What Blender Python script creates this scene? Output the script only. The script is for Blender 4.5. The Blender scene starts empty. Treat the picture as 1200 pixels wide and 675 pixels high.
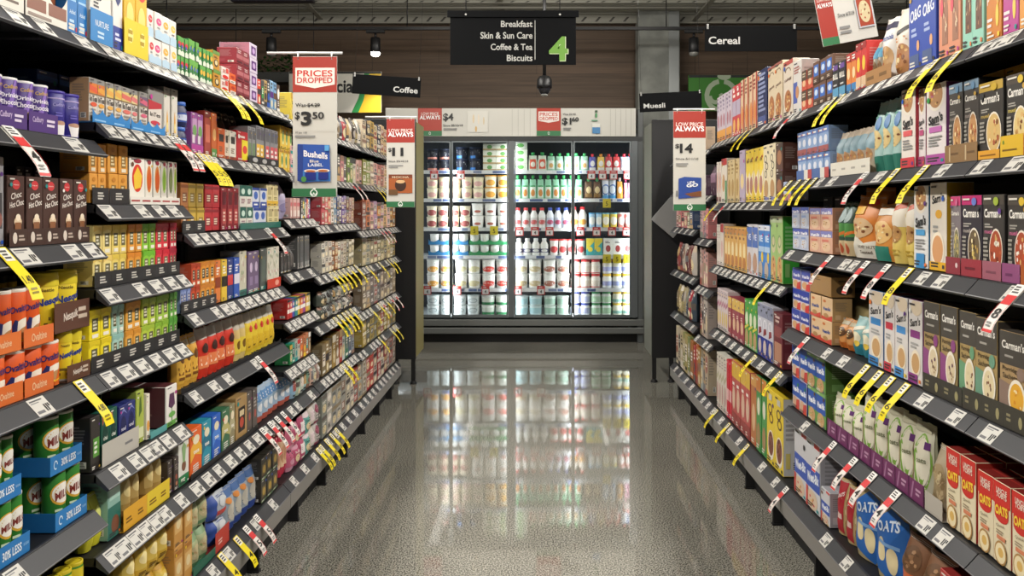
import bpy, bmesh, math, random
from mathutils import Vector, Matrix

# ------------------------------------------------------------------ constants
H = 1.415                # eye height
F = 900.0                # focal length in pixels of a 1200 x 675 frame
VX, VY = 629.0, 246.0    # where the aisle vanishes in that frame
D = {'L': 1.07, 'R': 1.045}   # distance of the shelf lips from the camera axis
RNG = random.Random(11)
scene = bpy.context.scene
COL = scene.collection

# ------------------------------------------------------------------ materials
def lin(c):
    c /= 255.0
    return c / 12.92 if c <= 0.04045 else ((c + 0.055) / 1.055) ** 2.4

def rgb(hx):
    return tuple(int(hx[i:i + 2], 16) for i in (0, 2, 4))

_mats = {}
def mat(hx, rough=0.42, metal=0.0, emit=0.0, spec=0.5):
    k = (hx, rough, metal, emit, spec)
    if k in _mats:
        return _mats[k]
    m = bpy.data.materials.new('paint_' + hx)
    m.use_nodes = True
    b = m.node_tree.nodes['Principled BSDF']
    c = [lin(v) for v in rgb(hx)] + [1.0]
    b.inputs['Base Color'].default_value = c
    b.inputs['Roughness'].default_value = rough
    b.inputs['Metallic'].default_value = metal
    b.inputs['Specular IOR Level'].default_value = spec
    if emit:
        b.inputs['Emission Color'].default_value = c
        b.inputs['Emission Strength'].default_value = emit
    _mats[k] = m
    return m

def M(x):
    return mat(x) if isinstance(x, str) else x

def mat_mix(a, b):
    return '%02x%02x%02x' % tuple(int(p * .6 + q * .3 + 20) for p, q in zip(rgb(a), rgb(b)))

# ------------------------------------------------------------------ text
_txt = {}
def text_geo(s, bold=0.02):
    """flat triangles of a word, scaled to width 1, with its height"""
    k = (s, bold)
    if k in _txt:
        return _txt[k]
    cu = bpy.data.curves.new('word', 'FONT')
    cu.body = s
    cu.resolution_u = 3
    cu.offset = bold * .55
    cu.fill_mode = 'FRONT'
    o = bpy.data.objects.new('word', cu)
    me = bpy.data.meshes.new_from_object(o)
    vs = [(v.co.x, v.co.y) for v in me.vertices]
    fs = [tuple(p.vertices) for p in me.polygons]
    bpy.data.objects.remove(o); bpy.data.curves.remove(cu); bpy.data.meshes.remove(me)
    x0 = min(v[0] for v in vs); x1 = max(v[0] for v in vs)
    y0 = min(v[1] for v in vs); y1 = max(v[1] for v in vs)
    sc = 1.0 / (x1 - x0)
    vs = [((x - x0) * sc, (y - y0) * sc) for x, y in vs]
    _txt[k] = (vs, fs, (y1 - y0) * sc)
    return _txt[k]

# ------------------------------------------------------------------ mesh builder
class MB:
    def __init__(s):
        s.v = []; s.f = []; s.m = []; s.mats = []; s.sm = []
    def mi(s, m):
        m = M(m)
        if m not in s.mats:
            s.mats.append(m)
        return s.mats.index(m)
    def add(s, vs, fs, m, smooth=False):
        n = len(s.v); i = s.mi(m)
        s.v += [tuple(v) for v in vs]
        for f in fs:
            s.f.append(tuple(n + k for k in f)); s.m.append(i); s.sm.append(smooth)
    def box(s, x0, y0, z0, x1, y1, z1, m, c=0.0):
        if c <= 0:
            vs = [(x, y, z) for x in (x0, x1) for y in (y0, y1) for z in (z0, z1)]
            s.add(vs, [(0, 1, 3, 2), (4, 6, 7, 5), (0, 4, 5, 1), (2, 3, 7, 6), (0, 2, 6, 4), (1, 5, 7, 3)], m)
            return
        bm = bmesh.new()
        bmesh.ops.create_cube(bm, size=1)
        for v in bm.verts:
            v.co = ((x0 + x1) / 2 + v.co.x * (x1 - x0), (y0 + y1) / 2 + v.co.y * (y1 - y0), (z0 + z1) / 2 + v.co.z * (z1 - z0))
        bmesh.ops.bevel(bm, geom=bm.edges[:], offset=c, segments=1, affect='EDGES')
        bm.verts.index_update()
        s.add([v.co[:] for v in bm.verts], [[v.index for v in f.verts] for f in bm.faces], m)
        bm.free()
    def quad(s, a, b, c, d, m):
        s.add([a, b, c, d], [(0, 1, 2, 3)], m)
    def lathe(s, prof, m, cx=0, cy=0, n=20, smooth=True, bottom=True, top=True):
        vs = []; fs = []
        for r, z in prof:
            for k in range(n):
                a = 2 * math.pi * k / n
                vs.append((cx + r * math.cos(a), cy + r * math.sin(a), z))
        for i in range(len(prof) - 1):
            for k in range(n):
                k2 = (k + 1) % n
                fs.append((i * n + k, i * n + k2, (i + 1) * n + k2, (i + 1) * n + k))
        s.add(vs, fs, m, smooth)
        L = (len(prof) - 1) * n
        if bottom: s.add(vs[:n], [tuple(range(n - 1, -1, -1))], m)
        if top: s.add(vs[L:], [tuple(range(n))], m)
    def tube(s, pts, r, m, n=8):
        pts = [Vector(p) for p in pts]; vs = []; fs = []
        for i, p in enumerate(pts):
            t = (pts[min(i + 1, len(pts) - 1)] - pts[max(i - 1, 0)]).normalized()
            u = t.cross(Vector((0, 0, 1)))
            if u.length < 1e-3: u = t.cross(Vector((1, 0, 0)))
            u.normalize(); w = t.cross(u)
            for k in range(n):
                a = 2 * math.pi * k / n
                vs.append(p + (u * math.cos(a) + w * math.sin(a)) * r)
        for i in range(len(pts) - 1):
            for k in range(n):
                k2 = (k + 1) % n
                fs.append((i * n + k, i * n + k2, (i + 1) * n + k2, (i + 1) * n + k))
        fs.append(tuple(range(n - 1, -1, -1))); fs.append(tuple((len(pts) - 1) * n + k for k in range(n)))
        s.add(vs, fs, m, True)
    def build(s, name, parent=None, loc=(0, 0, 0), rz=0.0):
        me = bpy.data.meshes.new(name)
        me.from_pydata(s.v, [], s.f)
        for m in s.mats: me.materials.append(m)
        me.polygons.foreach_set('material_index', s.m)
        me.polygons.foreach_set('use_smooth', s.sm)
        me.update()
        o = bpy.data.objects.new(name, me)
        COL.objects.link(o)
        o.location = loc; o.rotation_euler = (0, 0, rz)
        if parent: o.parent = parent
        return o

def empty(name, loc=(0, 0, 0), rz=0.0):
    o = bpy.data.objects.new(name, None)
    o.empty_display_size = 0.05
    COL.objects.link(o); o.location = loc; o.rotation_euler = (0, 0, rz)
    return o

def tag(o, label=None, cat=None, group=None, kind=None):
    if label: o['label'] = label
    if cat: o['category'] = cat
    if group: o['group'] = group
    if kind: o['kind'] = kind
    return o

_kids = {}
def copy_tree(o):
    c = o.copy(); COL.objects.link(c)
    for ch in _kids.get(o.name, ()):
        d = ch.copy(); COL.objects.link(d); d.parent = c
    return c

# ------------------------------------------------------------------ printing on a surface
def draw(mb, P, els, nu, nv, asp, off0=0.0004, step=0.00025, rng=RNG):
    """els on the surface P(u, v, off); asp = height / width of the face"""
    off = off0; P0 = P
    P = lambda u, v, f: P0(min(.997, max(.003, u)), min(.997, max(.003, v)), f)
    for e in els:
        t = e[0]
        if t == 'r':
            _, u0, v0, u1, v1, c = e
            n1 = max(1, round(nu * abs(u1 - u0))); n2 = max(1, round(nv * abs(v1 - v0)))
            vs = [P(u0 + (u1 - u0) * i / n1, v0 + (v1 - v0) * j / n2, off) for j in range(n2 + 1) for i in range(n1 + 1)]
            fs = [(j * (n1 + 1) + i, j * (n1 + 1) + i + 1, (j + 1) * (n1 + 1) + i + 1, (j + 1) * (n1 + 1) + i) for j in range(n2) for i in range(n1)]
            mb.add(vs, fs, c, nu > 1)
        elif t == 'p':       # free polygon
            _, pts, c = e
            if nu == 1:
                mb.add([P(u, v, off) for u, v in pts], [tuple(range(len(pts)))], c)
            else:            # follow the bulge: a fan of split triangles
                cu = sum(q[0] for q in pts) / len(pts); cv = sum(q[1] for q in pts) / len(pts)
                for (a, b) in zip(pts, pts[1:] + pts[:1]):
                    N = 6; ix = {}; vs = []; fs = []
                    for i in range(N + 1):
                        for j in range(N + 1 - i):
                            ix[i, j] = len(vs)
                            vs.append(P(cu + (a[0] - cu) * i / N + (b[0] - cu) * j / N, cv + (a[1] - cv) * i / N + (b[1] - cv) * j / N, off))
                    for i in range(N):
                        for j in range(N - i):
                            fs.append((ix[i, j], ix[i + 1, j], ix[i, j + 1]))
                            if j < N - i - 1: fs.append((ix[i + 1, j], ix[i + 1, j + 1], ix[i, j + 1]))
                    mb.add(vs, fs, c, True)
        elif t == 'e':
            _, cu, cv, ru, rv, c = e
            n = 20; rings = 3 if nu > 1 else 1
            vs = [P(cu, cv, off)]; fs = []
            for q in range(1, rings + 1):
                for k in range(n):
                    a = 2 * math.pi * k / n
                    vs.append(P(cu + ru * q / rings * math.cos(a), cv + rv * q / rings * math.sin(a), off))
            for k in range(n):
                fs.append((0, 1 + k, 1 + (k + 1) % n))
            for q in range(rings - 1):
                a0 = 1 + q * n; b0 = a0 + n
                for k in range(n):
                    k2 = (k + 1) % n
                    fs.append((a0 + k, b0 + k, b0 + k2, a0 + k2))
            mb.add(vs, fs, c, nu > 1)
        elif t == 'a':       # arc band: centre, radii, from, to degrees, thickness
            _, cu, cv, ru, rv, a0, a1, th, c = e
            n = 18; vs = []; fs = []
            for k in range(n + 1):
                a = math.radians(a0 + (a1 - a0) * k / n)
                for q in (1 - th, 1):
                    vs.append(P(cu + ru * q * math.cos(a), cv + rv * q * math.sin(a), off))
            for k in range(n):
                fs.append((2 * k, 2 * k + 1, 2 * k + 3, 2 * k + 2))
            mb.add(vs, fs, c, nu > 1)
        elif t == 't':       # word: centre, width, max height (v), colour[, turn, bold]
            _, s, cu, cv, tw, th, c = e[:7]
            turn = e[7] if len(e) > 7 else 0
            bold = e[8] if len(e) > 8 else 0.02
            g, fs, gh = text_geo(s, bold)
            hv = min(th, gh * tw / asp * 1.6) if turn != 90 else 0
            vs = []
            for x, y in g:
                if turn == 90:   # written upwards: tw is the length in v, th the height in u
                    vs.append(P(cu - (y / gh - .5) * th, cv + (x - .5) * tw, off))
                else:
                    vs.append(P(cu + (x - .5) * tw, cv + (y / gh - .5) * hv + (x - .5) * turn, off))
            mb.add(vs, fs, c)
        elif t == 's':       # flecks of food inside an oval
            _, cu, cv, ru, rv, n, cols = e
            for k in range(n):
                a = rng.random() * 6.283; q = math.sqrt(rng.random()) * .86
                x = cu + ru * q * math.cos(a); y = cv + rv * q * math.sin(a)
                r1 = ru * rng.uniform(.12, .26); r2 = rv * rng.uniform(.1, .2); ph = rng.random() * 6
                kk = 5
                vs = [P(x + r1 * math.cos(ph + 6.283 * i / kk), y + r2 * math.sin(ph + 6.283 * i / kk), off + .00005 * (k % 5)) for i in range(kk)]
                mb.add(vs, [tuple(range(kk))], cols[k % len(cols)])
            off += .0003
        elif t == 'l':       # lines of small print
            _, u0, u1, v0, v1, n, c = e
            for k in range(n):
                v = v0 + (v1 - v0) * (k + .5) / n; dv = abs(v1 - v0) / n * .28
                ue = u0 + (u1 - u0) * rng.uniform(.6, 1)
                mb.add([P(u0, v - dv, off), P(ue, v - dv, off), P(ue, v + dv, off), P(u0, v + dv, off)], [(0, 1, 2, 3)], c)
        off += step

# ------------------------------------------------------------------ package shapes (front at y = 0 facing -y, base at z = 0)
def sh_box(name, w, h, d, base, els, o):
    mb = MB()
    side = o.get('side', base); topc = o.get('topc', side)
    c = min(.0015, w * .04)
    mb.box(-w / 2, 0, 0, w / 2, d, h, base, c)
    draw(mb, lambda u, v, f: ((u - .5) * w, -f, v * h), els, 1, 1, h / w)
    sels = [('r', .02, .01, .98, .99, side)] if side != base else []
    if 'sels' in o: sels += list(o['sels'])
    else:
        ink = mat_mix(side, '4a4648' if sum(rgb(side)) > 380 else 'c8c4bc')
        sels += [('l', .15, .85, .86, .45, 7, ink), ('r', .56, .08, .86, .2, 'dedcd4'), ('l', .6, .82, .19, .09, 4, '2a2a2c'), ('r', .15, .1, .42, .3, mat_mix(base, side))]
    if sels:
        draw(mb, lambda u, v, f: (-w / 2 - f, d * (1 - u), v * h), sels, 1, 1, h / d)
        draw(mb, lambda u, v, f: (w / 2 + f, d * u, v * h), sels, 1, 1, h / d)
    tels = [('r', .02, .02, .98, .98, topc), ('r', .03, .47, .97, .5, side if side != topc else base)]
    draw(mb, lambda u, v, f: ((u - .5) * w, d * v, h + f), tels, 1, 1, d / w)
    return [(name, mb)]

def sh_tin(name, w, h, d, base, els, o):
    r = w / 2; hb = h * (1 - o.get('lidh', .06)); mb = MB()
    tp = o.get('taper', 0.0)          # narrower foot
    rr = lambda v: r * (1 - tp * (1 - v))
    rim = o.get('rim', 'b9b9b4')
    mb.lathe([(rr(0) * .97, 0), (rr(0), .002), (rr(.5), hb * .5), (rr(1), hb * .99), (rr(1) * .97, hb)], base, 0, r, 24)
    if o.get('rims', True):
        mb.lathe([(rr(0), 0), (rr(0) * 1.015, .001), (rr(0) * 1.015, .004), (rr(0), .005)], rim, 0, r, 24)
    def P(u, v, f):
        a = (u - .5) * math.pi * 1.25
        return ((rr(v) + f + .0004) * math.sin(a), r - (rr(v) + f + .0004) * math.cos(a), v * hb)
    draw(mb, P, els, 14, 3, hb / (w * 1.9))
    out = [(name, mb)]
    lb = MB(); lr = r * o.get('lidr', 1.02)
    lb.lathe([(lr * .98, hb - h * .01), (lr, hb), (lr, h * .985), (lr * .97, h), (lr * .8, h), (lr * .78, h * .99)], o.get('lid', rim), 0, r, 24)
    out.append(('lid', lb))
    return out

def sh_jar(name, w, h, d, base, els, o):
    r = w / 2; mb = MB(); hb = h * .86; rn = r * .82
    prof = [(r * .9, 0), (r, h * .04), (r, h * .68), (rn, h * .8), (rn, hb)]
    mb.lathe(prof, base, 0, r, 18)
    def P(u, v, f):
        a = (u - .5) * math.pi * 1.2
        return ((r + f + .0004) * math.sin(a), r - (r + f + .0004) * math.cos(a), h * .05 + v * h * .62)
    draw(mb, P, els, 12, 3, h * .6 / (w * 1.8))
    lb = MB(); lb.lathe([(rn * 1.06, hb - h * .02), (rn * 1.1, hb), (rn * 1.1, h * .985), (rn * 1.02, h)], o.get('lid', 'c8322e'), 0, r, 18)
    return [(name, mb), ('lid', lb)]

def pouch_P(w, h, d, o):
    wr = o.get('wr', .05); ph = o.get('ph', 0.0); lean = o.get('lean', 0.0); full = o.get('full', .62); tw = o.get('topw', .92)
    def tap(v):
        a = min(1, .72 + v * 1.4)
        b = 1 if v < full else max(.04, 1 - ((v - full) / (1 - full)) ** 1.3 * .97)
        return a * b
    def S(u, v, f, sgn):
        q = max(0.0, 1 - (2 * u - 1) ** 2)
        t = d / 2 * tap(v) * q ** .42
        t *= 1 + wr * (math.sin(9 * u + 7 * v + ph) + .7 * math.sin(17 * v - 11 * u + 2 * ph))
        ww = w * (1 - (1 - tw) * max(0, (v - full) / (1 - full)))
        ww *= 1 + .02 * math.sin(v * 14 + ph)
        return ((u - .5) * ww, d / 2 - sgn * t - f * sgn + lean * v, v * h * (1 - .02 * abs(math.sin(5 * u + ph)) * v))
    return S

def sh_pouch(name, w, h, d, base, els, o):
    S = pouch_P(w, h, d, o); mb = MB(); nu, nv = 10, 12
    for sg in (1, -1):
        vs = [S(i / nu, j / nv, 0, sg) for j in range(nv + 1) for i in range(nu + 1)]
        fs = []
        for j in range(nv):
            for i in range(nu):
                q = (j * (nu + 1) + i, j * (nu + 1) + i + 1, (j + 1) * (nu + 1) + i + 1, (j + 1) * (nu + 1) + i)
                fs.append(q if sg == 1 else q[::-1])
        mb.add(vs, fs, base if sg == 1 else o.get('side', base), True)
    draw(mb, lambda u, v, f: S(u, v, f + .0006, 1), els, nu, nv, h / w, .0004, .0004)
    if o.get('crimp', True):
        draw(mb, lambda u, v, f: S(u, v, f + .001, 1), [('r', .01, .945, .99, .95, o.get('crc', 'c9c4ba')), ('r', .01, .965, .99, .97, o.get('crc', 'c9c4ba'))], nu, nv, h / w)
    return [(name, mb)]

def sh_tub(name, w, h, d, base, els, o):
    o = dict(o); o.setdefault('taper', .14); o.setdefault('rims', False); o.setdefault('lidh', .08); o.setdefault('lid', 'e9e6dc'); o.setdefault('lidr', 1.05)
    return sh_tin(name, w / 1.05, h, d, base, els, o)

def sh_spout(name, w, h, d, base, els, o):     # squeeze pouch with a screw cap
    o = dict(o); o['crimp'] = False; o.setdefault('full', .5); o.setdefault('topw', .8)
    hb = h * .84
    out = sh_pouch(name, w, hb, d, base, els, o)
    lb = MB(); r = w * .2
    lb.lathe([(r * .6, hb * .97), (r * .6, hb * 1.03), (r, hb * 1.03), (r, h * .99), (r * .85, h)], o.get('lid', '2f9a50'), 0, d / 2, 10)
    out.append(('cap', lb))
    return out

def sh_bottle(name, w, h, d, base, els, o):
    r = w / 2; mb = MB()
    mb.lathe([(r * .9, 0), (r, h * .04), (r * .97, h * .35), (r, h * .62), (r * .5, h * .82), (r * .45, h * .88)], base, 0, r, 16)
    def P(u, v, f):
        a = (u - .5) * math.pi * 1.2
        return ((r + f + .0005) * math.sin(a), r - (r + f + .0005) * math.cos(a), h * (.05 + v * .56))
    draw(mb, P, els, 10, 3, h * .55 / (w * 1.8))
    lb = MB(); lb.lathe([(r * .5, h * .86), (r * .55, h * .87), (r * .55, h * .99), (r * .5, h)], o.get('lid', 'c8322e'), 0, r, 12)
    return [(name, mb), ('cap', lb)]

def sh_tray(name, w, h, d, base, els, o):
    """open display carton: floor, front lip, side walls that rise to the back"""
    mb = MB(); t = .0007; bh = o.get('bh', h * 1.0)
    mb.box(-w / 2, 0, 0, w / 2, d, .001, base)
    if o.get('wave'):
        n = 16; vs = []; fs = []
        for k in range(n + 1):
            u = k / n
            zz = h * (1 - .42 * max(0.0, math.sin(math.pi * ((u * o['wave']) % 1.0))) ** .8)
            for y in (0, t):
                vs += [((u - .5) * w, y, 0), ((u - .5) * w, y, zz)]
        for k in range(n):
            a = 4 * k; b = a + 4
            fs += [(a, b, b + 1, a + 1), (a + 2, a + 3, b + 3, b + 2), (a + 1, b + 1, b + 3, a + 3)]
        mb.add(vs, fs, base)
    else:
        mb.box(-w / 2, 0, 0, w / 2, t, h, base)
    for sx in (-1, 1) if o.get('walls', True) else ():
        x0 = sx * w / 2; x1 = sx * (w / 2 - t)
        if x0 > x1: x0, x1 = x1, x0
        vs = [(x0, t, 0), (x0, t, h), (x0, d, bh), (x0, d, 0), (x1, t, 0), (x1, t, h), (x1, d, bh), (x1, d, 0)]
        mb.add(vs, [(0, 1, 2, 3), (7, 6, 5, 4), (1, 5, 6, 2), (0, 4, 5, 1), (3, 2, 6, 7)], o.get('side', base))
    draw(mb, lambda u, v, f: ((u - .5) * w, -f, v * h), els, 1, 1, h / w)
    return [(name, mb)]

SH = dict(box=sh_box, tin=sh_tin, jar=sh_jar, pouch=sh_pouch, tub=sh_tub, spout=sh_spout, bottle=sh_bottle, tray=sh_tray)

def make(shape, name, w, h, d, base, els, o):
    """build the thing; returns its root object"""
    parts = SH[shape](name, w, h, d, base, els, o)
    if len(parts) == 1:
        return parts[0][1].build(name)
    root = empty(name)
    body = {'tin': 'can_body', 'jar': 'glass_body', 'tub': 'tub_body', 'spout': 'bag', 'bottle': 'bottle_body'}[shape]
    ks = []
    for i, (pn, mb) in enumerate(parts):
        ks.append(mb.build(body if i == 0 else pn, root))
    _kids[root.name] = ks
    return root

# ------------------------------------------------------------------ names of colours for the labels
NAMED = [('black', '15161a'), ('charcoal', '3a3a3e'), ('grey', '86888a'), ('silver', 'b4b8ba'), ('white', 'eeece6'), ('cream', 'e8dcb8'), ('beige', 'c9b48c'),
         ('tan', 'b08a58'), ('brown', '6a4630'), ('dark brown', '3c2820'), ('maroon', '6a2028'), ('red', 'c8282c'), ('orange', 'e2742a'), ('peach', 'e8b48c'), ('salmon', 'd88a70'),
         ('yellow', 'ecca30'), ('gold', 'c8a040'), ('olive', '7c7c3c'), ('lime', 'a8c83c'), ('green', '3c9444'), ('dark green', '1c5038'), ('pale green', 'a8c8a0'),
         ('teal', '1c8c8c'), ('aqua', '88c8c8'), ('pale blue', 'a0c0dc'), ('blue', '2858b4'), ('sky blue', '3c90d8'), ('navy', '1c2450'), ('purple', '5c3284'),
         ('lilac', 'a898c8'), ('magenta', 'b8308c'), ('pink', 'e090a8'), ('dusty pink', 'c08088')]
def cname(hx):
    a = rgb(hx)
    return min(NAMED, key=lambda n: sum((p - q) ** 2 for p, q in zip(a, rgb(n[1]))))[0]

ORD = ['first', 'second', 'third', 'fourth', 'fifth', 'sixth', 'seventh', 'eighth', 'ninth', 'tenth', 'eleventh', 'twelfth', 'thirteenth', 'fourteenth', 'fifteenth',
       'sixteenth', 'seventeenth', 'eighteenth', 'nineteenth', 'twentieth'] + ['twenty-' + s for s in
       ('first', 'second', 'third', 'fourth', 'fifth', 'sixth', 'seventh', 'eighth', 'ninth')] + ['thirtieth'] + ['thirty-' + s for s in
       ('first', 'second', 'third', 'fourth', 'fifth', 'sixth', 'seventh', 'eighth', 'ninth')] + ['fortieth']
ITEMS = []      # (object, category, description, place, x in the picture, row, rows, behind)
def note(o, cat, desc, place, x, row=0, rows=1, back=0):
    ITEMS.append((o, cat, desc, place, x, row, rows, back))

def finish_labels():
    gr = {}
    for it in ITEMS:
        gr.setdefault((it[2], it[3]), []).append(it)
    for (desc, place), its in gr.items():
        lanes = {}
        for it in its:
            lanes.setdefault((it[5], it[6], it[7]), []).append(it)
        for (row, rows, back), ln in lanes.items():
            ln.sort(key=lambda t: t[4])
            for k, it in enumerate(ln):
                s = desc
                if len(ln) > 1:
                    s += ', ' + ('leftmost' if k == 0 else 'rightmost' if k == len(ln) - 1 else ORD[k] + ' from left')
                if back: s += ', ' + ORD[back] + ' deep'
                if rows > 1 or len(lanes) > 1 and not back:
                    nm = ['bottom row', 'second row up', 'third row up', 'fourth row up'] if rows > 2 else ['lower row', 'upper row']
                    if rows > 1: s += ', ' + nm[row]
                s += ', ' + place
                tag(it[0], s, it[1], None)
                if len(its) > 1:
                    it[0]['group'] = desc + ' row, ' + place

# ------------------------------------------------------------------ shelves: pixel column -> place along the aisle
LEFTB = [(0.85, 1.92), (1.92, 2.40), (2.40, 3.345), (3.345, 3.80), (3.80, 4.70), (4.70, 6.08)]
RIGHTB = [(0.85, 1.877), (1.877, 3.30), (3.30, 4.68), (4.68, 5.14), (5.14, 6.03)]
BAYNAME = {'L': ['nearest left bay', 'second left bay', 'third left bay', 'fourth left bay', 'fifth left bay', 'farthest left bay'],
           'R': ['nearest right bay', 'nearest right bay', 'second right bay', 'third right bay', 'farthest right bay']}
SHELF = {'L': [[-.359, -.126, .11, .42, .735, .97, 1.153], [-.359, -.17, .022, .222, .421, .655, .85, 1.153], [-.359, -.135, .106, .344, .576, .853, 1.153],
               [-.345, -.12, .075, .30, .5, .696, .853, 1.153], [-.335, -.115, .11, .348, .582, .85, 1.153], [-.335, -.115, .16, .376, .64, .865, 1.153]],
         'R': [[-.35, -.08, .198, .521, .84, 1.178], [-.35, -.08, .198, .521, .84, 1.178], [-.35, 0, .356, .722, 1.178], [-.33, -.05, .215, .515, .83, 1.178], [-.33, -.1, .165, .48, .79, 1.178]]}
cur = {}
def zshelf(side, r):
    return H - r * D[side] + .038
def shelf(side, bay, r, nm):
    cur.update(side=side, bay=bay, r=r, z=zshelf(side, r), place=BAYNAME[side][bay] + ' ' + nm + ' shelf')
def Yat(x, inset=.045):
    return F * (D[cur['side']] + inset) / abs(x - VX)
def ztop(t, inset=.045):
    return H + (VY - t[1]) / abs(t[0] - VX) * (D[cur['side']] + inset)

def place_obj(o, Y, z, inset, jit=True, spin=0.0, c=0.0):
    s = cur['side']; sx = -1 if s == 'L' else 1
    X = (D[s] + inset + (RNG.uniform(0, .005) if jit else 0)) * sx
    a = RNG.uniform(-.012, .012) if jit else 0
    # turn about the middle of the thing, so that its face looks back along the aisle
    X += sx * c * (1 - math.cos(spin)); Y2 = Y - math.sin(spin) * c
    o.location = (X, Y2 if spin else Y, z + .001)
    o.rotation_euler = (0, 0, (math.pi / 2 - spin if s == 'L' else -math.pi / 2 + spin) + a)
def span():
    """how far the current shelf runs without a step"""
    B = LEFTB if cur['side'] == 'L' else RIGHTB; SS = SHELF[cur['side']]; k = cur['bay']
    same = lambda q: any(abs(r - cur['r']) < .004 for r in SS[q])
    a = b = k
    while a > 0 and same(a - 1): a -= 1
    while b < len(B) - 1 and same(b + 1): b += 1
    return B[a][0], B[b][1]
NMS = ['top', 'second', 'third', 'fourth', 'fifth', 'sixth', 'seventh', 'bottom']
def rebay(Ya, Yb):
    """a facing that stands past the end of its bay belongs to the bay it stands in"""
    b0, b1 = span(); m = (Ya + Yb) / 2; B = LEFTB if cur['side'] == 'L' else RIGHTB
    if b0 <= m <= b1:
        for q in range(len(B)):
            if q != cur['bay'] and B[q][0] <= m < B[q][1]:
                rs = SHELF[cur['side']][q]; c = min(rs, key=lambda r: abs(r - cur['r']))
                if abs(c - cur['r']) < .004:
                    shelf(cur['side'], q, c, 'bottom' if rs.index(c) == len(rs) - 1 else NMS[rs.index(c)])
        return
    for q in range(len(B)):
        if B[q][0] <= m < B[q][1]:
            rs = SHELF[cur['side']][q]; c = min(rs, key=lambda r: abs(r - cur['r']))
            if abs(c - cur['r']) < .075:
                shelf(cur['side'], q, c, 'bottom' if rs.index(c) == len(rs) - 1 else NMS[rs.index(c)]); return
    print('NOBAY', cur['place'], Ya, Yb)
def fit(Ya, Yb):
    b0, b1 = span()
    w = Yb - Ya
    if Ya > b1 - .02: return b1 - .005 - w, b1 - .005
    if Yb < b0 + .02: return b0 + .005, b0 + .005 + w
    return max(Ya, b0 + .005), min(Yb, b1 - .005)
def roof():
    up = [r for r in SHELF[cur['side']][cur['bay']] if r < cur['r'] - 1e-6]
    return zshelf(cur['side'], max(up)) - .037 if up else 9

def P(x0, x1, n, rows, t, kind, desc, base, els=(), shape='box', d=.075, cat=None, inset=None, up=0.0, back=0, gap=.0035, back_gap=.007, **o):
    """a run of n facings, stacked `rows` high, between two picture columns; t = a top front corner in the picture"""
    if inset is None: inset = .064 if shape == 'pouch' else .049
    keep = dict(cur); Ya, Yb = sorted((Yat(x0, inset), Yat(x1, inset)))
    rebay(Ya, Yb); Ya, Yb = fit(Ya, Yb)
    W = (Yb - Ya) / n
    z = cur['z'] + max(up, .0015)
    h = (ztop(t, inset) - z) / rows if isinstance(t, tuple) else t
    h = min(h, (roof() - z) / rows)
    spin = o.get('spin', {'pouch': .16, 'tin': .3, 'jar': .3}.get(shape, 0))
    w = W - (max(gap, W * .05) if shape in ('tin', 'tub', 'jar', 'bottle') else gap)
    dd = w if shape in ('tin', 'jar', 'tub', 'bottle') else d
    if shape == 'box' and h > .09 and len(els) < 10:     # small print, a weight line and a corner mark
        r_ = random.Random(int(x0 * 31 + x1)); ink = '3c383a' if sum(rgb(base)) > 380 else 'e0dcd2'
        els = list(els) + [('l', .1, r_.uniform(.4, .6), .97, .93, 1, ink), ('l', .1, r_.uniform(.45, .8), .1, .03, 2, ink), ('r', .8, .03, .93, .07, r_.choice(PAL)), ('e', r_.choice((.16, .84)), r_.uniform(.78, .88), .08, .08 * w / h, r_.choice(PAL))]
    name = kind.replace(' ', '_')
    cat = cat or kind.split()[-1]
    proto = make(shape, name, w, h - .001, dd, base, els, o)
    first = True
    for b in range(back + 1):
        for rw in range(rows):
            for k in range(n):
                ob = proto if first else copy_tree(proto)
                first = False
                Y = Ya + W * (k + .5)
                place_obj(ob, Y, z + rw * h, inset + b * (dd + back_gap), True, spin, dd / 2)
                note(ob, cat, desc, cur['place'], VX + (-1 if cur['side'] == 'L' else 1) * 1000 / Y, rw, rows, b)
    cur.update(keep)
    return proto

def tray(x0, x1, h, base, desc, els=(), d=.14, inset=.0462, n=1, up=0.0, **o):
    inset = .0462
    Ya, Yb = fit(*sorted((Yat(x0, .045), Yat(x1, .045))))
    W = (Yb - Ya) / n
    o.setdefault('walls', n == 1 and h > .1)
    proto = make('tray', 'display_tray', W - .0002, h, d, base, els, o)
    for k in range(n):
        ob = proto if k == 0 else copy_tree(proto)
        place_obj(ob, Ya + W * (k + .5), cur['z'] + up - .0006, inset - .003, False)
        note(ob, 'tray', desc, cur['place'], VX + (-1 if cur['side'] == 'L' else 1) * 1000 / (Ya + W * (k + .5)))

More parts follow.
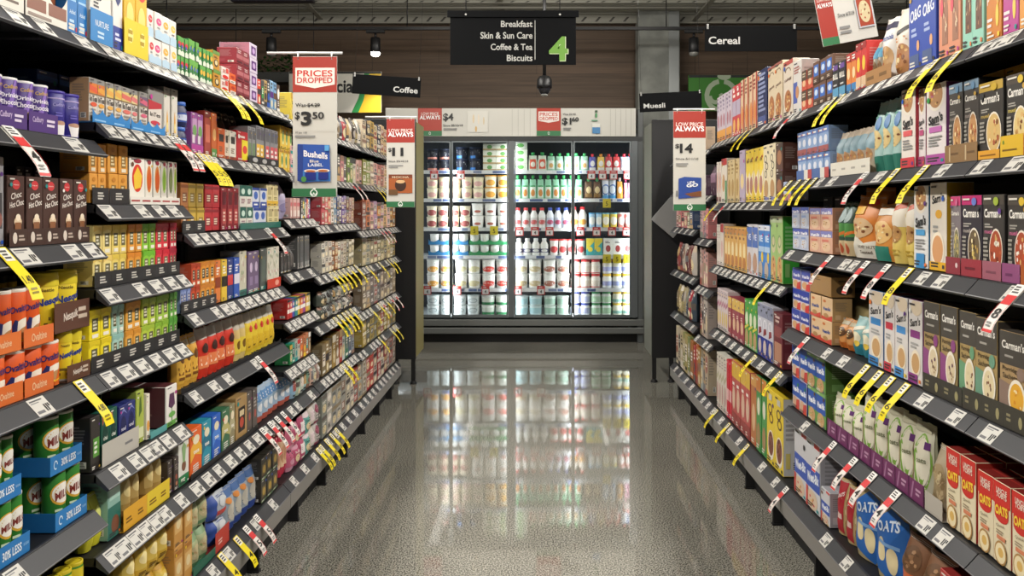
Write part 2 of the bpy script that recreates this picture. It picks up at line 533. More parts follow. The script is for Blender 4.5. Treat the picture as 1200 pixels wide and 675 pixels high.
PAL = ['c8282c', 'e2742a', 'ecca30', '3c9444', '1c8c8c', '2858b4', '5c3284', 'eeece6', '3a3a3e', 'b8308c', 'c8a040', '6a4630']
PALM = ['8a7a60', 'c8b8a0', '3a3638', 'd8cfc4', '9c5048', '6c6c70', 'b89868', '5c5450', 'b0a8a0', '8c6a58', 'e4dccc', '7c8078']
def gen(base, rng, pal=PAL):
    """a made-up front: a band, a picture and some print"""
    acc = rng.choice([c for c in pal if cname(c) != cname(base)])
    lum = sum(rgb(base)) / 3
    ink = '26242a' if lum > 130 else 'e8e4da'
    k = rng.randrange(5)
    if k == 0:
        e = [('r', 0, .78, 1, 1, acc), ('e', .5, .34, .36, .2, 'd8c8a0'), ('s', .5, .34, .32, .17, 8, ['a8743c', 'e8d8b0', '7c4a28']), ('l', .15, .85, .7, .58, 2, ink)]
    elif k == 1:
        e = [('r', 0, 0, 1, .2, acc), ('l', .2, .8, .9, .6, 3, ink), ('e', .5, .4, .3, .14, acc)]
    elif k == 2:
        e = [('r', .15, .3, .85, .75, acc), ('l', .22, .78, .7, .45, 3, 'eeece6' if sum(rgb(acc)) < 400 else '26242a'), ('r', .15, .08, .85, .16, ink)]
    elif k == 3:
        e = [('r', 0, .4, 1, .62, acc), ('l', .2, .8, .95, .7, 2, ink), ('e', .5, .2, .28, .13, 'e8dcb8')]
    else:
        e = [('e', .5, .66, .38, .2, acc), ('l', .25, .75, .72, .6, 2, 'eeece6'), ('r', 0, 0, 1, .12, acc), ('l', .2, .8, .4, .2, 3, ink)]
    return e, acc

def S(x0, x1, cols, rows, ta, tb, kind, shape='box', d=.07, cat=None, inset=.046, seed=None, up=0.0, **o):
    """single facings side by side, one colour each, from column x0 to x1; tops run from ta to tb"""
    n = len(cols); rng = random.Random(seed if seed is not None else int(x0 * 7 + ta[1]))
    Y0, Y1 = Yat(x0, inset), Yat(x1, inset)
    a, b = fit(min(Y0, Y1), max(Y0, Y1)); Y0, Y1 = (a, b) if Y0 < Y1 else (b, a)
    z = cur['z'] + max(up, .0015)
    ha, hb = (ztop(ta, inset) - z) / rows, (ztop(tb, inset) - z) / rows
    for k, c in enumerate(cols):
        Y = Y0 + (Y1 - Y0) * (k + .5) / n; W = abs(Y1 - Y0) / n - .002
        h = ha + (hb - ha) * (k + .5) / n; h *= rng.uniform(.93, 1.03); h = min(h, (roof() - z) / rows)
        e, acc = gen(c, rng, o.get('pal', PAL))
        dd = W if shape in ('tin', 'jar', 'tub', 'bottle') else d
        oo = dict(o); oo['ph'] = rng.random() * 6
        proto = make(shape, kind.replace(' ', '_'), W, h - .001, dd, c, e, oo)
        for rw in range(rows):
            ob = proto if rw == 0 else copy_tree(proto)
            place_obj(ob, Y, z + rw * h, inset)
            note(ob, cat or kind.split()[-1], '%s %s, %s print' % (cname(c), kind, cname(acc)), cur['place'], VX + (-1 if cur['side'] == 'L' else 1) * 1000 / Y, rw, rows)
LIGHTS = dict(fridge=8, left=235, right=235, near=14, wall=24)
EXPO = 0.0
# ================================================================== setting
def node_mat(name):
    m = bpy.data.materials.new(name); m.use_nodes = True
    nt = m.node_tree
    return m, nt, nt.nodes['Principled BSDF']

def floor_mat():
    m, nt, b = node_mat('polished_concrete')
    N, L = nt.nodes.new, nt.links.new
    tc = N('ShaderNodeTexCoord')
    n1 = N('ShaderNodeTexNoise'); n1.inputs['Scale'].default_value = 165; n1.inputs['Detail'].default_value = 4
    n2 = N('ShaderNodeTexNoise'); n2.inputs['Scale'].default_value = 1.1; n2.inputs['Detail'].default_value = 5
    v = N('ShaderNodeTexVoronoi'); v.inputs['Scale'].default_value = 82
    for t in (n1, n2, v): L(tc.outputs['Object'], t.inputs['Vector'])
    r1 = N('ShaderNodeValToRGB')
    e = r1.color_ramp.elements
    e[0].position = .4; e[0].color = (.05, .048, .042, 1); e[1].position = .58; e[1].color = (.34, .33, .295, 1)
    L(n1.outputs['Fac'], r1.inputs['Fac'])
    r2 = N('ShaderNodeValToRGB'); e = r2.color_ramp.elements
    e[0].position = .12; e[0].color = (.25, .25, .25, 1); e[1].position = .24; e[1].color = (1, 1, 1, 1)
    L(v.outputs['Distance'], r2.inputs['Fac'])
    mx = N('ShaderNodeMix'); mx.data_type = 'RGBA'; mx.blend_type = 'MULTIPLY'; mx.inputs['Factor'].default_value = .8
    L(r1.outputs['Color'], mx.inputs['A']); L(r2.outputs['Color'], mx.inputs['B'])
    r3 = N('ShaderNodeValToRGB'); e = r3.color_ramp.elements
    e[0].position = .3; e[0].color = (.82, .82, .8, 1); e[1].position = .7; e[1].color = (1.1, 1.09, 1.05, 1)
    L(n2.outputs['Fac'], r3.inputs['Fac'])
    m2 = N('ShaderNodeMix'); m2.data_type = 'RGBA'; m2.blend_type = 'MULTIPLY'; m2.inputs['Factor'].default_value = 1
    L(mx.outputs['Result'], m2.inputs['A']); L(r3.outputs['Color'], m2.inputs['B'])
    L(m2.outputs['Result'], b.inputs['Base Color'])
    rr = N('ShaderNodeMapRange'); rr.inputs['To Min'].default_value = .02; rr.inputs['To Max'].default_value = .05
    L(n2.outputs['Fac'], rr.inputs['Value']); L(rr.outputs['Result'], b.inputs['Roughness'])
    b.inputs['IOR'].default_value = 1.7
    bp = N('ShaderNodeBump'); bp.inputs['Strength'].default_value = .006; bp.inputs['Distance'].default_value = .004
    n3 = N('ShaderNodeTexNoise'); n3.inputs['Scale'].default_value = 9; n3.inputs['Detail'].default_value = 3
    L(tc.outputs['Object'], n3.inputs['Vector']); L(n3.outputs['Fac'], bp.inputs['Height']); L(bp.outputs['Normal'], b.inputs['Normal'])
    return m

def plank_mat():
    m, nt, b = node_mat('timber_boards')
    N, L = nt.nodes.new, nt.links.new
    tc = N('ShaderNodeTexCoord'); mp = N('ShaderNodeMapping')
    mp.inputs['Rotation'].default_value = (math.radians(90), 0, 0)
    L(tc.outputs['Object'], mp.inputs['Vector'])
    br = N('ShaderNodeTexBrick')
    br.inputs['Scale'].default_value = 1; br.inputs['Brick Width'].default_value = 2.4; br.inputs['Row Height'].default_value = .14
    br.inputs['Mortar Size'].default_value = .003
    br.inputs['Color1'].default_value = (.115, .075, .048, 1); br.inputs['Color2'].default_value = (.14, .09, .058, 1); br.inputs['Mortar'].default_value = (.07, .045, .03, 1)
    L(mp.outputs['Vector'], br.inputs['Vector'])
    n = N('ShaderNodeTexNoise'); n.inputs['Scale'].default_value = 6; n.inputs['Detail'].default_value = 6
    m3 = N('ShaderNodeMapping'); m3.inputs['Scale'].default_value = (.25, 1, 5)
    L(tc.outputs['Object'], m3.inputs['Vector']); L(m3.outputs['Vector'], n.inputs['Vector'])
    mx = N('ShaderNodeMix'); mx.data_type = 'RGBA'; mx.blend_type = 'OVERLAY'; mx.inputs['Factor'].default_value = .5
    L(br.outputs['Color'], mx.inputs['A']); L(n.outputs['Fac'], mx.inputs['B'])
    L(mx.outputs['Result'], b.inputs['Base Color']); b.inputs['Roughness'].default_value = .6
    return m

def concrete_mat():
    m, nt, b = node_mat('raw_concrete')
    N, L = nt.nodes.new, nt.links.new
    tc = N('ShaderNodeTexCoord'); n = N('ShaderNodeTexNoise'); n.inputs['Scale'].default_value = 5; n.inputs['Detail'].default_value = 8
    L(tc.outputs['Object'], n.inputs['Vector'])
    r = N('ShaderNodeValToRGB'); e = r.color_ramp.elements
    e[0].position = .35; e[0].color = (.24, .25, .23, 1); e[1].position = .65; e[1].color = (.36, .37, .34, 1)
    L(n.outputs['Fac'], r.inputs['Fac']); L(r.outputs['Color'], b.inputs['Base Color']); b.inputs['Roughness'].default_value = .8
    return m

YB, ZC, XW = 9.4, 3.78, 8.0
def structure(name, mb):
    return tag(mb.build(name), kind='structure')
mb = MB(); mb.box(-XW, -4, -.05, XW, YB + .1, 0, floor_mat()); structure('floor', mb)
mb = MB(); mb.box(-XW, YB, 0, XW, YB + .1, ZC + .3, plank_mat()); structure('wall_back', mb)
gw = mat('5a5a56', .8)
mb = MB(); mb.box(-XW - .1, -4, 0, -XW, YB + .1, ZC + .3, gw); structure('wall_left', mb)
mb = MB(); mb.box(XW, -4, 0, XW + .1, YB + .1, ZC + .3, gw); structure('wall_right', mb)
mb = MB(); mb.box(-XW, -4.1, 0, XW, -4, ZC + .3, gw); structure('wall_front', mb)
# ribbed metal roof deck
mb = MB(); deck = mat('b4b2a4', .55)
y = -4.0; pr = []
while y < YB:
    pr += [(y, ZC + .06), (y + .05, ZC + .06), (y + .075, ZC), (y + .155, ZC), (y + .18, ZC + .06)]
    y += .21
vs = []; fs = []
for (yy, zz) in pr: vs += [(-XW, min(yy, YB), zz), (XW, min(yy, YB), zz)]
for k in range(len(pr) - 1): fs.append((2 * k, 2 * k + 1, 2 * k + 3, 2 * k + 2))
mb.add(vs, fs, deck)
mb.box(-XW, -4, ZC + .12, XW, YB, ZC + .16, deck)
structure('ceiling', mb)

# roof purlins: C sections across the aisle, with punched holes
def purlin(Y, zt, hgt, label):
    mb = MB(); c = mat('a3a196', .5)
    mb.box(-7.9, Y, zt - hgt, 7.9, Y + .006, zt, c)
    mb.box(-7.9, Y - .05, zt - hgt, 7.9, Y, zt - hgt + .006, c)
    mb.box(-7.9, Y - .05, zt - .006, 7.9, Y, zt, c)
    k = -7.8
    while k < 7.8:
        mb.quad((k, Y - .0008, zt - hgt * .75), (k + .03, Y - .0008, zt - hgt * .75), (k + .08, Y - .0008, zt - hgt * .25), (k + .05, Y - .0008, zt - hgt * .25), '4a4842')
        k += .17
    tag(mb.build('roof_purlin'), label, 'beam')
purlin(9.28, 3.776, .115, 'perforated pale steel purlin where the roof deck meets the timber wall')
purlin(8.62, 3.775, .05, 'shallow pale steel purlin under the roof deck nearer the aisle')
def strut(p, q, label):
    mb = MB(); a, b = Vector(p), Vector(q); dd = (b - a).normalized(); u = dd.cross(Vector((0, 0, 1))).normalized() * .03; w = u.cross(dd).normalized() * .03
    vs = [x + s * u + t * w for x in (a, b) for s in (-1, 1) for t in (-.35, .35)]
    mb.add(vs, [(0, 1, 3, 2), (4, 6, 7, 5), (0, 4, 5, 1), (2, 3, 7, 6), (0, 2, 6, 4), (1, 5, 7, 3)], '9a988c')
    tag(mb.build('roof_strut'), label, 'beam')
def at(px, py, Y): return (Y * (px - VX) / F, Y, H + Y * (VY - py) / F)
strut(at(352, -4, 8.3), at(376, 22, 9.2), 'pale steel roof strut above the lit spotlight')
strut(at(584, -6, 8.3), at(589, 12, 9.0), 'pale steel roof strut above the hanging aisle sign')
strut(at(838, -4, 8.3), at(813, 24, 9.2), 'pale steel roof strut above the unlit spotlight by the pillar')
mb = MB(); mb.box(at(270, 0, 8.4)[0], 8.4, 3.70, at(366, 0, 8.4)[0], 8.5, 3.735, '2a2830', .004)
tag(mb.build('cable_tray'), 'dark cable tray under the roof at upper left', 'tray')
mb = MB()
for a in (at(700, 0, 8.5)[0],):
    mb.tube([(-6, 8.75, 3.72), (6, 8.75, 3.72)], .016, '8c8a80')
tag(mb.build('sprinkler_pipe'), 'thin grey pipe running under the ribbed roof deck', 'pipe')

# concrete pillar
t = empty('concrete_pillar', (at(770, 0, 8.95)[0], 9.05, 0))
mb = MB(); x0 = at(748, 0, 9.1)[0] - t.location.x; x1 = at(797, 0, 9.1)[0] - t.location.x
mb.box(x0, .05, 0, x1, .33, ZC, concrete_mat(), .012); mb.build('pillar_shaft', t)
mb = MB(); mb.box(x0 + .36, .035, 0, x1 - .015, .05, ZC - .02, mat('a2a6a6', .4, .4)); mb.build('lighter_side_face', t)  # paler plate, its colour stands in for the pillar's lighter side face
tag(t, 'grey concrete pillar behind the right end of the fridge', 'pillar')

# track rail and spotlights
mb = MB(); mb.box(-4.2, 8.28, 3.36, 4.2, 8.32, 3.392, '16161a')
for xx in (-4.0, -1.4, 1.4, 4.0): mb.tube([(xx, 8.3, 3.39), (xx, 8.3, 3.775)], .006, '16161a')
tag(mb.build('lighting_track'), 'long black lighting track below the roof in front of the timber wall', 'track')
def spot(px, label, lit=False):
    x, Y, z = at(px, 28, 8.3)
    t = empty('spotlight', (x, 8.3, 3.36))
    mb = MB(); mb.box(-.1, -.018, -.035, .1, .018, 0, '141417', .003); mb.build('adapter', t)
    mb = MB(); mb.tube([(0, 0, -.035), (0, 0, -.085)], .014, '141417'); mb.build('stem', t)
    mb = MB(); mb.lathe([(.045, -.085), (.052, -.09), (.055, -.24), (.05, -.245), (.046, -.225)], '1a1a1d', 0, 0, 20); hd = mb.build('lamp_head', t)
    mb = MB(); c = mat('fff6e4', .4, 0, 25.0) if lit else mat('8a8a86', .15)
    mb.lathe([(.04, -.226), (.05, -.247), (.047, -.268), (.03, -.282), (.008, -.287)], c, 0, 0, 20); mb.build('lens', t)
    hd.rotation_euler = (0, 0, 0)
    tag(t, label, 'spotlight')
    if lit:
        l = bpy.data.lights.new('spot', 'SPOT'); l.energy = 60; l.spot_size = 1.6; l.spot_blend = .6; l.color = (1, .93, .82); l.shadow_soft_size = .04
        o = bpy.data.objects.new('spot_beam', l); COL.objects.link(o); o.location = (x, 8.3, 3.36 - .31)
spot(318, 'black track spotlight, unlit, above the left shelves')
spot(440, 'black track spotlight glowing white left of the aisle sign', True)
spot(813, 'black track spotlight, unlit, beside the concrete pillar')

# ================================================================== shelving
CH = mat('34353a', .45); DK = mat('141417', .55); BK = mat('0c0c0e', .7); FACE = mat('85827e', .4)
TICK = {}
def ticket_mesh(side, var):
    k = (side, var)
    if k in TICK: return TICK[k]
    sx = -1 if side == 'L' else 1
    def Q(a, v, off):    # a along reading direction (m), v 0 top .. 1 bottom of the strip slope
        out = .035 * (1 - v) - off * .73; z = -.038 * v + off * .68
        return (sx * out, a if side == 'L' else -a, z)
    mb = MB(); w = (.056, .05, .06)[var]
    def rect(a0, v0, a1, v1, off, c):
        q = [Q(a0, v0, off), Q(a1, v0, off), Q(a1, v1, off), Q(a0, v1, off)]
        mb.add(q if side == 'R' else q[::-1], [(0, 1, 2, 3)], c)
    rect(-w / 2, .06, w / 2, .95, .0009, mat('d2d0ca', .45))
    rng = random.Random(var)
    rect(-w * .42, .15, w * .3, .22, .0012, '55555a')
    rect(-w * .42, .27, w * .05, .32, .0012, '8a8a8c')
    rect(-w * .42, .7, w * .0, .84, .0012, '6c6c70')
    rect(w * .12, .45, w * .2, .82, .0012, '1c1c20'); rect(w * .24, .45, w * .32, .82, .0012, '1c1c20'); rect(w * .35, .45, w * .44, .62, .0012, '1c1c20')
    TICK[k] = mb.build('price_ticket')
    me = TICK[k].data; bpy.data.objects.remove(TICK[k]); TICK[k] = me
    return me

def bay(side, bi, Y0, Y1, shelves, label):
    """shelves: list of (ratio, tickets); tickets = list of picture columns or a pitch"""
    sx = -1 if side == 'L' else 1; d = D[side]; Ym = (Y0 + Y1) / 2; L = Y1 - Y0 - .004
    root = empty('gondola_bay', (sx * (d + .25), Ym, 0))
    rx = root.location.x
    def X(out): return sx * (d + out) - rx
    mb = MB(); a, b = sorted((X(.5), X(.515))); mb.box(a, -L / 2, .1, b, L / 2, 1.93, DK); mb.build('back_panel', root)
    for e in (-1, 1):
        mb = MB(); a, b = sorted((X(.465), X(.499))); mb.box(a, e * (L / 2 - .018) - .015, .1, b, e * (L / 2 - .018) + .015, 1.92, BK); mb.build('upright', root)
    mb = MB(); a, b = sorted((X(.06), X(.075))); mb.box(a, -L / 2, .003, b, L / 2, .12, BK); mb.build('kick_plate', root)
    for i, (r, tk) in enumerate(shelves):
        z = zshelf(side, r); base = i == len(shelves) - 1
        loc = (X(0), 0, z)
        s = MB()
        a, b = sorted((0 + sx * .033, sx * .498)); s.box(a, -L / 2, -.022, b, L / 2, -.001, DK)
        for k in range(3):
            yy = -L / 2 + L * (k + .5) / 3; a, b = sorted((sx * .05, sx * .48)); s.box(a, yy - .012, -.034, b, yy + .012, -.022, BK)
        so = s.build('shelf', root, loc)
        p = MB()
        y0, y1 = -L / 2, L / 2
        A = [(sx * .035, 0), (0, -.038), (sx * .004, -.043), (sx * .04, -.018)]
        vs = [(x, yy, zz) for yy in (y0, y1) for x, zz in A]
        p.add(vs, [(0, 1, 5, 4), (1, 2, 6, 5), (2, 3, 7, 6), (3, 0, 4, 7), (3, 2, 1, 0), (4, 5, 6, 7)], CH)
        if sx > 0 or True:
            p.add([(sx * .0352, y0, .0005), (sx * .0352, y1, .0005), (sx * .041, y1, .0005), (sx * .041, y0, .0005)], [(0, 1, 2, 3)], CH)
        e0 = -.0004
        p.add([(e0 * sx, y0, -.0378), (e0 * sx, y1, -.0378), (sx * .0012 + e0 * sx, y1, -.0355), (sx * .0012 + e0 * sx, y0, -.0355)], [(0, 1, 2, 3)], '77777a')
        p.build('price_strip', so)
        if base:
            f = MB(); a, b = sorted((sx * .002, sx * .012)); f.box(a, y0, -.105, b, y1, -.043, FACE); f.build('front_rail', so)
            k = y0 + .15
            while k < y1:
                g = MB(); a, b = sorted((sx * .016, sx * .06)); g.box(a, k - .008, -z + .002, b, k + .008, -.045, BK)
                a, b = sorted((sx * .012, sx * .058)); g.box(a, k - .012, -z + .001, b, k + .012, -z + .008, BK); g.build('foot', so)
                k += .45
        if isinstance(tk, (list, tuple)):
            ys = [F * (d + .017) / abs(x - VX) for x in tk]
        else:
            ys = []; y = Y0 + tk * .6; rng = random.Random(int(1000 * r) + bi)
            while y < Y1 - .03:
                if rng.random() < .9: ys.append(y + rng.uniform(-.008, .008))
                y += tk
        for j, y in enumerate(ys):
            if Y0 + .02 < y < Y1 - .02:
                o = bpy.data.objects.new('price_ticket', ticket_mesh(side, (j * 7 + i) % 3)); COL.objects.link(o); o.parent = so
                o.location = (0, y - Ym, 0)
    tag(root, label, 'shelving')
    return root

bay('L', 0, *LEFTB[0], [(-.359, [20, 52, 99]), (-.126, [18, 89]), (.11, [31, 87, 109]), (.42, [48]), (.735, [20]), (.97, []), (1.153, [])], 'black shelving bay of chocolate drink tins at the left edge')
bay('L', 1, *LEFTB[1], [(-.359, .062), (-.17, .075), (.022, [128, 168, 188, 205]), (.222, [130, 166, 185, 202, 216]), (.421, [130, 150, 168, 185, 201, 215]), (.655, [124, 140, 160, 175, 184, 197, 213]), (.85, [120, 133, 146, 160, 172, 184, 194, 213, 222, 230]), (1.153, [125, 150, 200])], 'narrow black shelving bay of small tea boxes beside the chocolate drinks')
bay('L', 2, *LEFTB[2], [(-.359, .07), (-.135, .08), (.106, .085), (.344, .08), (.576, [230, 252, 268, 300]), (.853, .09), (1.153, [232, 250, 268, 300, 320, 338])], 'black shelving bay of coffee and tea boxes left of the prices dropped sign')
bay('L', 3, *LEFTB[3], [(-.345, .08), (-.12, .08), (.075, .075), (.30, .1), (.5, .075), (.696, .075), (.853, .1), (1.153, .16)], 'narrow black shelving bay below the prices dropped sign')
bay('L', 4, *LEFTB[4], [(-.335, .1), (-.115, .1), (.11, .085), (.348, .1), (.582, .085), (.85, .085), (1.153, .14)], 'black shelving bay of slim packs right of the prices dropped sign')
bay('L', 5, *LEFTB[5], [(-.335, .11), (-.115, .11), (.16, .1), (.376, .1), (.64, .1), (.865, .1), (1.153, .12)], 'black shelving bay at the far end of the left side')
bay('R', 0, *RIGHTB[0], [(-.35, [1154, 1166, 1183]), (-.08, [1150, 1190]), (.198, [1142, 1187]), (.521, [1160]), (.84, [1140]), (1.178, [])], 'black shelving bay of dark muesli boxes at the right edge')
bay('R', 1, *RIGHTB[1], [(-.35, [1015, 1030, 1045, 1060, 1085, 990, 965, 940, 930]), (-.08, [1104, 1030, 1010, 960, 975]), (.198, [945, 925, 1000, 990, 1103, 1081]), (.521, [918, 969, 988, 1082, 1120]), (.84, [943, 1085, 1105]), (1.178, [968, 992])], 'long black shelving bay of muesli bags and wheat biscuit boxes')
bay('R', 2, *RIGHTB[2], [(-.35, .12), (0, .12), (.356, .1), (.722, .13), (1.178, .2)], 'black shelving bay of tall cereal boxes right of the aisle')
bay('R', 3, *RIGHTB[3], [(-.33, .12), (-.05, .12), (.215, .11), (.515, .11), (.83, .11), (1.178, .14)], 'narrow black shelving bay past the tall cereal boxes')
bay('R', 4, *RIGHTB[4], [(-.33, .2), (-.1, .2), (.165, .2), (.48, .2), (.79, .2), (1.178, .2)], 'black shelving bay at the far end of the right side')

# price tags that stick out over the aisle
TAGM = {}
def tag_mesh(side, kind, price):
    k = (side, kind, price)
    if k in TAGM: return TAGM[k]
    sx = -1 if side == 'L' else 1
    # path down the strip and out over the aisle: (out, z)
    path = [(.034, .0015), (0, -.036), (-.022, -.060), (-.038, -.082), (-.046, -.104)]
    ln = [0]
    for a, b in zip(path, path[1:]): ln.append(ln[-1] + math.hypot(b[0] - a[0], b[1] - a[1]))
    T = ln[-1]
    def Q(u, v, off):      # v = 1 at the top
        s = (1 - v) * T
        i = max(j for j in range(len(ln) - 1) if ln[j] <= s + 1e-9)
        q = (s - ln[i]) / (ln[i + 1] - ln[i]); a, b = path[i], path[i + 1]
        o = a[0] + (b[0] - a[0]) * q; z = a[1] + (b[1] - a[1]) * q
        tx, tz = b[0] - a[0], b[1] - a[1]; m = math.hypot(tx, tz); nx, nz = tz / m, -tx / m
        o += nx * (off + .0018); z += nz * (off + .0018)
        y = (u - .5) * .036
        return (sx * o, y if side == 'L' else -y, z)
    base = 'f0dc1e' if kind == 'yellow' else 'ece8e2'
    mb = MB()
    n = 12
    for sgn in (0, -.0006):
        vs = [Q(u, j / n, sgn) for j in range(n + 1) for u in (0, 1)]
        mb.add(vs, [(2 * j, 2 * j + 1, 2 * j + 3, 2 * j + 2) for j in range(n)], base)
    if kind == 'yellow':
        els = [('r', .12, .72, .88, .98, 'ece9df'), ('l', .2, .85, .95, .75, 3, '4a4a4a'), ('t', price, .5, .34, .7, .16, '3a3208'), ('l', .2, .8, .2, .08, 2, '8a7a14')]
    else:
        els = [('r', .06, .78, .94, .985, 'f4f2ee'), ('l', .15, .85, .97, .8, 3, '4a4a4a'), ('r', .02, .56, .98, .76, 'd8383a'), ('r', .02, .01, .98, .06, 'd8383a'), ('r', .0, .0, .03, .56, 'd8383a'), ('r', .97, .0, 1, .56, 'd8383a'),
               ('t', price, .5, .36, .6, .2, '2a2a2c'), ('l', .2, .8, .2, .1, 2, '8a8a8a')]
    draw(mb, Q, els, 2, 10, 3.6)
    o = mb.build('sale_tag'); TAGM[k] = o.data; bpy.data.objects.remove(o)
    return TAGM[k]
TCOUNT = {}
def tags(side, bi, r, nm, xs, kind, price='$4'):
    cur.update(side=side, bay=bi, r=r)
    sx = -1 if side == 'L' else 1
    for x in xs:
        Y = F * (D[side] + .017) / abs(x - VX)
        o = bpy.data.objects.new('sale_tag', tag_mesh(side, kind, price)); COL.objects.link(o)
        o.location = (sx * D[side], Y, zshelf(side, r)); o.rotation_euler = (0, 0, 0)
        note(o, 'tag', kind + (' sale tag' if kind == 'yellow' else ' and red sale tag').replace('white and', 'white and'), BAYNAME[side][bi] + ' ' + nm + ' shelf', x)
N8 = ['top', 'second', 'third', 'fourth', 'fifth', 'sixth', 'seventh', 'bottom']
tags('L', 0, -.126, 'second', [17], 'white', '4')
tags('L', 0, .11, 'third', [8], 'yellow', '1.40')
tags('L', 0, .42, 'fourth', [98], 'yellow', '4.80')
tags('L', 1, -.17, 'second', [205, 213], 'white', '6')
tags('L', 2, -.359, 'top', [265, 271, 287], 'yellow', '5')
tags('L', 2, -.135, 'second', [237, 243, 249], 'yellow', '5')
tags('L', 2, .106, 'third', [317], 'white', '3')
tags('L', 2, .576, 'fifth', [305], 'white', '6')
tags('L', 2, .853, 'sixth', [310, 319, 327, 334], 'white', '6')
tags('L', 2, 1.153, 'bottom', [262, 280], 'yellow', '4')
tags('L', 2, 1.153, 'bottom', [291, 303], 'white', '5')
tags('L', 3, 1.153, 'bottom', [374.5], 'yellow', '8')
tags('L', 4, 1.153, 'bottom', [378, 384, 390, 396], 'yellow', '8')
tags('L', 4, .348, 'fourth', [390, 395, 400, 405, 411, 418], 'yellow', '6')
tags('L', 4, .582, 'fifth', [394, 399, 404, 408, 413], 'yellow', '6')
tags('L', 4, .85, 'sixth', [402, 407], 'yellow', '7')
tags('L', 5, .16, 'third', [446, 450, 454], 'white', '9')
tags('L', 5, .376, 'fourth', [432, 446, 456, 460], 'yellow', '9')
tags('L', 5, .64, 'fifth', [436, 445, 453], 'yellow', '9')
tags('L', 5, .64, 'fifth', [448, 458, 463], 'white', '9')
tags('L', 5, .865, 'sixth', [446, 459, 463], 'yellow', '9')
tags('L', 5, -.115, 'second', [441, 446, 451], 'yellow', '9')
tags('L', 4, -.115, 'second', [413, 419], 'white', '9')
tags('R', 1, -.35, 'top', [1092, 1117], 'yellow', '6')
tags('R', 1, -.35, 'top', [925], 'white', '6')
tags('R', 1, -.35, 'top', [974, 984], 'yellow', '6')
tags('R', 1, -.08, 'second', [923, 933, 943, 952], 'yellow', '4')
tags('R', 1, -.08, 'second', [1011], 'white', '5')
tags('R', 1, -.08, 'second', [1047, 1080], 'yellow', '5')
tags('R', 1, .198, 'third', [970, 1012, 1036], 'white', '8')
tags('R', 1, .198, 'third', [1062], 'yellow', '8')
tags('R', 0, .198, 'third', [1190], 'white', '8')
tags('R', 1, .521, 'fourth', [943], 'white', '6')
tags('R', 1, .521, 'fourth', [1012, 1027, 1041, 1058], 'yellow', '6')
tags('R', 1, .84, 'fifth', [974, 998, 1020, 1047], 'white', '4')
tags('R', 1, 1.178, 'bottom', [919], 'white', '4')
tags('R', 2, -.35, 'top', [871, 879], 'yellow', '7')
tags('R', 2, 0, 'second', [838], 'yellow', '7')
tags('R', 2, 0, 'second', [849], 'white', '7')
tags('R', 2, .356, 'third', [899], 'yellow', '7')
tags('R', 2, .722, 'fourth', [882, 911], 'yellow', '7')
tags('R', 2, 1.178, 'bottom', [838, 852, 874], 'yellow', '7')
# ================================================================== glass door fridge
FY = 8.16
def fx(px, Y=FY): return Y * (px - VX) / F
def fz(py, Y=FY): return H + Y * (VY - py) / F
fx0, fx1 = fx(452), fx(754)
fr = empty('display_fridge', ((fx0 + fx1) / 2, FY, 0))
RX = fr.location.x
MET = mat('8a8d8c', .3, .6); MUL = mat('6a6f72', .35, .3); WHT = mat('eef2f4', .5)
def fbox(name, x0, y0, z0, x1, y1, z1, m, par=fr, c=0.0):
    mb = MB(); cx, cy, cz = (x0 + x1) / 2, (y0 + y1) / 2, z0
    mb.box(x0 - cx, y0 - cy, 0, x1 - cx, y1 - cy, z1 - z0, m, c)
    return mb.build(name, par, (cx - (RX if par is fr else 0), cy - (FY if par is fr else 0), cz))
fbox('back_panel', fx0 + .02, FY + .84, .1, fx1 - .02, FY + .86, 2.48, mat('34383e', .6))
fbox('side_panel', fx0, FY + .01, .0, fx0 + .03, FY + .86, 2.49, mat('55595a', .4), c=.004)
fbox('side_panel', fx1 - .06, FY + .01, .0, fx1, FY + .86, 2.49, mat('55595a', .4), c=.004)
fbox('roof_panel', fx0 + .03, FY + .03, 2.2, fx1 - .06, FY + .84, 2.23, mat('4a5058', .6))
fbox('deck', fx0 + .03, FY + .06, .262, fx1 - .06, FY + .84, .276, WHT)
fbox('kick_plate', fx0 + .02, FY + .07, 0, fx1 - .02, FY + .09, .13, '0e0e10')
fbox('bumper_rail', fx0 - .005, FY - .02, fz(391), fx1 + .01, FY + .06, fz(384), MET, c=.006)
fbox('sill_rail', fx0 - .005, FY - .01, fz(382), fx1 + .01, FY + .06, fz(374.5), MET, c=.006)
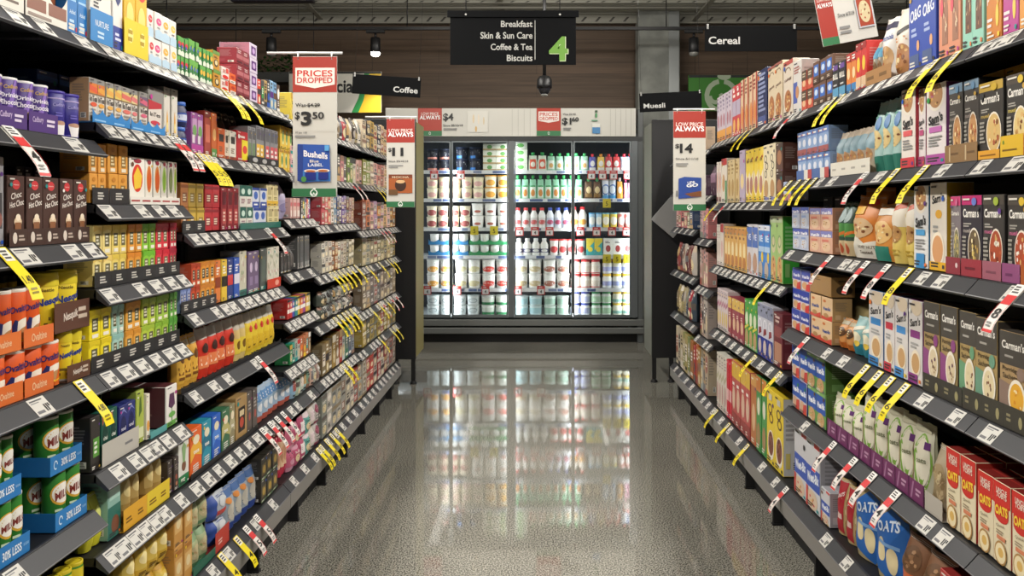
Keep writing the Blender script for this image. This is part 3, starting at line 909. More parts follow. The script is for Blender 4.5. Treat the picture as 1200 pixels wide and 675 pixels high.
# header with its price tiles
hd = MB(); hz0, hz1 = fz(160), fz(127); hw = fx(745) - fx0
hd.box(-hw / 2, 0, 0, hw / 2, .03, hz1 - hz0, mat('d6d4cc', .45), .002)
hx0 = fx0
def U(px): return (fx(px) - hx0) / hw
els = []
for px in list(range(600, 628, 7)) + list(range(715, 744, 6)):
    els.append(('r', U(px), .03, U(px + .5), .97, 'bcbab2'))
RED, GRN = 'b43c2c', '35784c'
els += [('r', U(490), .2, U(518), 1, RED), ('r', U(490), .02, U(518), .2, GRN), ('a', U(504), .11, .004, .055, 90, 420, .35, 'e8f0e8'),
        ('t', 'LOW PRICE', U(504), .8, U(514) - U(494), .1, 'f2ded8'), ('t', 'ALWAYS', U(504), .67, U(516) - U(492), .14, 'ffffff', 0, .04),
        ('t', '$4', U(525.5), .67, U(532) - U(520), .3, '1c1c1e', 0, .05), ('t', 'Since 08/10/18', U(531), .39, U(543) - U(520), .08, '3a3a3c'), ('l', U(520), U(536), .3, .2, 2, '8a8a8a'),
        ('r', U(548), .15, U(572), .9, 'dedcd4'), ('e', U(555), .62, .004, .16, 'e2cfae'), ('e', U(561), .6, .004, .18, 'e8dcc8'), ('e', U(558), .26, .004, .1, 'd8b070'), ('e', U(567), .55, .003, .14, 'd8c8a8'),
        ('r', U(629), .2, U(657), 1, RED), ('r', U(629), .02, U(657), .2, GRN), ('a', U(643), .11, .004, .055, 90, 420, .35, 'e8f0e8'),
        ('p', [(U(631), .88), (U(631), .55), (U(643), .48), (U(655), .55), (U(655), .88)], 'f0e6e0'),
        ('t', 'PRICES', U(643), .78, U(653.5) - U(632.5), .13, 'c83a2c'), ('t', 'DROPPED', U(643), .63, U(653.5) - U(632.5), .12, 'c83a2c'),
        ('t', 'Was $2.90', U(667), .78, U(675) - U(660), .08, '4a4a4c'), ('t', '$1', U(664), .52, U(670) - U(659), .28, '1c1c1e', 0, .05), ('t', '60', U(674), .6, U(678) - U(670), .16, '1c1c1e', 0, .04), ('l', U(660), U(671), .32, .2, 2, '8a8a8a'),
        ('r', U(694), .1, U(703), .32, '4888c0'), ('r', U(694), .32, U(703), .45, 'e6e6e0'), ('e', U(698.5), .74, .004, .09, '3f9a58'), ('r', U(697), .85, U(700), .92, '3a5a40'), ('l', U(693), U(704), .6, .52, 1, '6aa080')]
draw(hd, lambda u, v, f: ((u - .5) * hw, -f, v * (hz1 - hz0)), els, 1, 1, (hz1 - hz0) / hw, .0006, .0004)
hd.build('header_panel', fr, (hx0 + hw / 2 - RX, -.012, hz0))
fbox('top_rail', fx0 + .01, FY + .0, fz(165), fx1 - .01, FY + .05, fz(160) - .002, '2a2c2e')
# mullions with light tubes behind them
for px, w in ((457, 8), (599, 7.5), (743.5, 8)):
    fbox('mullion', fx(px - w / 2), FY + .0, fz(372), fx(px + w / 2), FY + .05, fz(165), MUL, c=.003)
LED = mat('f4f8ff', .4, 0, 4.0)
for px in (457, 528.5, 599, 671.5, 742):
    mb = MB(); mb.box(-.014, 0, 0, .014, .02, 1.8, MUL, .003); ch = mb.build('light_channel', fr, (fx(px) - RX, .046, .31)); mb = MB(); mb.box(-.01, .0205, .01, .01, .0225, 1.79, LED); mb.build('light_strip', ch)
# doors
gl = bpy.data.materials.new('door_glass'); gl.use_nodes = True
nt = gl.node_tree; nt.nodes.clear()
out = nt.nodes.new('ShaderNodeOutputMaterial'); mix = nt.nodes.new('ShaderNodeMixShader'); tr = nt.nodes.new('ShaderNodeBsdfTransparent'); gs = nt.nodes.new('ShaderNodeBsdfGlossy'); fn = nt.nodes.new('ShaderNodeFresnel')
tr.inputs['Color'].default_value = (.94, .96, .96, 1); gs.inputs['Roughness'].default_value = .02; fn.inputs['IOR'].default_value = 1.45
nt.links.new(fn.outputs[0], mix.inputs[0]); nt.links.new(tr.outputs[0], mix.inputs[1]); nt.links.new(gs.outputs[0], mix.inputs[2]); nt.links.new(mix.outputs[0], out.inputs[0])
for a, b, hs in ((461, 528, 1), (529, 595, -1), (603, 671, 1), (672, 739.5, -1)):
    x0, x1 = fx(a), fx(b); z0, z1 = fz(372.5), fz(164.5); w = x1 - x0; hh = z1 - z0
    mb = MB(); t = .014; dm = mat('7c8386', .3, .5)
    for (p, q, r, s) in ((0, 0, t, hh), (w - t, 0, w, hh), (t, 0, w - t, .03), (t, hh - .02, w - t, hh)):
        mb.box(p - w / 2, 0, q, r - w / 2, .03, s, dm)
    dr = mb.build('door', fr, ((x0 + x1) / 2 - RX, .012, z0))
    mb = MB(); mb.box(-w / 2 + t, .012, .03, w / 2 - t, .017, hh - .02, gl); mb.build('door_glass', dr)
    mb = MB(); hx = hs * (w / 2 - .012); mb.tube([(hx, -.002, .75), (hx, -.03, .77), (hx, -.03, 1.15), (hx, -.002, 1.17)], .006, MET); mb.build('door_handle', dr)
FSH = [200, 233, 267, 299.5, 338]
for i, py in enumerate(FSH):
    z = fz(py, FY + .14)
    so = fbox('wire_shelf', fx0 + .04, FY + .13, z - .012, fx1 - .07, FY + .62, z, mat('dfe4e6', .4))
    mb = MB(); L = fx1 - fx0 - .11
    mb.box(-L / 2, -.012, -.035, L / 2, -.002, .004, mat('e6e8ea', .4))
    rng = random.Random(i)
    x = -L / 2 + .03
    while x < L / 2 - .12:
        w = rng.choice((.06, .09, .14))
        mb.box(x, -.0135, -.03, x + w, -.0122, -.002, rng.choice(('5a6a98', '6a7aa4', 'f4f4f2', 'f4f4f2', '8490b0'))); x += w + rng.choice((.01, .05, .12))
    mb.build('ticket_rail', so, (0, -.245, .012))
for x in [fx(px) for px in (457, 528.5, 599, 671.5, 742)]:
    l = bpy.data.lights.new('fridge_led', 'AREA'); l.shape = 'RECTANGLE'; l.size = .03; l.size_y = 1.8; l.energy = LIGHTS['fridge']; l.color = (.93, .97, 1)
    o = bpy.data.objects.new('fridge_led', l); COL.objects.link(o); o.location = (x, FY + .0705, 1.2); o.rotation_euler = (math.pi / 2, 0, 0)
tag(fr, 'tall glass door fridge of dairy tubs at the end of the aisle', 'fridge')

# what is in the fridge: front faces at FQ
FQ = FY + .155
def fr_run(a, b, n, rows, ptop, pbase, kind, desc, base, els=(), shape='tub', d=.09, cat=None, row_name='top', **o):
    x0, x1 = fx(a, FQ), fx(b, FQ); W = (x1 - x0) / n
    z = fz(pbase, FQ - .015) + .002 if pbase < 370 else .279
    h = (fz(ptop, FQ) - z) / rows
    w = W - .0015; dd = w if shape in ('tin', 'jar', 'tub', 'bottle') else d
    proto = make(shape, kind.replace(' ', '_'), w, h - .003, dd, base, els, o); first = True
    for rw in range(rows):
        for k in range(n):
            ob = proto if first else copy_tree(proto); first = False
            ob.location = (x0 + W * (k + .5), FQ + RNG.uniform(0, .004), z + rw * h); ob.rotation_euler = (0, 0, RNG.uniform(-.03, .03))
            note(ob, cat or kind.split()[-1], desc, row_name + ' fridge shelf', a + (b - a) * (k + .5) / n, rw, rows)
def fr_tray(a, b, n, ptop, pbase, base, desc, els, row_name):
    x0, x1 = fx(a, FQ), fx(b, FQ); W = (x1 - x0) / n; z = fz(299.5, FQ - .015) + .002
    z += (fz(274, FQ) - z) / 2 - .0012 if pbase < 290 else -.0014
    proto = make('tray', 'display_tray', W - .004, .056, .13, base, els, {'wave': 2, 'walls': False})
    for k in range(n):
        ob = proto if k == 0 else copy_tree(proto)
        ob.location = (x0 + W * (k + .5), FQ - .012, z); note(ob, 'tray', desc, row_name + ' fridge shelf', a + (b - a) * (k + .5) / n)
LB = lambda c, i='3a3a44': [('r', .22, .15, .78, .85, c), ('l', .3, .75, .75, .35, 2, i)]
FR = 'second'
r = 'top'
fr_run(499, 527, 2, 2, 174, 200, 'yoghurt tub', 'black yoghurt tub with pink rim', '20222c', [('l', .25, .75, .8, .35, 3, 'ece8e4'), ('r', .2, .05, .8, .25, 'd89080')], row_name=r, lid='2c3448')
fr_run(533, 565, 2, 2, 172, 200, 'yoghurt tub', 'navy yoghurt tub with white writing', '1c2030', [('l', .25, .75, .85, .35, 3, 'ece8e4'), ('r', .12, .05, .5, .3, '3a7ac0')], row_name=r, lid='20304c')
fr_run(566, 597, 2, 4, 168, 200, 'margarine box', 'cream and green flat dairy pack', 'e4e4d4', [('e', .5, .5, .2, .3, '6aa05a'), ('r', 0, 0, 1, .22, 'b89a68')], 'box', .1, row_name=r, cat='box')
fr_run(602, 618, 1, 4, 166, 200, 'margarine box', 'pale green flat dairy pack', 'dfe6d4', [('e', .5, .5, .25, .3, '6ab05a'), ('l', .1, .4, .8, .4, 2, '5a6a50')], 'box', .1, row_name=r, cat='box')
gcols = ['e8e4d8']
fr_run(619, 641, 2, 1, 178, 200, 'yoghurt pouch', 'green capped pouch with red label', 'd8e0d0', [('r', .15, .12, .85, .75, 'd85a40'), ('e', .5, .4, .25, .18, 'ece4d8')], 'spout', .06, row_name=r, lid='2f9a50')
fr_run(641, 690, 5, 1, 179, 200, 'yoghurt pouch', 'green capped pouch with pale label', '9cc8ac', [('r', .15, .1, .85, .7, 'e4e6dc'), ('e', .5, .35, .25, .16, 'd8a868')], 'spout', .06, row_name=r, lid='2f9a50')
for a, c, lid, n_ in ((690, '5a5aa8', 'd83a4a', 'blue'), (700, 'e8c04a', 'e89a30', 'yellow'), (709, 'c83440', 'c83440', 'red'), (718, 'd84848', 'c83440', 'bright red'), (727, 'c8d0e4', 'd83a4a', 'white'), (735, '88a8dc', 'c83440', 'pale blue')):
    fr_run(a, min(a + 9, 741), 1, 1, 180, 200, 'yoghurt pouch', n_ + ' children yoghurt pouch', c, [('e', .5, .5, .3, .22, 'f0ece6'), ('r', .1, .04, .9, .22, 'e8e4e0')], 'spout', .05, row_name=r, lid=lid)
r = 'second'
fr_run(499, 567, 5, 2, 207, 233, 'yoghurt tub', 'cream yoghurt tub with small print', 'eee4c4', [('e', .5, .4, .25, .25, 'd8a8a0'), ('l', .3, .7, .85, .6, 2, '8a7a5a')], row_name=r, lid='d8d0b4')
fr_run(567, 597, 2, 2, 205, 233, 'yoghurt tub', 'cream yoghurt tub with orange lid', 'f0e8cc', [('e', .5, .4, .25, .28, 'e8a840')], row_name=r, lid='eca22c')
fr_run(602, 683, 9, 1, 205, 233, 'yoghurt pouch', 'green capped fruit pouch', '8cc4a4', [('r', .15, .05, .85, .6, 'e0e4d8'), ('e', .5, .3, .28, .18, 'd08848'), ('r', .15, .6, .85, .68, '3c9a5c')], 'spout', .06, row_name=r, lid='3aa458')
fr_run(685, 705, 2, 1, 208, 233, 'yoghurt pouch', 'brown chocolate pouch with green cap', '5c4028', [('e', .5, .5, .3, .2, 'd8c090'), ('r', .1, .1, .9, .3, '8c6a3a')], 'spout', .06, row_name=r, lid='3a8a48')
fr_run(706, 722, 2, 1, 210, 233, 'drink can', 'white and blue drink can', 'dce4ec', [('a', .5, .5, .35, .3, 0, 360, .25, '3a6ab0'), ('r', 0, 0, 1, .2, '4a9ad0')], 'tin', row_name=r)
fr_run(723, 730, 1, 1, 208, 233, 'yoghurt pouch', 'orange drink pouch', 'e8a040', [('e', .5, .5, .3, .2, 'f4e8d0')], 'spout', .05, row_name=r, lid='e8e4e0')
fr_run(731, 741, 2, 1, 210, 233, 'yoghurt pouch', 'pink drink pouch', 'e0a0b8', [('e', .5, .5, .3, .2, 'f4e8e4')], 'spout', .05, row_name=r, lid='c84a7a')
r = 'third'
fr_run(499, 551, 4, 2, 241, 267, 'yoghurt tub', 'cream yoghurt tub with berry picture', 'efe6cc', [('e', .5, .4, .3, .3, 'a85a58'), ('l', .3, .7, .9, .7, 2, '6a5a48')], row_name=r, lid='e4dcc4')
fr_run(552, 597, 3, 2, 238, 267, 'yoghurt tub', 'tall white yoghurt tub', 'f4f2ec', [('e', .5, .35, .16, .12, 'b86a58'), ('l', .35, .65, .7, .6, 1, '7a7a7a')], row_name=r, lid='f0eee8')
fr_run(602, 640, 4, 1, 243, 267, 'milk bottle', 'white bottle with red cap', 'ecebe6', [('r', .2, .1, .8, .8, 'd8d4d0'), ('e', .5, .4, .25, .2, 'c85a5a')], 'bottle', row_name=r, lid='c8383c')
fr_run(640, 668, 3, 1, 243, 267, 'milk bottle', 'white bottle with blue cap', 'e6e8ee', [('r', .2, .1, .8, .8, 'c8d0e0'), ('e', .5, .4, .25, .2, 'b84a68')], 'bottle', row_name=r, lid='3a50a8')
fr_run(668, 688, 2, 1, 242, 267, 'milk bottle', 'cream bottle with bright red cap', 'eee6da', [('e', .5, .4, .3, .25, 'd89a48')], 'bottle', row_name=r, lid='d0262e')
fr_run(690, 706, 2, 1, 249, 267, 'yoghurt pot', 'pale blue children yoghurt pot', 'a8cce4', [('e', .5, .5, .3, .3, 'f0f0e8')], row_name=r, lid='4a9ac8')
fr_run(706, 724, 2, 1, 249, 267, 'yoghurt pot', 'yellow children yoghurt pot', 'ecd45a', [('e', .5, .5, .3, .3, 'f4f0e0')], row_name=r, lid='6ab0c8')
fr_run(724, 741, 2, 1, 249, 267, 'yoghurt pot', 'coral children yoghurt pot', 'e48a80', [('e', .5, .5, .3, .3, 'f4ece6')], row_name=r, lid='f0ece8')
r = 'fourth'
fr_run(503, 549, 4, 2, 274, 299.5, 'yoghurt tub', 'white yoghurt tub in blue tray', 'f4f3ee', [('l', .3, .7, .8, .6, 2, '8a9aa8')], row_name=r, lid='ecebe6')
fr_run(550, 597, 4, 2, 274, 299.5, 'yoghurt tub', 'white yoghurt tub in green tray', 'f3f4ec', [('l', .3, .7, .8, .6, 2, '8aa890')], row_name=r, lid='ecebe6')
fr_tray(502, 549, 2, 280.5, 288, '3a7eb0', 'upper blue card tray', [], r); fr_tray(550, 597, 2, 280.5, 288, '3c9a60', 'upper green card tray', [], r)
fr_tray(502, 549, 2, 293, 299.5, '3a7eb0', 'blue card tray', [], r); fr_tray(550, 597, 2, 293, 299.5, '3c9a60', 'green card tray', [], r)
fr_run(603, 643, 4, 1, 279, 299.5, 'milk bottle', 'small white bottle with dark label', 'f0efe8', [('r', .1, .2, .9, .6, '585878'), ('e', .5, .4, .2, .15, 'e8e8e0')], 'bottle', row_name=r, lid='f4f4f0')
fr_run(644, 686, 4, 1, 280, 299.5, 'yoghurt tub', 'white yoghurt tub with red lid', 'f2efe8', [('e', .5, .4, .3, .22, 'c84848')], row_name=r, lid='d83c3c')
fr_run(687, 706, 2, 1, 279, 299.5, 'yoghurt carton', 'teal and yellow carton', '4ab0b4', [('p', [(0, .3), (1, .8), (1, 1), (0, 1)], 'e8d44a'), ('e', .5, .35, .3, .15, 'ecd84a')], 'box', .07, row_name=r)
fr_run(707, 741, 3, 1, 279, 299.5, 'yoghurt carton', 'white carton with dark fruit', 'eeede6', [('e', .5, .4, .25, .2, 'a84848'), ('l', .2, .8, .85, .7, 2, '5a5a5a')], 'box', .07, row_name=r)
r = 'fifth'
for a, b, c, n_ in ((499, 530, 'e0a048', 'orange fruit'), (532, 563, 'd8d0a0', 'pale fruit'), (564, 597, 'd84a40', 'red fruit'), (603, 635, 'c8b890', 'nut'), (636, 668, 'a86a58', 'berry')):
    fr_run(a, b, 2, 2, 304, 338, 'yoghurt tub', 'large white yoghurt tub with %s picture' % n_, 'f2f1ea', [('e', .5, .35, .3, .22, c), ('s', .5, .35, .26, .18, 5, [c, 'efe8d8']), ('l', .3, .7, .85, .65, 2, '8a8a80')], row_name=r, lid='f0efe8', taper=.1)
fr_run(669, 704, 3, 2, 304, 338, 'yoghurt jar', 'cream yoghurt jar with red lid', 'f0eade', [('r', .15, .2, .85, .8, 'e8dccc'), ('l', .3, .7, .75, .5, 2, '4a4a4a'), ('r', 0, .0, 1, .1, 'c84444')], 'jar', row_name=r, lid='c83c3c', cat='jar')
fr_run(706, 741, 3, 2, 304, 338, 'yoghurt jar', 'white yoghurt jar with lilac label', 'f0f0ea', [('r', 0, .2, 1, .7, 'a8b0dc')], 'jar', row_name=r, lid='ecc83c', cat='jar')
r = 'bottom'
fr_run(499, 562, 4, 2, 346, 372, 'yoghurt tub', 'square white yoghurt tub', 'e6ebe8', [('r', .2, .2, .8, .8, 'd8dfde'), ('a', .5, .5, .2, .25, 0, 360, .2, '8a9a9a')], row_name=r, lid='dfe6e4', taper=.1)
fr_run(563, 597, 2, 2, 346, 372, 'yoghurt tub', 'square white yoghurt tub in green tray', 'ecefe6', [('r', .2, .3, .8, .8, 'd8dccf'), ('r', 0, 0, 1, .3, '2c7a4a')], row_name=r, lid='e6e8e0', taper=.1)
fr_run(603, 636, 2, 2, 347, 372, 'yoghurt tub', 'pale aqua yoghurt tub', 'd4e6e6', [('r', .2, .15, .8, .8, 'aed0d4')], row_name=r, lid='dcebea', taper=.1)
fr_run(637, 667, 2, 2, 347, 372, 'yoghurt tub', 'pale sage yoghurt tub', 'd8e6da', [('r', .2, .15, .8, .8, 'a8c8b4')], row_name=r, lid='dceadf', taper=.1)
fr_run(669, 692, 2, 2, 342, 372, 'yoghurt jar', 'white yoghurt jar with blue lid', 'eef0ee', [('r', .15, .1, .85, .9, 'b8bcdc')], 'jar', row_name=r, lid='3c48a0', cat='jar')
fr_run(693, 717, 2, 2, 342, 372, 'yoghurt jar', 'white yoghurt jar with green lid', 'eef0e8', [('r', .1, .1, .9, .9, 'b4d4b0')], 'jar', row_name=r, lid='3c9a58', cat='jar')
fr_run(718, 741, 2, 2, 342, 372, 'yoghurt jar', 'cream yoghurt jar with yellow lid', 'f0ecd8', [('r', 0, .1, 1, .5, '88b4a8')], 'jar', row_name=r, lid='e8c040', cat='jar')
def fr_tag(px, py, row, kind):
    mb = MB(); w, h = .085, .095; c = 'e8d43a' if kind == 'yellow' else 'd84440'
    mb.box(-w / 2, -.001, -h, w / 2, 0, 0, c)
    draw(mb, lambda u, v, f: ((u - .5) * w, -.001 - f, -h + v * h), ([('t', '5', .5, .45, .3, .5, '4a4210')] if kind == 'yellow' else [('r', .1, .08, .9, .65, 'f4f0ee'), ('t', '4', .5, .36, .25, .4, '2a2a2a'), ('l', .2, .8, .92, .76, 1, 'f0d8d4')]), 1, 1, 1)
    o = mb.build('sale_tag', None, (fx(px, FQ - .04), FQ - .052, fz(py, FQ - .04)))
    note(o, 'tag', kind + ' sale ticket', row + ' fridge shelf', px)
for row, py, xs, kd in (('top', 200, [509, 540, 693, 706, 719, 735], 'red'), ('second', 233, [711], 'yellow'), ('third', 266, [609, 627, 644, 680, 699, 717, 734], 'red'), ('third', 265, [556, 579], 'yellow'), ('fourth', 298, [711, 723, 735], 'yellow'), ('fifth', 335, [501, 536, 569, 607, 634], 'red')):
    for px in xs: fr_tag(px, py, row, kd)

# ================================================================== signs
def board(name, w, h, base, els, loc, rz=0.0, t=.006, tilt=0.0):
    mb = MB(); mb.box(-w / 2, 0, 0, w / 2, t, h, base, .0008)
    draw(mb, lambda u, v, f: ((u - .5) * w, -f, v * h), els, 1, 1, h / w, .0008, .0005)
    return mb
SB = mat('08090b', .8, 0, 0, .12)
# the aisle sign
Y = 6.0; x0, _, z1 = at(527.5, 13, Y); x1, _, z0 = at(675, 76, Y)
t = empty('aisle_sign', ((x0 + x1) / 2, Y, z0)); w, h = x1 - x0, z1 - z0
u = lambda px: (px - 527.5) / 147.5
v = lambda py: (76 - py) / 63
GY = 'a4a4a0'
els = [('t', 'Breakfast', u(605.5), v(28), u(624) - u(587), .12, GY, 0, .03), ('t', 'Skin & Sun Care', u(593.5), v(41.5), u(624) - u(563), .125, GY, 0, .03), ('t', 'Coffee & Tea', u(599.5), v(55), u(624) - u(575), .12, GY, 0, .03), ('t', 'Biscuits', u(609), v(68), u(624) - u(594), .12, GY, 0, .03),
       ('r', u(626.6), v(70), u(627.4), v(24), GY), ('t', '4', u(655), v(57.5), u(666) - u(643.5), .46, 'b4c09c', 0, .07), ('t', '4', u(654.3), v(57), u(665) - u(643), .45, '5c8a2e', 0, .06)]
board('sign_panel', w, h, SB, els, (0, 0, 0)).build('sign_panel', t)
mb = MB(); mb.box(-w / 2 - .022, -.012, h - .05, w / 2 + .022, -.001, h + .003, SB, .002); mb.build('top_rail', t)
for px in (546, 656):
    mb = MB(); mb.lathe([(.006, 0), (.0085, .002), (.006, .005)], 'b8b8b4', 0, 0, 12); o = mb.build('fixing_bolt', t, ((px - 601.2) / F * Y, -.012, h - .03)); o.rotation_euler = (math.pi / 2, 0, 0)
    mb = MB(); mb.tube([(0, 0, h), (0, 0, ZC - .01 - z0)], .004, '2a2a2c'); mb.build('hanging_rod', t, ((px - 601.2) / F * Y, 0, 0))
tag(t, 'large black hanging aisle sign with white words and a green 4', 'sign')
# security camera dome
x, _, z = at(638, 113, 7.0)
t = empty('security_camera', (x, 7.0, z))
mb = MB(); mb.tube([(0, 0, .16), (0, 0, ZC - .01 - z)], .016, '141416', 12); mb.build('drop_pole', t)
mb = MB(); mb.lathe([(.02, .19), (.05, .18), (.066, .15), (.07, .1), (.07, .075), (.06, .07)], '17171a', 0, 0, 24); mb.build('housing', t)
mb = MB(); mb.lathe([(.003, .008), (.025, .014), (.045, .032), (.056, .055), (.058, .075)], mat('2c2c30', .08), 0, 0, 24); mb.build('dome', t)
mb = MB(); mb.lathe([(.02, .002), (.034, .012), (.03, .02)], mat('8a8a86', .3), 0, 0, 16, bottom=True); mb.build('lens_ring', t)
tag(t, 'black dome security camera on a pole below the aisle sign', 'camera')
# hanging category blades
def blade(px0, py0, px1, py1, Y, text, tu, tw, th, label, rot=0.0, roll=0.0, tv=.42):
    x0, _, z1 = at(px0, py0, Y); x1, _, z0 = at(px1, py1, Y); w, h = x1 - x0, z1 - z0
    t = empty('hanging_sign', ((x0 + x1) / 2, Y, z0), rot); t.rotation_euler = (0, roll, rot)
    board('', w, h, SB, [('t', text, tu, tv, tw, th, 'b4b4b2', 0, .035)], 0).build('sign_panel', t)
    for sx in (-1, 1):
        mb = MB(); mb.tube([(sx * w * .47, .003, h - .01), (sx * w * .47, .003, ZC - .02 - z0)], .0012, '2a2a2c', 6); mb.build('hanging_wire', t)
        mb = MB(); mb.box(sx * w * .47 - .006, -.006, h - .02, sx * w * .47 + .006, -.0015, h + .008, mat('8a8a88', .3), .001); mb.build('clip', t)
    tag(t, label, 'sign')
blade(826, 30, 934, 60, 4.3, 'Cereal', .21, .34, .3, 'black hanging sign reading Cereal above the right shelves')
blade(750, 108, 822, 130, 6.2, 'Muesli', .24, .35, .26, 'small black hanging sign reading Muesli before the pillar', -.12, -.03, .32)
blade(413, 89, 492, 112, 5.7, 'Coffee', .78, .36, .3, 'small black hanging sign reading Coffee left of the aisle sign', .1, .05, .35)
# vertical price fins on rods
def logo(cu, cv, r, asp, c):
    rv = r / asp
    return [('a', cu, cv, r, rv, 100, 440, .28, c), ('a', cu - r * .35, cv, r * .42, rv * .5, 180, 380, .5, c), ('a', cu + r * .35, cv, r * .42, rv * .5, 160, 360, .5, c), ('e', cu + r * .15, cv + rv * 1.15, r * .4, rv * .22, c)]
def fin(px0, py0, px1, py1, Y, els, label, rod, rot=0.0):
    x0, _, z1 = at(px0, py0, Y); x1, _, z0 = at(px1, py1, Y); w, h = x1 - x0, z1 - z0
    t = empty('price_sign', ((x0 + x1) / 2, Y, z0), rot)
    board('', w, h, mat('cac8c1', .5), els, 0, t=.003).build('sign_card', t)
    cx = (x0 + x1) / 2; ra, rb = at(rod[0], 0, Y)[0] - cx, at(rod[1], 0, Y)[0] - cx
    zr = at(0, rod[2], Y)[2] - z0
    mb = MB(); mb.tube([(ra, .002, zr), (rb, .002, zr)], .0048, mat('dedede', .3), 10); mb.build('support_rod', t)
    for k in (-.38, .38):
        mb = MB(); mb.tube([(k * w, .001, h - .012), (k * w, -.002, h + .004), (k * w, .002, zr + .004)], .003, mat('e4e4e0', .3), 6); mb.build('clip', t)
    tag(t, label, 'sign')
R_, G_, K_ = 'a43024', '2f7048', '1d1d20'
A = 165 / 52.
V = lambda py: (231 - py) / 165.
els = [('r', 0, V(108), 1, 1, R_), ('p', [(.06, V(79.5)), (.06, V(99)), (.5, V(103.5)), (.95, V(99)), (.95, V(79.5))], 'f0e4de'),
       ('t', 'PRICES', .5, V(86), .8, .045, 'c8352a', 0, .03), ('t', 'DROPPED', .5, V(94), .8, .04, 'c8352a', 0, .02),
       ('t', 'Was $4.29', .34, V(123.5), .55, .03, K_, 0, .02), ('r', .3, V(123.8), .62, V(123.2), K_), ('t', '$', .11, V(136), .11, .06, K_, 0, .04), ('t', '3', .31, V(139), .24, .1, K_, 0, .07), ('t', '50', .58, V(135.5), .26, .05, K_, 0, .04),
       ('t', '97 per 100', .2, V(156), .26, .018, '4a4a4c'), ('l', .06, .7, V(158), V(162), 1, '8a8a8a'), ('r', .04, V(153.5), .96, V(153), 'bdbbb4'),
       ('p', [(.12, V(169)), (.84, V(170)), (.86, V(212)), (.24, V(214)), (.12, V(212))], '2c54a8'), ('r', .24, V(212.5), .86, V(200), '3c7cc8'), ('r', .12, V(212), .24, V(170), '26408a'),
       ('t', 'Bushells', .53, V(181.5), .54, .045, 'f4f0f4', -.02, .05), ('t', 'Blue', .5, V(189), .2, .02, 'f0e8d8'), ('t', 'LABEL', .53, V(193.5), .34, .022, 'e8ecf4', 0, .03),
       ('e', .42, V(200.5), .15, .012, 'f0e4d8'), ('e', .7, V(200), .15, .012, 'f0e4d8'), ('e', .42, V(200.8), .11, .008, 'b86a3a'), ('e', .7, V(200.3), .11, .008, 'b86a3a'), ('r', .3, V(211), .54, V(202), '1c2c80'), ('r', .6, V(210.5), .82, V(202), '1c2c80'), ('e', .27, V(210), .06, .02, '4c8a48'), ('r', .74, V(177), .84, V(170.5), '5ca4dc'),
       ('r', .02, V(214), .07, V(206), '77777a'),
       ('r', 0, 0, 1, V(221), G_)] + logo(.5, V(226.3), .085, A, 'e8efe8')
fin(343, 66, 395, 231, 3.0, els, 'red and white prices dropped sign with a blue tea box', (313, 401, 62))
def low_fin(px0, py0, px1, py1, Y, price, since, pack, label, rod):
    A = (py1 - py0) / (px1 - px0)
    els = [('r', 0, .73, 1, 1, R_), ('t', 'LOW PRICE', .5, .865, .84, .04, 'f4dcd6', 0, .03), ('t', 'ALWAYS', .5, .82, .9, .05, 'ffffff', 0, .05),
           ('t', '$', .12, .645, .12, .05, K_, 0, .04), ('t', price, .4, .625, .4, .095, K_, 0, .07), ('t', since, .42, .52, .7, .022, '4a4a4c', 0, .02), ('l', .08, .6, .48, .44, 2, '8a8a8a')] + pack + [('r', 0, 0, 1, .065, G_)] + logo(.5, .034, .085, A, 'e8efe8')
    fin(px0, py0, px1, py1, Y, els, label, rod)
low_fin(453, 139, 486, 243, 4.72, '11', 'Since 20/10/18', [('r', .08, .16, .92, .35, 'a85a2c'), ('r', .08, .33, .92, .37, '7a3c24'), ('e', .5, .25, .2, .07, '3c2418'), ('e', .5, .29, .16, .02, 'd8b080'), ('t', 'MOCHA', .5, .34, .6, .02, 'ecd8b8'), ('r', .08, .14, .4, .2, '6a4a2a')], 'red and white low price sign with brown coffee box on left shelves', (428, 488, 137))
low_fin(789, 130, 827, 247, 4.1, '14', 'Since 5/11/18', [('p', [(.16, .12), (.86, .14), (.86, .33), (.34, .34), (.16, .32)], '2a4a98'), ('p', [(.55, .14), (.86, .14), (.86, .2), (.34, .17)], '7a4a2c'), ('t', 'UP&', .55, .285, .24, .022, 'e8ecf4', .01, .05), ('t', 'GO', .58, .255, .36, .035, 'f4f6fa', .01, .08), ('r', .08, .14, .13, .2, '77777a')], 'red and white low price sign with blue drink pack on right shelves', (789, 838, 128))
# special board, green logo board
x0, _, z1 = at(391, 84, 8.6); x1, _, z0 = at(447, 132, 8.6); w, h = x1 - x0 + .5, z1 - z0
t = empty('hanging_sign', (x1 - w / 2, 8.6, z0))
uu = lambda px: 1 - (at(447, 0, 8.6)[0] - at(px, 0, 8.6)[0]) / w
e2 = [('p', [(uu(412), 0), (uu(421), .35), (uu(428), .95), (1, .95), (1, 0)], 'd8b02c'), ('p', [(uu(412), 0), (uu(420), .35), (uu(427), .95), (uu(433), .95), (uu(426), .3), (uu(420), 0)], '2c8a48'), ('r', 0, .95, 1, 1, '1c1c1e'),
      ('t', 'Special', uu(392.5), .6, uu(417) - uu(368), .42, '1c1c1e', 0, .05)]
board('', w, h, mat('cfcdc4', .5), e2, 0).build('sign_panel', t)
for k in (-.4, .4):
    mb = MB(); mb.tube([(k * w, .003, h - .01), (k * w, .003, ZC - .02 - z0)], .0018, '2a2a2c', 6); mb.build('hanging_wire', t)
tag(t, 'white and yellow Special board behind the Coffee sign', 'sign')
x0, _, z1 = at(807, 88, 9.0); x1, _, z0 = at(884, 130, 9.0); w, h = x1 - x0, z1 - z0
t = empty('logo_sign', ((x0 + x1) / 2, 9.0, z0))
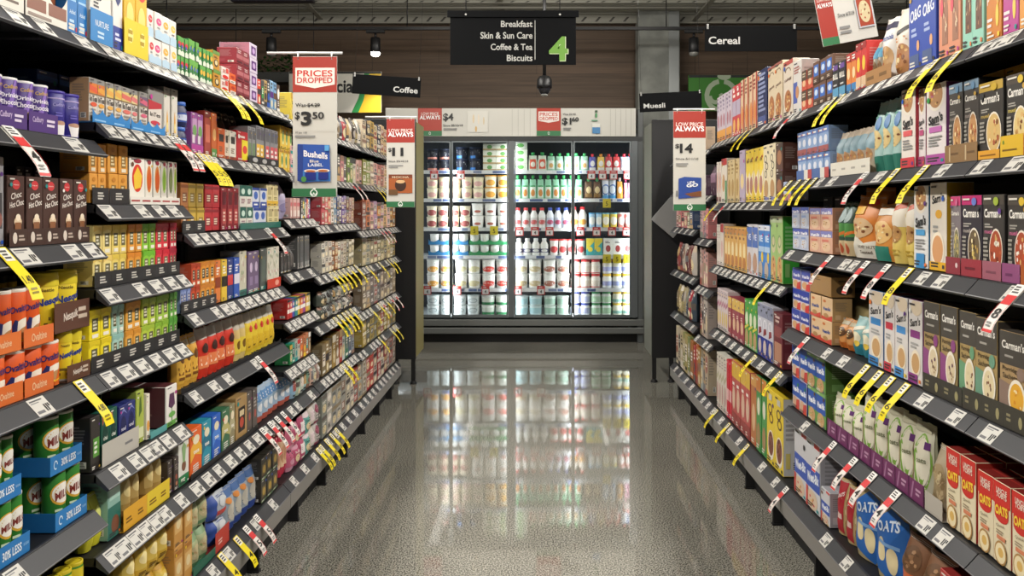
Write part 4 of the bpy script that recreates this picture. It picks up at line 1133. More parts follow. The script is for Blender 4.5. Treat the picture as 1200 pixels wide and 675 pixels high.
board('', w, h, mat('3c8428', .5), [('r', 0, .93, 1, 1, '14161a')] + logo(.5, .42, .26, h / w, 'b4c4a8'), 0, t=.03).build('sign_panel', t)
for k in (-.4, .4):
    mb = MB(); mb.tube([(k * w, .015, h - .01), (k * w, .015, ZC - .02 - z0)], .0018, '2a2a2c', 6); mb.build('hanging_wire', t)
tag(t, 'bright green board with a pale round logo beyond the right shelves', 'sign')
# crooked card hanging above the right top shelf
Y = 2.9; w, h = .212, .3
xb, _, zb = at(965, 55, Y)
t = empty('price_sign', (xb, Y, zb)); t.rotation_euler = (0, math.radians(-11), 0)
b_ = [('r', 0, .1, .3, 1, 'a83428'), ('r', 0, 0, .3, .1, '35784c'), ('t', 'LOW PRICE', .155, .58, .25, .05, 'f2ded8', 0, .02), ('t', 'ALWAYS', .155, .51, .27, .07, 'ffffff', 0, .04), ('t', '$5', .44, .62, .17, .16, '1c1c1e', 0, .06), ('t', 'Since 6/7/19', .5, .35, .3, .05, '3a3a3c', 0, .02), ('l', .34, .56, .22, .1, 2, '8a8a8a'),
      ('r', .69, .14, .98, .98, 'c8ccd4'), ('r', .71, .16, .96, .5, 'a8442c'), ('e', .83, .34, .1, .14, 'd8c8a0'), ('s', .83, .34, .09, .12, 9, ['8a5030', 'e8d8b0', 'b83c30']), ('r', .71, .56, .96, .9, '2a3c80')]
mb = board('', w, h, mat('d2d0ca', .5), b_, 0, t=.004); mb.v = [(x + w / 2, y, z) for x, y, z in mb.v]; mb.build('sign_card', t)
for k in (.1, .9):
    mb = MB(); mb.tube([(k * w, .001, h - .01), (k * w, -.003, h + .004), (k * w, .002, h + .02)], .003, mat('e4e4e0', .3), 6); mb.build('clip', t)
mb = MB(); mb.tube([(-.05, .002, h + .02), (w + .06, .002, h + .02)], .0048, mat('dedede', .3), 10); mb.build('support_rod', t)
tag(t, 'crooked red and white low price card above the right top shelf', 'sign')

# end-of-aisle displays
def end_cap(side, px_in, px_out, Y, pz_top, kh, label):
    sx = -1 if side == 'L' else 1
    xi = at(px_in, 0, Y)[0]; xo = at(px_out, 0, Y)[0]; zt = at(0, pz_top, Y)[2]
    wide = 1.0
    t = empty('end_display', (xi + sx * wide / 2, Y + .2, 0)); cx, cy = t.location.x, t.location.y
    a, b = sorted((xi, xi + sx * wide))
    mb = MB(); mb.box(a - cx, -.2, .2, b - cx, -.17, zt, DK, .003); mb.build('back_panel', t)
    a, b = sorted((xi, xi + sx * .03)); mb = MB(); mb.box(a - cx, -.169, .21, b - cx, .25, zt - .02, mat(kh, .5), .003); mb.build('side_panel', t)
    a, b = sorted((xi + sx * (wide - .03), xi + sx * wide)); mb = MB(); mb.box(a - cx, -.169, .21, b - cx, .25, zt - .02, mat(kh, .5), .003); mb.build('side_panel', t)
    for z in (.25, .7, 1.15, 1.6):
        a, b = sorted((xi + sx * .032, xi + sx * (wide - .032))); mb = MB(); mb.box(a - cx, -.168, z - .02, b - cx, .24, z, DK); mb.build('shelf', t)
    for k in (.02, .16, wide - .05):
        mb = MB(); X = xi + sx * k - cx
        mb.box(X - .016, -.2, .03, X + .016, -.168, .2, BK); mb.lathe([(.03, 0), (.028, .012), (.01, .03)], BK, X, -.184, 12); mb.build('leg', t)
    tag(t, label, 'display')
    return t
end_cap('L', 487, 465, 6.24, 139, '8a8252', 'black end display with khaki side at the left aisle end')
end_cap('R', 764, 790, 6.3, 140, '7c8078', 'black end display with grey side at the right aisle end')
# tilted catalogue holder on the right end display
mb = MB(); Y = 6.1
pts = [at(763, 257, Y), at(789, 227, Y), at(812, 250, Y), at(789, 279, Y)]
mb.add(pts + [(p[0], p[1] + .012, p[2]) for p in pts], [(0, 1, 2, 3), (7, 6, 5, 4), (0, 4, 5, 1), (1, 5, 6, 2), (2, 6, 7, 3), (3, 7, 4, 0)], mat('8a8c8c', .45))
o = mb.build('notice_sign'); tag(o, 'grey tilted blank notice on the right black end panel', 'sign')
# ================================================================== goods on the left
OAT = ['c89858', 'e8d8a8', '7c4a28', 'd8b070', 'a85838']
W_, I_ = 'efece4', '232328'
def sh(side, bay, i, nm):
    r = SHELF[side][bay][i]
    shelf(side, bay, r, nm)


# ---- nearest bay, top shelf
sh('L', 0, 0, 'top')
P(-24, -2, 2, 1, .26, 'cocoa box', 'white and brown cocoa box', W_, [('r', 0, .6, 1, 1, '6a4630'), ('e', .5, .35, .3, .15, 'b08a58')])
P(4, 26, 3, 1, .2, 'sachet box', 'gold and dark sachet box', '4a3a28', [('r', 0, .5, 1, .8, 'b89048'), ('l', .2, .8, .4, .1, 3, 'c8b48c')], inset=.075)
tray(-12, 27, .075, 'e4e0d6', 'white card tray of small print', [('l', .05, .95, .9, .2, 5, '6a5a50')], inset=.045)
P(30, 67, 4, 1, .22, 'sachet box', 'dark amber sachet box', '3c3028', [('r', 0, .55, 1, .75, 'c89c40'), ('r', .2, .2, .8, .5, '8a4a28')], inset=.075)
tray(29, 78, .075, 'e6e2d8', 'white scalloped card tray with brown stripe', [('r', .03, .28, .47, .66, '8c5a48'), ('r', .53, .28, .97, .66, '8c5a48'), ('l', .05, .95, .22, .06, 1, '9a8a80')], inset=.045, wave=2)
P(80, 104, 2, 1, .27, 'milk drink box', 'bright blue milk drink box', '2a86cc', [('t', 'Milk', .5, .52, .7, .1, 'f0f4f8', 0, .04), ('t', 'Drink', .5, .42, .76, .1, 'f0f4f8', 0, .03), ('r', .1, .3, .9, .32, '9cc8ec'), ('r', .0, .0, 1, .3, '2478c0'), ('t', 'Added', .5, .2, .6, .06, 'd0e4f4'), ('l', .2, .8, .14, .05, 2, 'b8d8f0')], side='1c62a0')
P(105.5, 131, 1, 1, .27, 'formula box', 'white and blue milk formula box', 'e6e4de', [('e', .45, .62, .2, .22, '1c2440'), ('e', .45, .6, .1, .12, 'd8c8b0'), ('l', .15, .5, .42, .32, 3, '4a4a50')], up=.004)
tray(105.3, 131.6, .085, '2c84c8', 'blue card tray with white lettering', [('t', 'NURTURE', .5, .6, .6, .25, 'e4eef6'), ('l', .3, .75, .4, .15, 2, 'c0dcf0')])
P(133, 145, 1, 1, .25, 'formula box', 'slim white milk box with navy badge', 'e8e4e0', [('p', [(.2, .75), (.8, .75), (.8, .55), (.5, .48), (.2, .55)], '2c3a74'), ('r', 0, 0, 1, .26, '2c3c94'), ('l', .2, .8, .2, .1, 2, 'd8dcf0')])
P(146, 173, 2, 1, .26, 'iced tea box', 'yellow lemon tea box', 'e8b828', [('e', .5, .72, .38, .1, 'd8302c'), ('t', 'Lipton', .5, .72, .6, .06, 'f4ecd0', 0, .04), ('e', .5, .42, .32, .14, 'f0dc78'), ('l', .2, .8, .33, .26, 2, '7a5a14')], up=.004)
tray(145, 173, .1, 'ecd02c', 'yellow card tray under lemon tea', [('e', .5, .55, .22, .2, 'f4e88c'), ('l', .3, .7, .75, .35, 2, 'b89818')], n=2)
for k, (a, b, c, n_) in enumerate(((174, 181.5, 'd8343c', 'red'), (181.5, 191, 'e0508c', 'pink'), (191, 200, 'ecb43c', 'yellow'), (200, 208, 'f0c850', 'pale yellow'))):
    P(a, b, 1, 2, (191, 18), 'fruit tea box', 'white fruit tea box with %s fruit' % n_, 'efeae4', [('e', .5, .66, .34, .14, c), ('t', 'Tea', .5, .67, .4, .08, W_, 0, .03), ('p', [(0, 0), (1, 0), (1, .3), (.5, .38), (0, .3)], 'bcd8ec'), ('l', .25, .75, .46, .4, 2, '8a8a90')])
for a, b, n, c, c2, n_ in ((208, 223, 3, 'd8383c', '3a5ab0', 'red'), (223, 229, 1, '7ab04c', '2c50a0', 'green'), (229, 232.5, 1, '3c7cc0', 'd8a83c', 'blue')):
    pass
sh('L', 1, 0, 'top')
P(208, 221, 3, 2, (210, 42), 'herbal tea box', 'green tea box with red fruit', '2c7c3c', [('r', 0, .72, 1, 1, '5ca848'), ('e', .5, .62, .42, .14, 'd4343c'), ('e', .35, .5, .25, .1, '4458b4'), ('p', [(0, 0), (1, 0), (1, .22), (.5, .32), (0, .22)], 'dce8d4'), ('l', .25, .75, .42, .36, 1, W_)])
sh('L', 2, 0, 'top')
P(221.5, 234, 3, 2, (222, 45), 'herbal tea box', 'green tea box with mixed fruit', '2f8040', [('r', 0, .72, 1, 1, '68b048'), ('e', .4, .6, .3, .13, '8ab83c'), ('e', .65, .55, .25, .1, '4468b4'), ('p', [(0, 0), (1, 0), (1, .22), (.5, .32), (0, .22)], 'dce8d4')])
P(234, 250, 4, 2, (235, 55), 'herbal tea box', 'green tea box with yellow fruit', '2f8444', [('r', 0, .74, 1, 1, '5ca848'), ('e', .5, .6, .38, .15, 'e4b83c'), ('p', [(0, 0), (1, 0), (1, .22), (.5, .32), (0, .22)], 'dce8d4')])
P(250.5, 259, 1, 2, (251, 58), 'chai box', 'large golden orange chai box', 'c8902c', [('e', .5, .35, .3, .2, '2c2418'), ('e', .5, .37, .2, .13, 'e0d0a0'), ('r', 0, .8, 1, 1, '6a9440'), ('l', .15, .8, .7, .6, 2, '5a3a14')], side='c08c34', d=.13)
P(260, 269, 1, 2, (262, 78), 'fruit tea box', 'white fruit tea box with red splash', 'ece2dc', [('e', .5, .2, .4, .16, 'd8302c'), ('r', .55, .55, .9, .95, 'd85048'), ('l', .1, .5, .8, .5, 3, 'c87068')])
P(269.5, 277, 1, 2, (270, 85), 'fruit tea box', 'orange fruit tea box with white base', 'e0642c', [('r', .05, .05, .95, .34, 'ece4dc'), ('e', .5, .66, .3, .14, 'b83820'), ('l', .2, .8, .26, .12, 2, '6a4a3a')])
P(278, 293, 2, 3, (282, 57), 'wrapped tea pack', 'maroon tea pack in clear film', '8c2c38', [('r', 0, .35, 1, .6, 'b86a70'), ('l', .15, .85, .9, .68, 2, 'd8b8b8'), ('r', .1, .1, .9, .22, '5c1c28')])
P(293.5, 302, 1, 4, (295, 50), 'infusion cube', 'white tea cube with purple badge', 'd8cce0', [('r', .18, .2, .82, .8, '5c2478'), ('e', .5, .5, .2, .2, 'c8a8d8')], side='b47888', d=.12)
S(302.5, 338, ['d84428', '4a4c50', 'b89860', '3c3a40', '88aed0', '7aa4cc', '5a4840'], 1, (306, 92), (333, 100), 'tea carton')

# ---- nearest bay lower shelves
sh('L', 0, 1, 'second')
P(-10, 62, 4, 1, (10, 89), 'drinking chocolate tub', 'purple drinking chocolate tub with white rim', '42207c', [('p', [(.1, 0), (.4, .4), (.55, 1), (.62, 1), (.5, .4), (.25, 0)], '8a6ac0'), ('t', 'Cadbury', .5, .84, .36, .1, 'd0a850', .02, .03), ('t', 'Drinking', .5, .66, .5, .12, 'f0eaf4', 0, .05), ('t', 'Chocolate', .5, .53, .54, .11, 'f0eaf4', 0, .05), ('e', .58, .3, .2, .1, 'c8a888'), ('e', .36, .34, .05, .06, 'e0c060')], shape='tin', lid='eceaea', lidr=1.03, lidh=.04, rims=False)
tray(-8, 31, .045, '4a2c74', 'purple card tray with gold script', [('t', 'Cadbury', .35, .6, .36, .4, 'c8b4d8', .05, .03), ('l', .6, .95, .75, .3, 2, 'dcd0e4')], inset=.04, side='d8d4d8')
tray(33, 67, .045, '4c2e78', 'purple card tray with script, right one', [('t', 'Cadbury', .3, .6, .36, .4, 'c8b4d8', .05, .03), ('l', .6, .95, .75, .3, 2, 'dcd0e4')], inset=.04, side='d8d4d8')
P(67, 100, 2, 1, (64, 104), 'drinking chocolate tin', 'deep blue chocolate tin with cup picture', '2a2082', [('r', 0, .86, 1, .89, 'b8a8d8'), ('t', 'Cadbury', .5, .72, .3, .1, 'a8a0d8', .02, .02), ('p', [(.42, .02), (.6, .02), (.66, .3), (.36, .3)], 'ece8e8'), ('e', .51, .3, .15, .05, 'b89078'), ('l', .4, .6, .56, .44, 2, '6a62b8')], shape='tin', lid='3a2c94', rim='4a3ca4', lidr=1.05)
P(44, 92, 2, 1, (70, 87), 'cocoa carton', 'dark blue carton', '1c3c74', [('r', 0, .8, 1, .9, '3a6aac')], inset=.2, up=.0)
sh('L', 0, 2, 'third')
P(-16, 8, 1, 1, (6, 184), 'cocoa box', 'tall grey cocoa box', '9a989c', [('r', .1, .2, .9, .6, '4a484c'), ('t', 'A', .6, .75, .2, .1, '2a2a2c'), ('e', .6, .3, .3, .1, '8a5a50')])
for a, b, n, c, n_ in ((10, 71, 3, '6a3a78', 'purple'), (71, 87, 1, '2c8458', 'green'), (87, 104, 1, 'b8985c', 'gold')):
    P(a, b, n, 1, (40, 207), 'hot chocolate box', 'dark brown hot chocolate box with %s swirl' % n_, '4a322c', [('e', .5, .87, .22, .07, 'c8383c'), ('t', 'Avalanche', .5, .87, .3, .02, 'f0d8d0'), ('t', 'Choc', .5, .72, .6, .09, 'ece4dc', .05, .02), ('t', 'Hot Choc', .52, .6, .8, .1, 'f0e8e0', .06, .03), ('e', .58, .34, .22, .07, 'e0c8a8'), ('r', .4, .2, .76, .33, '8c5c3c'), ('e', .58, .4, .14, .05, 'f0e0c8'), ('p', [(.05, .14), (.5, .17), (.95, .13), (.95, .1), (.5, .13), (.05, .1)], c)], side='38241f', up=.002)
tray(10, 104, .038, '44302a', 'brown card tray under hot chocolate', [('e', .3, .5, .12, .32, 'd8ccc0'), ('l', .5, .9, .7, .3, 2, 'b8a89c')], n=5)
P(20, 76, 3, 1, (60, 198), 'shipping carton', 'dark grey striped carton', '2a282c', [('l', .1, .9, .95, .8, 1, 'b0aca8'), ('l', .1, .9, .9, .7, 3, '6a686a')], inset=.16, d=.2)
sh('L', 0, 3, 'fourth')
OV = [('e', .62, .3, .3, .22, 'f0e8d8'), ('e', .62, .24, .2, .12, 'b88858'), ('p', [(.5, 0), (.95, 0), (1, .25), (.8, .5), (.62, .35)], 'd86420'), ('t', 'Ovaltine', .5, .7, .48, .16, '20286c', .08, .04), ('a', .5, .4, .35, .3, 180, 300, .12, 'ecb020'), ('p', [(.28, .34), (.36, .5), (.42, .48), (.4, .3), (.44, .12), (.38, .12), (.34, .26), (.26, .14)], '26306c')]
P(-8, 77, 4, 1, (20, 412), 'malt drink jar', 'orange malt drink jar with cup picture', 'd8581c', OV, shape='tin', lid='e8e0d4', rims=False, lidh=.05)
tray(-6, 26, .042, 'd86c30', 'lower orange card tray, left one', [('t', 'Ovaltine', .4, .5, .5, .5, 'f0c8a0', .05)], inset=.04)
tray(28, 62, .042, 'd86c34', 'lower orange card tray, right one', [('t', 'Ovaltine', .5, .5, .5, .5, 'f0c8a0', .05)], inset=.04)
UPZ = (ztop((20, 412)) - cur['z']) + .004
P(-18, 55, 4, 1, ztop((30, 338)) - cur['z'] - UPZ, 'malt drink jar', 'upper orange malt drink jar with runner', 'd8581c', OV, shape='tin', lid='e8e0d4', rims=False, lidh=.05, up=UPZ)
tray(-10, 24, .042, 'dc7438', 'upper orange card tray, left one', [('t', 'Ovaltine', .4, .5, .5, .5, 'f0c8a0', .05)], inset=.04, up=UPZ - .003)
tray(27, 62, .042, 'dc7038', 'upper orange card tray, right one', [('t', 'Ovaltine', .5, .5, .5, .5, 'f0c8a0', .05)], inset=.04, up=UPZ - .003)
NQ = [('t', 'Nesquik', .5, .56, .52, .17, '20388c', .12, .07), ('r', .0, .82, 1, 1, 'd4c02c'), ('t', 'Nestle', .4, .76, .25, .06, '5a4a20'), ('e', .78, .22, .2, .2, 'a8683c'), ('e', .78, .3, .14, .08, 'ecd8b8'), ('l', .2, .5, .3, .1, 2, '6a5a1c')]
P(78, 102, 2, 1, (90, 386), 'malt powder tin', 'yellow chocolate powder tin', 'e0c828', NQ, shape='tin', lid='d8c42c', lidr=1.0)
tray(78, 105, .04, '5c3c2c', 'lower brown card tray', [('t', 'Nesquik', .45, .5, .4, .6, 'e8dcd0', .1, .03), ('l', .66, .95, .8, .3, 2, 'c8b8a8')])
UQ = (ztop((90, 386)) - cur['z']) + .004
P(57, 98, 2, 1, ztop((70, 319)) - cur['z'] - UQ, 'malt powder tin', 'upper yellow chocolate powder tin', 'e0c828', NQ, shape='tin', lid='d8c42c', lidr=1.0, up=UQ)
tray(63, 104, .07, '5c3c30', 'upper brown card tray', [('t', 'Nesquik', .45, .5, .4, .5, 'e8dcd0', .1, .03), ('l', .66, .95, .8, .3, 2, 'c8b8a8')], up=UQ - .003, inset=.04)
P(-10, 26, 3, 1, ztop((20, 322), .2) - cur['z'], 'malt powder tin', 'yellow powder tin', 'd8c028', [('r', .1, .8, .9, .92, '2a2a24')], shape='tin', lid='2a2a28', inset=.2)
sh('L', 0, 4, 'fifth')
ML = [('e', .54, .6, .29, .22, 'd8a838'), ('e', .555, .61, .265, .19, 'f0ece4'), ('t', 'MILO', .555, .59, .4, .2, '7a2820', .08, .06), ('t', '30', .72, .2, .2, .2, 'ece8dc', .03, .04), ('l', .35, .58, .34, .1, 3, 'cfe0c0')]
def milo(a, b, n, t, desc, u0=0.0, back=1):
    return P(a, b, n, 1, t, 'malt drink tin', desc, '2f7a2c', ML, shape='tin', lid='c8c6bc', rim='c0beb4', lidh=.04, lidr=1.01, up=u0 + .003, back=back)
hm = .132
milo(-14, 34, 3, hm, 'lower left tray green malt tin'); milo(68, 99, 2, hm, 'lower right tray green malt tin')
TRB = [('a', .16, .5, .06, .24, 0, 300, .3, 'd8e8f4'), ('t', '30% LESS', .56, .5, .46, .42, 'e8f0f8', 0, .04), ('t', 'SUGAR', .9, .5, .13, .3, 'a8d0f0')]
tray(-16, 34, .045, '2878bc', 'blue card tray, lower left', TRB, d=.15, walls=True, side='2470b4'); tray(64, 101, .045, '2a7cc0', 'blue card tray, lower right', TRB, d=.15, walls=True, side='2470b4')
milo(-20, 22, 3, hm - .004, 'upper left tray green malt tin', hm + .004); milo(60, 93, 2, hm - .004, 'upper right tray green malt tin', hm + .004)
tray(-20, 24, .045, '2878bc', 'blue card tray, upper left', TRB, d=.15, walls=True, side='2470b4', up=hm + .003); tray(58, 95, .045, '2a7cc0', 'blue card tray, upper right', TRB, d=.15, walls=True, side='2470b4', up=hm + .003)
sh('L', 0, 5, 'sixth')
P(20, 126, 6, 1, .125, 'malt powder tin', 'yellow and green malt tin', '3c8430', [('r', 0, .62, 1, .95, 'd8c428'), ('e', .5, .4, .3, .2, 'ece6da'), ('t', 'MILO', .5, .4, .4, .2, '7a2820')], shape='tin', lid='d8c228', up=.01)
sh('L', 0, 6, 'bottom')
P(60, 126, 3, 1, .12, 'malt powder tin', 'green tin', '3c8430', [('e', .5, .4, .3, .2, 'ece6da')], shape='tin', lid='c8c6bc')

# ---- second bay
sh('L', 1, 1, 'second')
def it(a, b, n, c, c2, n_, **k):
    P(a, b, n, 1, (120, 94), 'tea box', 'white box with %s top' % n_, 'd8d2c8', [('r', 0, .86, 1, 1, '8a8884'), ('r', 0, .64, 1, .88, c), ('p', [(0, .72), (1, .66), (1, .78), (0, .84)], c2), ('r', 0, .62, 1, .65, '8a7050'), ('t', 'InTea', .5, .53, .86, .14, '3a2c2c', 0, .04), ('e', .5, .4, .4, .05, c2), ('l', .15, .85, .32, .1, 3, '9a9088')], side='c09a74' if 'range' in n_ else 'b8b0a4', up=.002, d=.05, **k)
it(116, 125, 1, 'd07830', 'e0a040', 'deep orange'); it(100, 116, 1, 'd8782c', 'd85838', 'orange'); it(125.5, 143, 2, 'dcc468', 'e0a850', 'yellow'); it(143.5, 155, 1, 'd8c078', 'd86c60', 'amber'); it(155.5, 163, 1, 'dcc890', 'd87878', 'pale'); it(163.5, 173, 1, '6a5870', 'd0607c', 'purple')
tray(100, 152, .036, '2c80c4', 'bright blue wavy card tray', [('l', .1, .9, .3, .1, 1, '8cc0ec')], wave=2, n=2); tray(153, 193, .034, '2e84c8', 'blue wavy card tray, right', [('l', .1, .9, .3, .1, 1, '8cc0ec')], wave=2, n=2)
P(174, 193, 1, 1, (176, 101), 'tea box', 'grey box with red swirl', '8a8884', [('r', .0, .12, .85, .62, 'd8d0c8'), ('p', [(0, .5), (.85, .58), (.85, .68), (0, .72)], 'b82c38'), ('t', 'InTea', .44, .42, .66, .09, '2a2426', 0, .03), ('e', .44, .24, .3, .05, 'c8384a')])
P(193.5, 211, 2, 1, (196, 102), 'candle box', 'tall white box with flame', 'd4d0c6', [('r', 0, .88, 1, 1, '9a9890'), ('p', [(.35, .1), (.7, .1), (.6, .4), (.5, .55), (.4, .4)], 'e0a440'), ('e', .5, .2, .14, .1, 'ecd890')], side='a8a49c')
sh('L', 1, 2, 'third')
OR = [('r', .25, .22, .75, .62, '8a6a34'), ('l', .3, .7, .6, .26, 3, 'd8c8a0'), ('r', .25, .06, .75, .18, 'e8dcc4'), ('e', .5, .8, .2, .08, 'c07c28')]
P(104, 126, 2, 2, (113, 168), 'tea box', 'orange tea box, left pair', 'dc9a44', OR, up=.002); P(128, 150.5, 2, 2, (135, 169), 'tea box', 'orange tea box, right pair', 'd8983f', OR, up=.002)
BT = [('l', .3, .72, .75, .25, 3, 'c8c4bc')]
tray(103, 127, .042, '2c2a2c', 'black card tray under orange tea', BT, n=2 - 1); tray(127.5, 151, .042, '2c2a2c', 'second black card tray under orange tea', BT)
FT = lambda c, c2: [('e', .5, .55, .34, .3, c), ('p', [(.3, .3), (.7, .35), (.8, .6), (.5, .8), (.25, .6)], c2), ('e', .5, .92, .25, .05, '9a3040')]
for a, b, n, c, c2, n_ in ((152, 171, 1, 'd83828', 'ecc438', 'red and yellow'), (171.5, 189.5, 2, 'e08c3c', 'd85c24', 'orange'), (190, 197, 1, 'b8d478', '8cb838', 'pale green'), (197.3, 204, 1, '6a7450', '889458', 'dull green'), (204.3, 210.5, 1, 'c8d858', '8cb030', 'bright green')):
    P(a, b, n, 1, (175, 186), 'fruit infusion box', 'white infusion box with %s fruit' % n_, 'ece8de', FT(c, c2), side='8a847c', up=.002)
tray(152, 215, .022, 'e4e0d8', 'low white card tray', [('l', .1, .9, .7, .3, 1, 'a84848')], n=5)
sh('L', 1, 3, 'fourth')
TB = lambda g, e='6a6444': [('r', .22, .28, .78, .72, e), ('l', .3, .7, .68, .34, 3, 'd8d4c0'), ('r', .22, .08, .78, .2, 'ece8da'), ('p', [(0, .78), (.5, .86), (1, .78), (1, 1), (0, 1)], g)]
for a, b, n, c, g, n_ in ((110, 132, 2, 'ecd88c', 'e8c868', 'cream'), (132.5, 150, 2, 'e8d070', 'dcc050', 'pale yellow'), (150.5, 167, 2, 'e49c3c', 'd8842c', 'orange'), (167.5, 183, 2, '8cc83c', '6cb430', 'bright green'), (183.5, 199, 2, 'd83c48', 'c82838', 'red'), (199.5, 212, 2, 'c83048', 'a82438', 'crimson')):
    P(a, b, n, 2, (150, 263), 'tea box', n_ + ' small tea box', c, TB(g), up=.003)
tray(110, 212, .04, '2a2a2c', 'black card tray under small tea', BT, n=6)
sh('L', 1, 4, 'fifth')
for a, b, n, c, g, n_ in ((106, 132, 2, 'ecd828', 'd8c020', 'bright yellow'), (132.5, 147, 2, 'a8ccc0', '88b4ac', 'pale teal'), (147.5, 166, 2, 'e4a444', 'd08c30', 'amber'), (166.5, 183, 2, 'b8cc48', '9cb83c', 'lime'), (183.5, 199, 2, 'a0c448', '84b034', 'leaf green'), (199.5, 212, 2, '6cb04c', '54983c', 'mid green')):
    P(a, b, n, 2, (150, 355), 'tea box', n_ + ' small tea box', c, TB(g, '5c5a3c'), up=.003)
tray(106, 212, .042, '2a2a2c', 'black card tray under small tea', BT, n=6)
sh('L', 1, 5, 'sixth')
P(102, 118, 1, 1, (108, 490), 'tea box', 'dark tea box with green label', '34302e', [('r', .25, .25, .9, .6, '5c9840'), ('l', .35, .8, .55, .3, 3, 'e4ead8'), ('r', 0, 0, 1, .14, '201c1c')], side='2a2626')
P(119, 139, 2, 1, (125, 482), 'tea box', 'dark green leaf print tea box', '22584a', [('e', .5, .5, .36, .26, '143c34'), ('t', 'chai', .5, .5, .5, .08, 'e0e8dc', 0, .03), ('p', [(.1, .75), (.4, .85), (.3, .95), (.05, .92)], 'b86458'), ('p', [(.6, .15), (.9, .1), (.9, .3), (.7, .3)], 'b86458'), ('l', .3, .7, .2, .1, 2, '9cc0a8')], up=.002)
P(139.5, 161, 2, 1, (145, 475), 'tea box', 'navy tea box with leaf', '2c3474', [('e', .5, .5, .36, .28, '1c2254'), ('t', 'soul', .5, .52, .5, .08, 'dcdcec', 0, .03), ('p', [(.1, .8), (.5, .95), (.9, .8), (.5, .88)], '7c84c0'), ('l', .3, .7, .2, .1, 2, '9ca4d0')], up=.002)
tray(119, 162, .06, 'bcb8b0', 'plain grey card tray', [('l', .6, .9, .6, .4, 1, '77777a')])
P(161.5, 171, 1, 1, (165, 458), 'tea box', 'light olive tea box', 'a8b850', [('p', [(.3, .5), (.7, .6), (.6, .9), (.4, .85)], '54702c'), ('r', .1, .1, .9, .3, 'd8dcb0')])
P(171.5, 176, 1, 1, (173, 462), 'tea box', 'slim white and orange tea box', 'ece4d4', [('e', .5, .3, .4, .12, 'e0a048')])
P(195, 208, 1, 1, (200, 452), 'herb box', 'white herb box with plant drawings', 'ece8e2', [('p', [(.2, .5), (.5, .42), (.8, .5), (.7, .8), (.3, .8)], '5c3858'), ('p', [(.45, .1), (.55, .1), (.52, .45), (.47, .45)], '4c8a3c'), ('r', .0, 0, 1, .12, '6cb04c'), ('e', .5, .28, .3, .07, '6cac50')], side='5a2c30', sels=[('l', .1, .9, .9, .1, 9, '7c5048')], d=.2)
tray(176, 195, .02, '5aa0a0', 'low teal card tray', [])
sh('L', 1, 6, 'seventh')
P(102, 123.5, 2, 1, (112, 580), 'tea pouch', 'lime green tea pouch', 'a0a838', [('r', 0, 0, 1, .3, 'd0cc30'), ('e', .5, .55, .3, .2, 'd4d87c')], shape='pouch', d=.05)
P(128, 144, 1, 1, (133, 553), 'tea box', 'pale teal tall box with cocoa', '8ab4a8', [('r', 0, 0, 1, .5, '2c6c60'), ('e', .55, .2, .3, .14, '7a4a34'), ('r', .1, .6, .9, .9, 'a8ccc0')])
for _a, _b, _n in ((148, 168.5, 'amber'), (175, 193.5, 'yellow')): P(_a, _b, 2, 1, (160, 520), 'biscuit pack', 'tall packet in %s tray' % _n, 'b09050', [('r', .1, .3, .9, .9, 'c4a868'), ('e', .5, .55, .3, .14, 'e0cc90'), ('l', .2, .8, .85, .7, 3, '6a4c24'), ('r', 0, 0, 1, .2, '8a6430')], shape='pouch', d=.06, up=.003)
tray(144, 171.5, .06, 'dca42c', 'amber card tray', [('l', .1, .4, .6, .3, 2, '7a5410'), ('l', .6, .9, .6, .3, 2, '7a5410')]); tray(171.7, 198, .06, 'e0c430', 'yellow card tray', [('l', .1, .4, .6, .3, 2, '7a5410'), ('l', .6, .9, .6, .3, 2, '7a5410')])
P(197.5, 210, 2, 1, (200, 540), 'tea box', 'dark brown tea box', '3c3430', [('e', .5, .4, .22, .08, '9a5040'), ('l', .2, .8, .8, .6, 3, '8a807a'), ('e', .5, .2, .2, .06, 'b87858')])
P(210.5, 223, 1, 1, (213, 518), 'herb box', 'white herb box with green base', 'dcdcd4', [('r', 0, 0, 1, .22, '2c7c4c'), ('e', .5, .42, .2, .12, '7c5038'), ('p', [(.4, .5), (.6, .5), (.7, .85), (.5, .95), (.3, .85)], '8aac78'), ('l', .2, .8, .16, .06, 2, W_)])
sh('L', 1, 7, 'bottom')
P(150, 201, 4, 2, (180, 622), 'sugar pack', 'golden sugar packet', 'cca634', [('r', .1, .3, .9, .75, 'd8bc58'), ('e', .5, .55, .28, .14, 'ecdca0'), ('l', .2, .8, .25, .1, 3, '7a5c18'), ('r', .0, .82, 1, .92, 'b88c28')], shape='pouch', d=.07)
P(205.5, 226, 2, 2, (210, 588), 'sugar pack', 'tan and orange packet', 'c49048', [('r', .1, .3, .9, .7, 'd8b070'), ('e', .5, .5, .25, .12, 'e4d0a0'), ('r', .1, .8, .9, .9, 'a86c2c')])

# ---- third bay
sh('L', 2, 1, 'second')
P(213, 223, 1, 2, (216, 119), 'coffee jar', 'navy blue coffee jar', '202a58', [('r', 0, .2, 1, .8, '2c4ca0'), ('e', .5, .5, .3, .2, 'c8d0e4')], shape='jar', lid='2c60b8')
P(224, 240, 2, 1, (226, 131), 'tea box', 'purple and green herb box', '8a4c8c', [('r', .15, .5, .85, .85, 'b890b8'), ('e', .5, .55, .3, .15, '6c9c58'), ('r', 0, 0, 1, .22, 'b03c90'), ('r', .1, .25, .5, .45, 'd8c8d4')])
P(240.5, 248, 1, 1, (243, 130), 'coffee box', 'red brown coffee box', '9c3c30', [('r', .15, .3, .85, .7, 'c86c58'), ('r', 0, .85, 1, 1, '6c2420')])
P(248.5, 255, 1, 1, (250, 132), 'coffee box', 'rust coffee box with green foot', 'c0602c', [('r', 0, 0, 1, .18, '5c9048'), ('e', .5, .5, .3, .14, 'e0b070')])
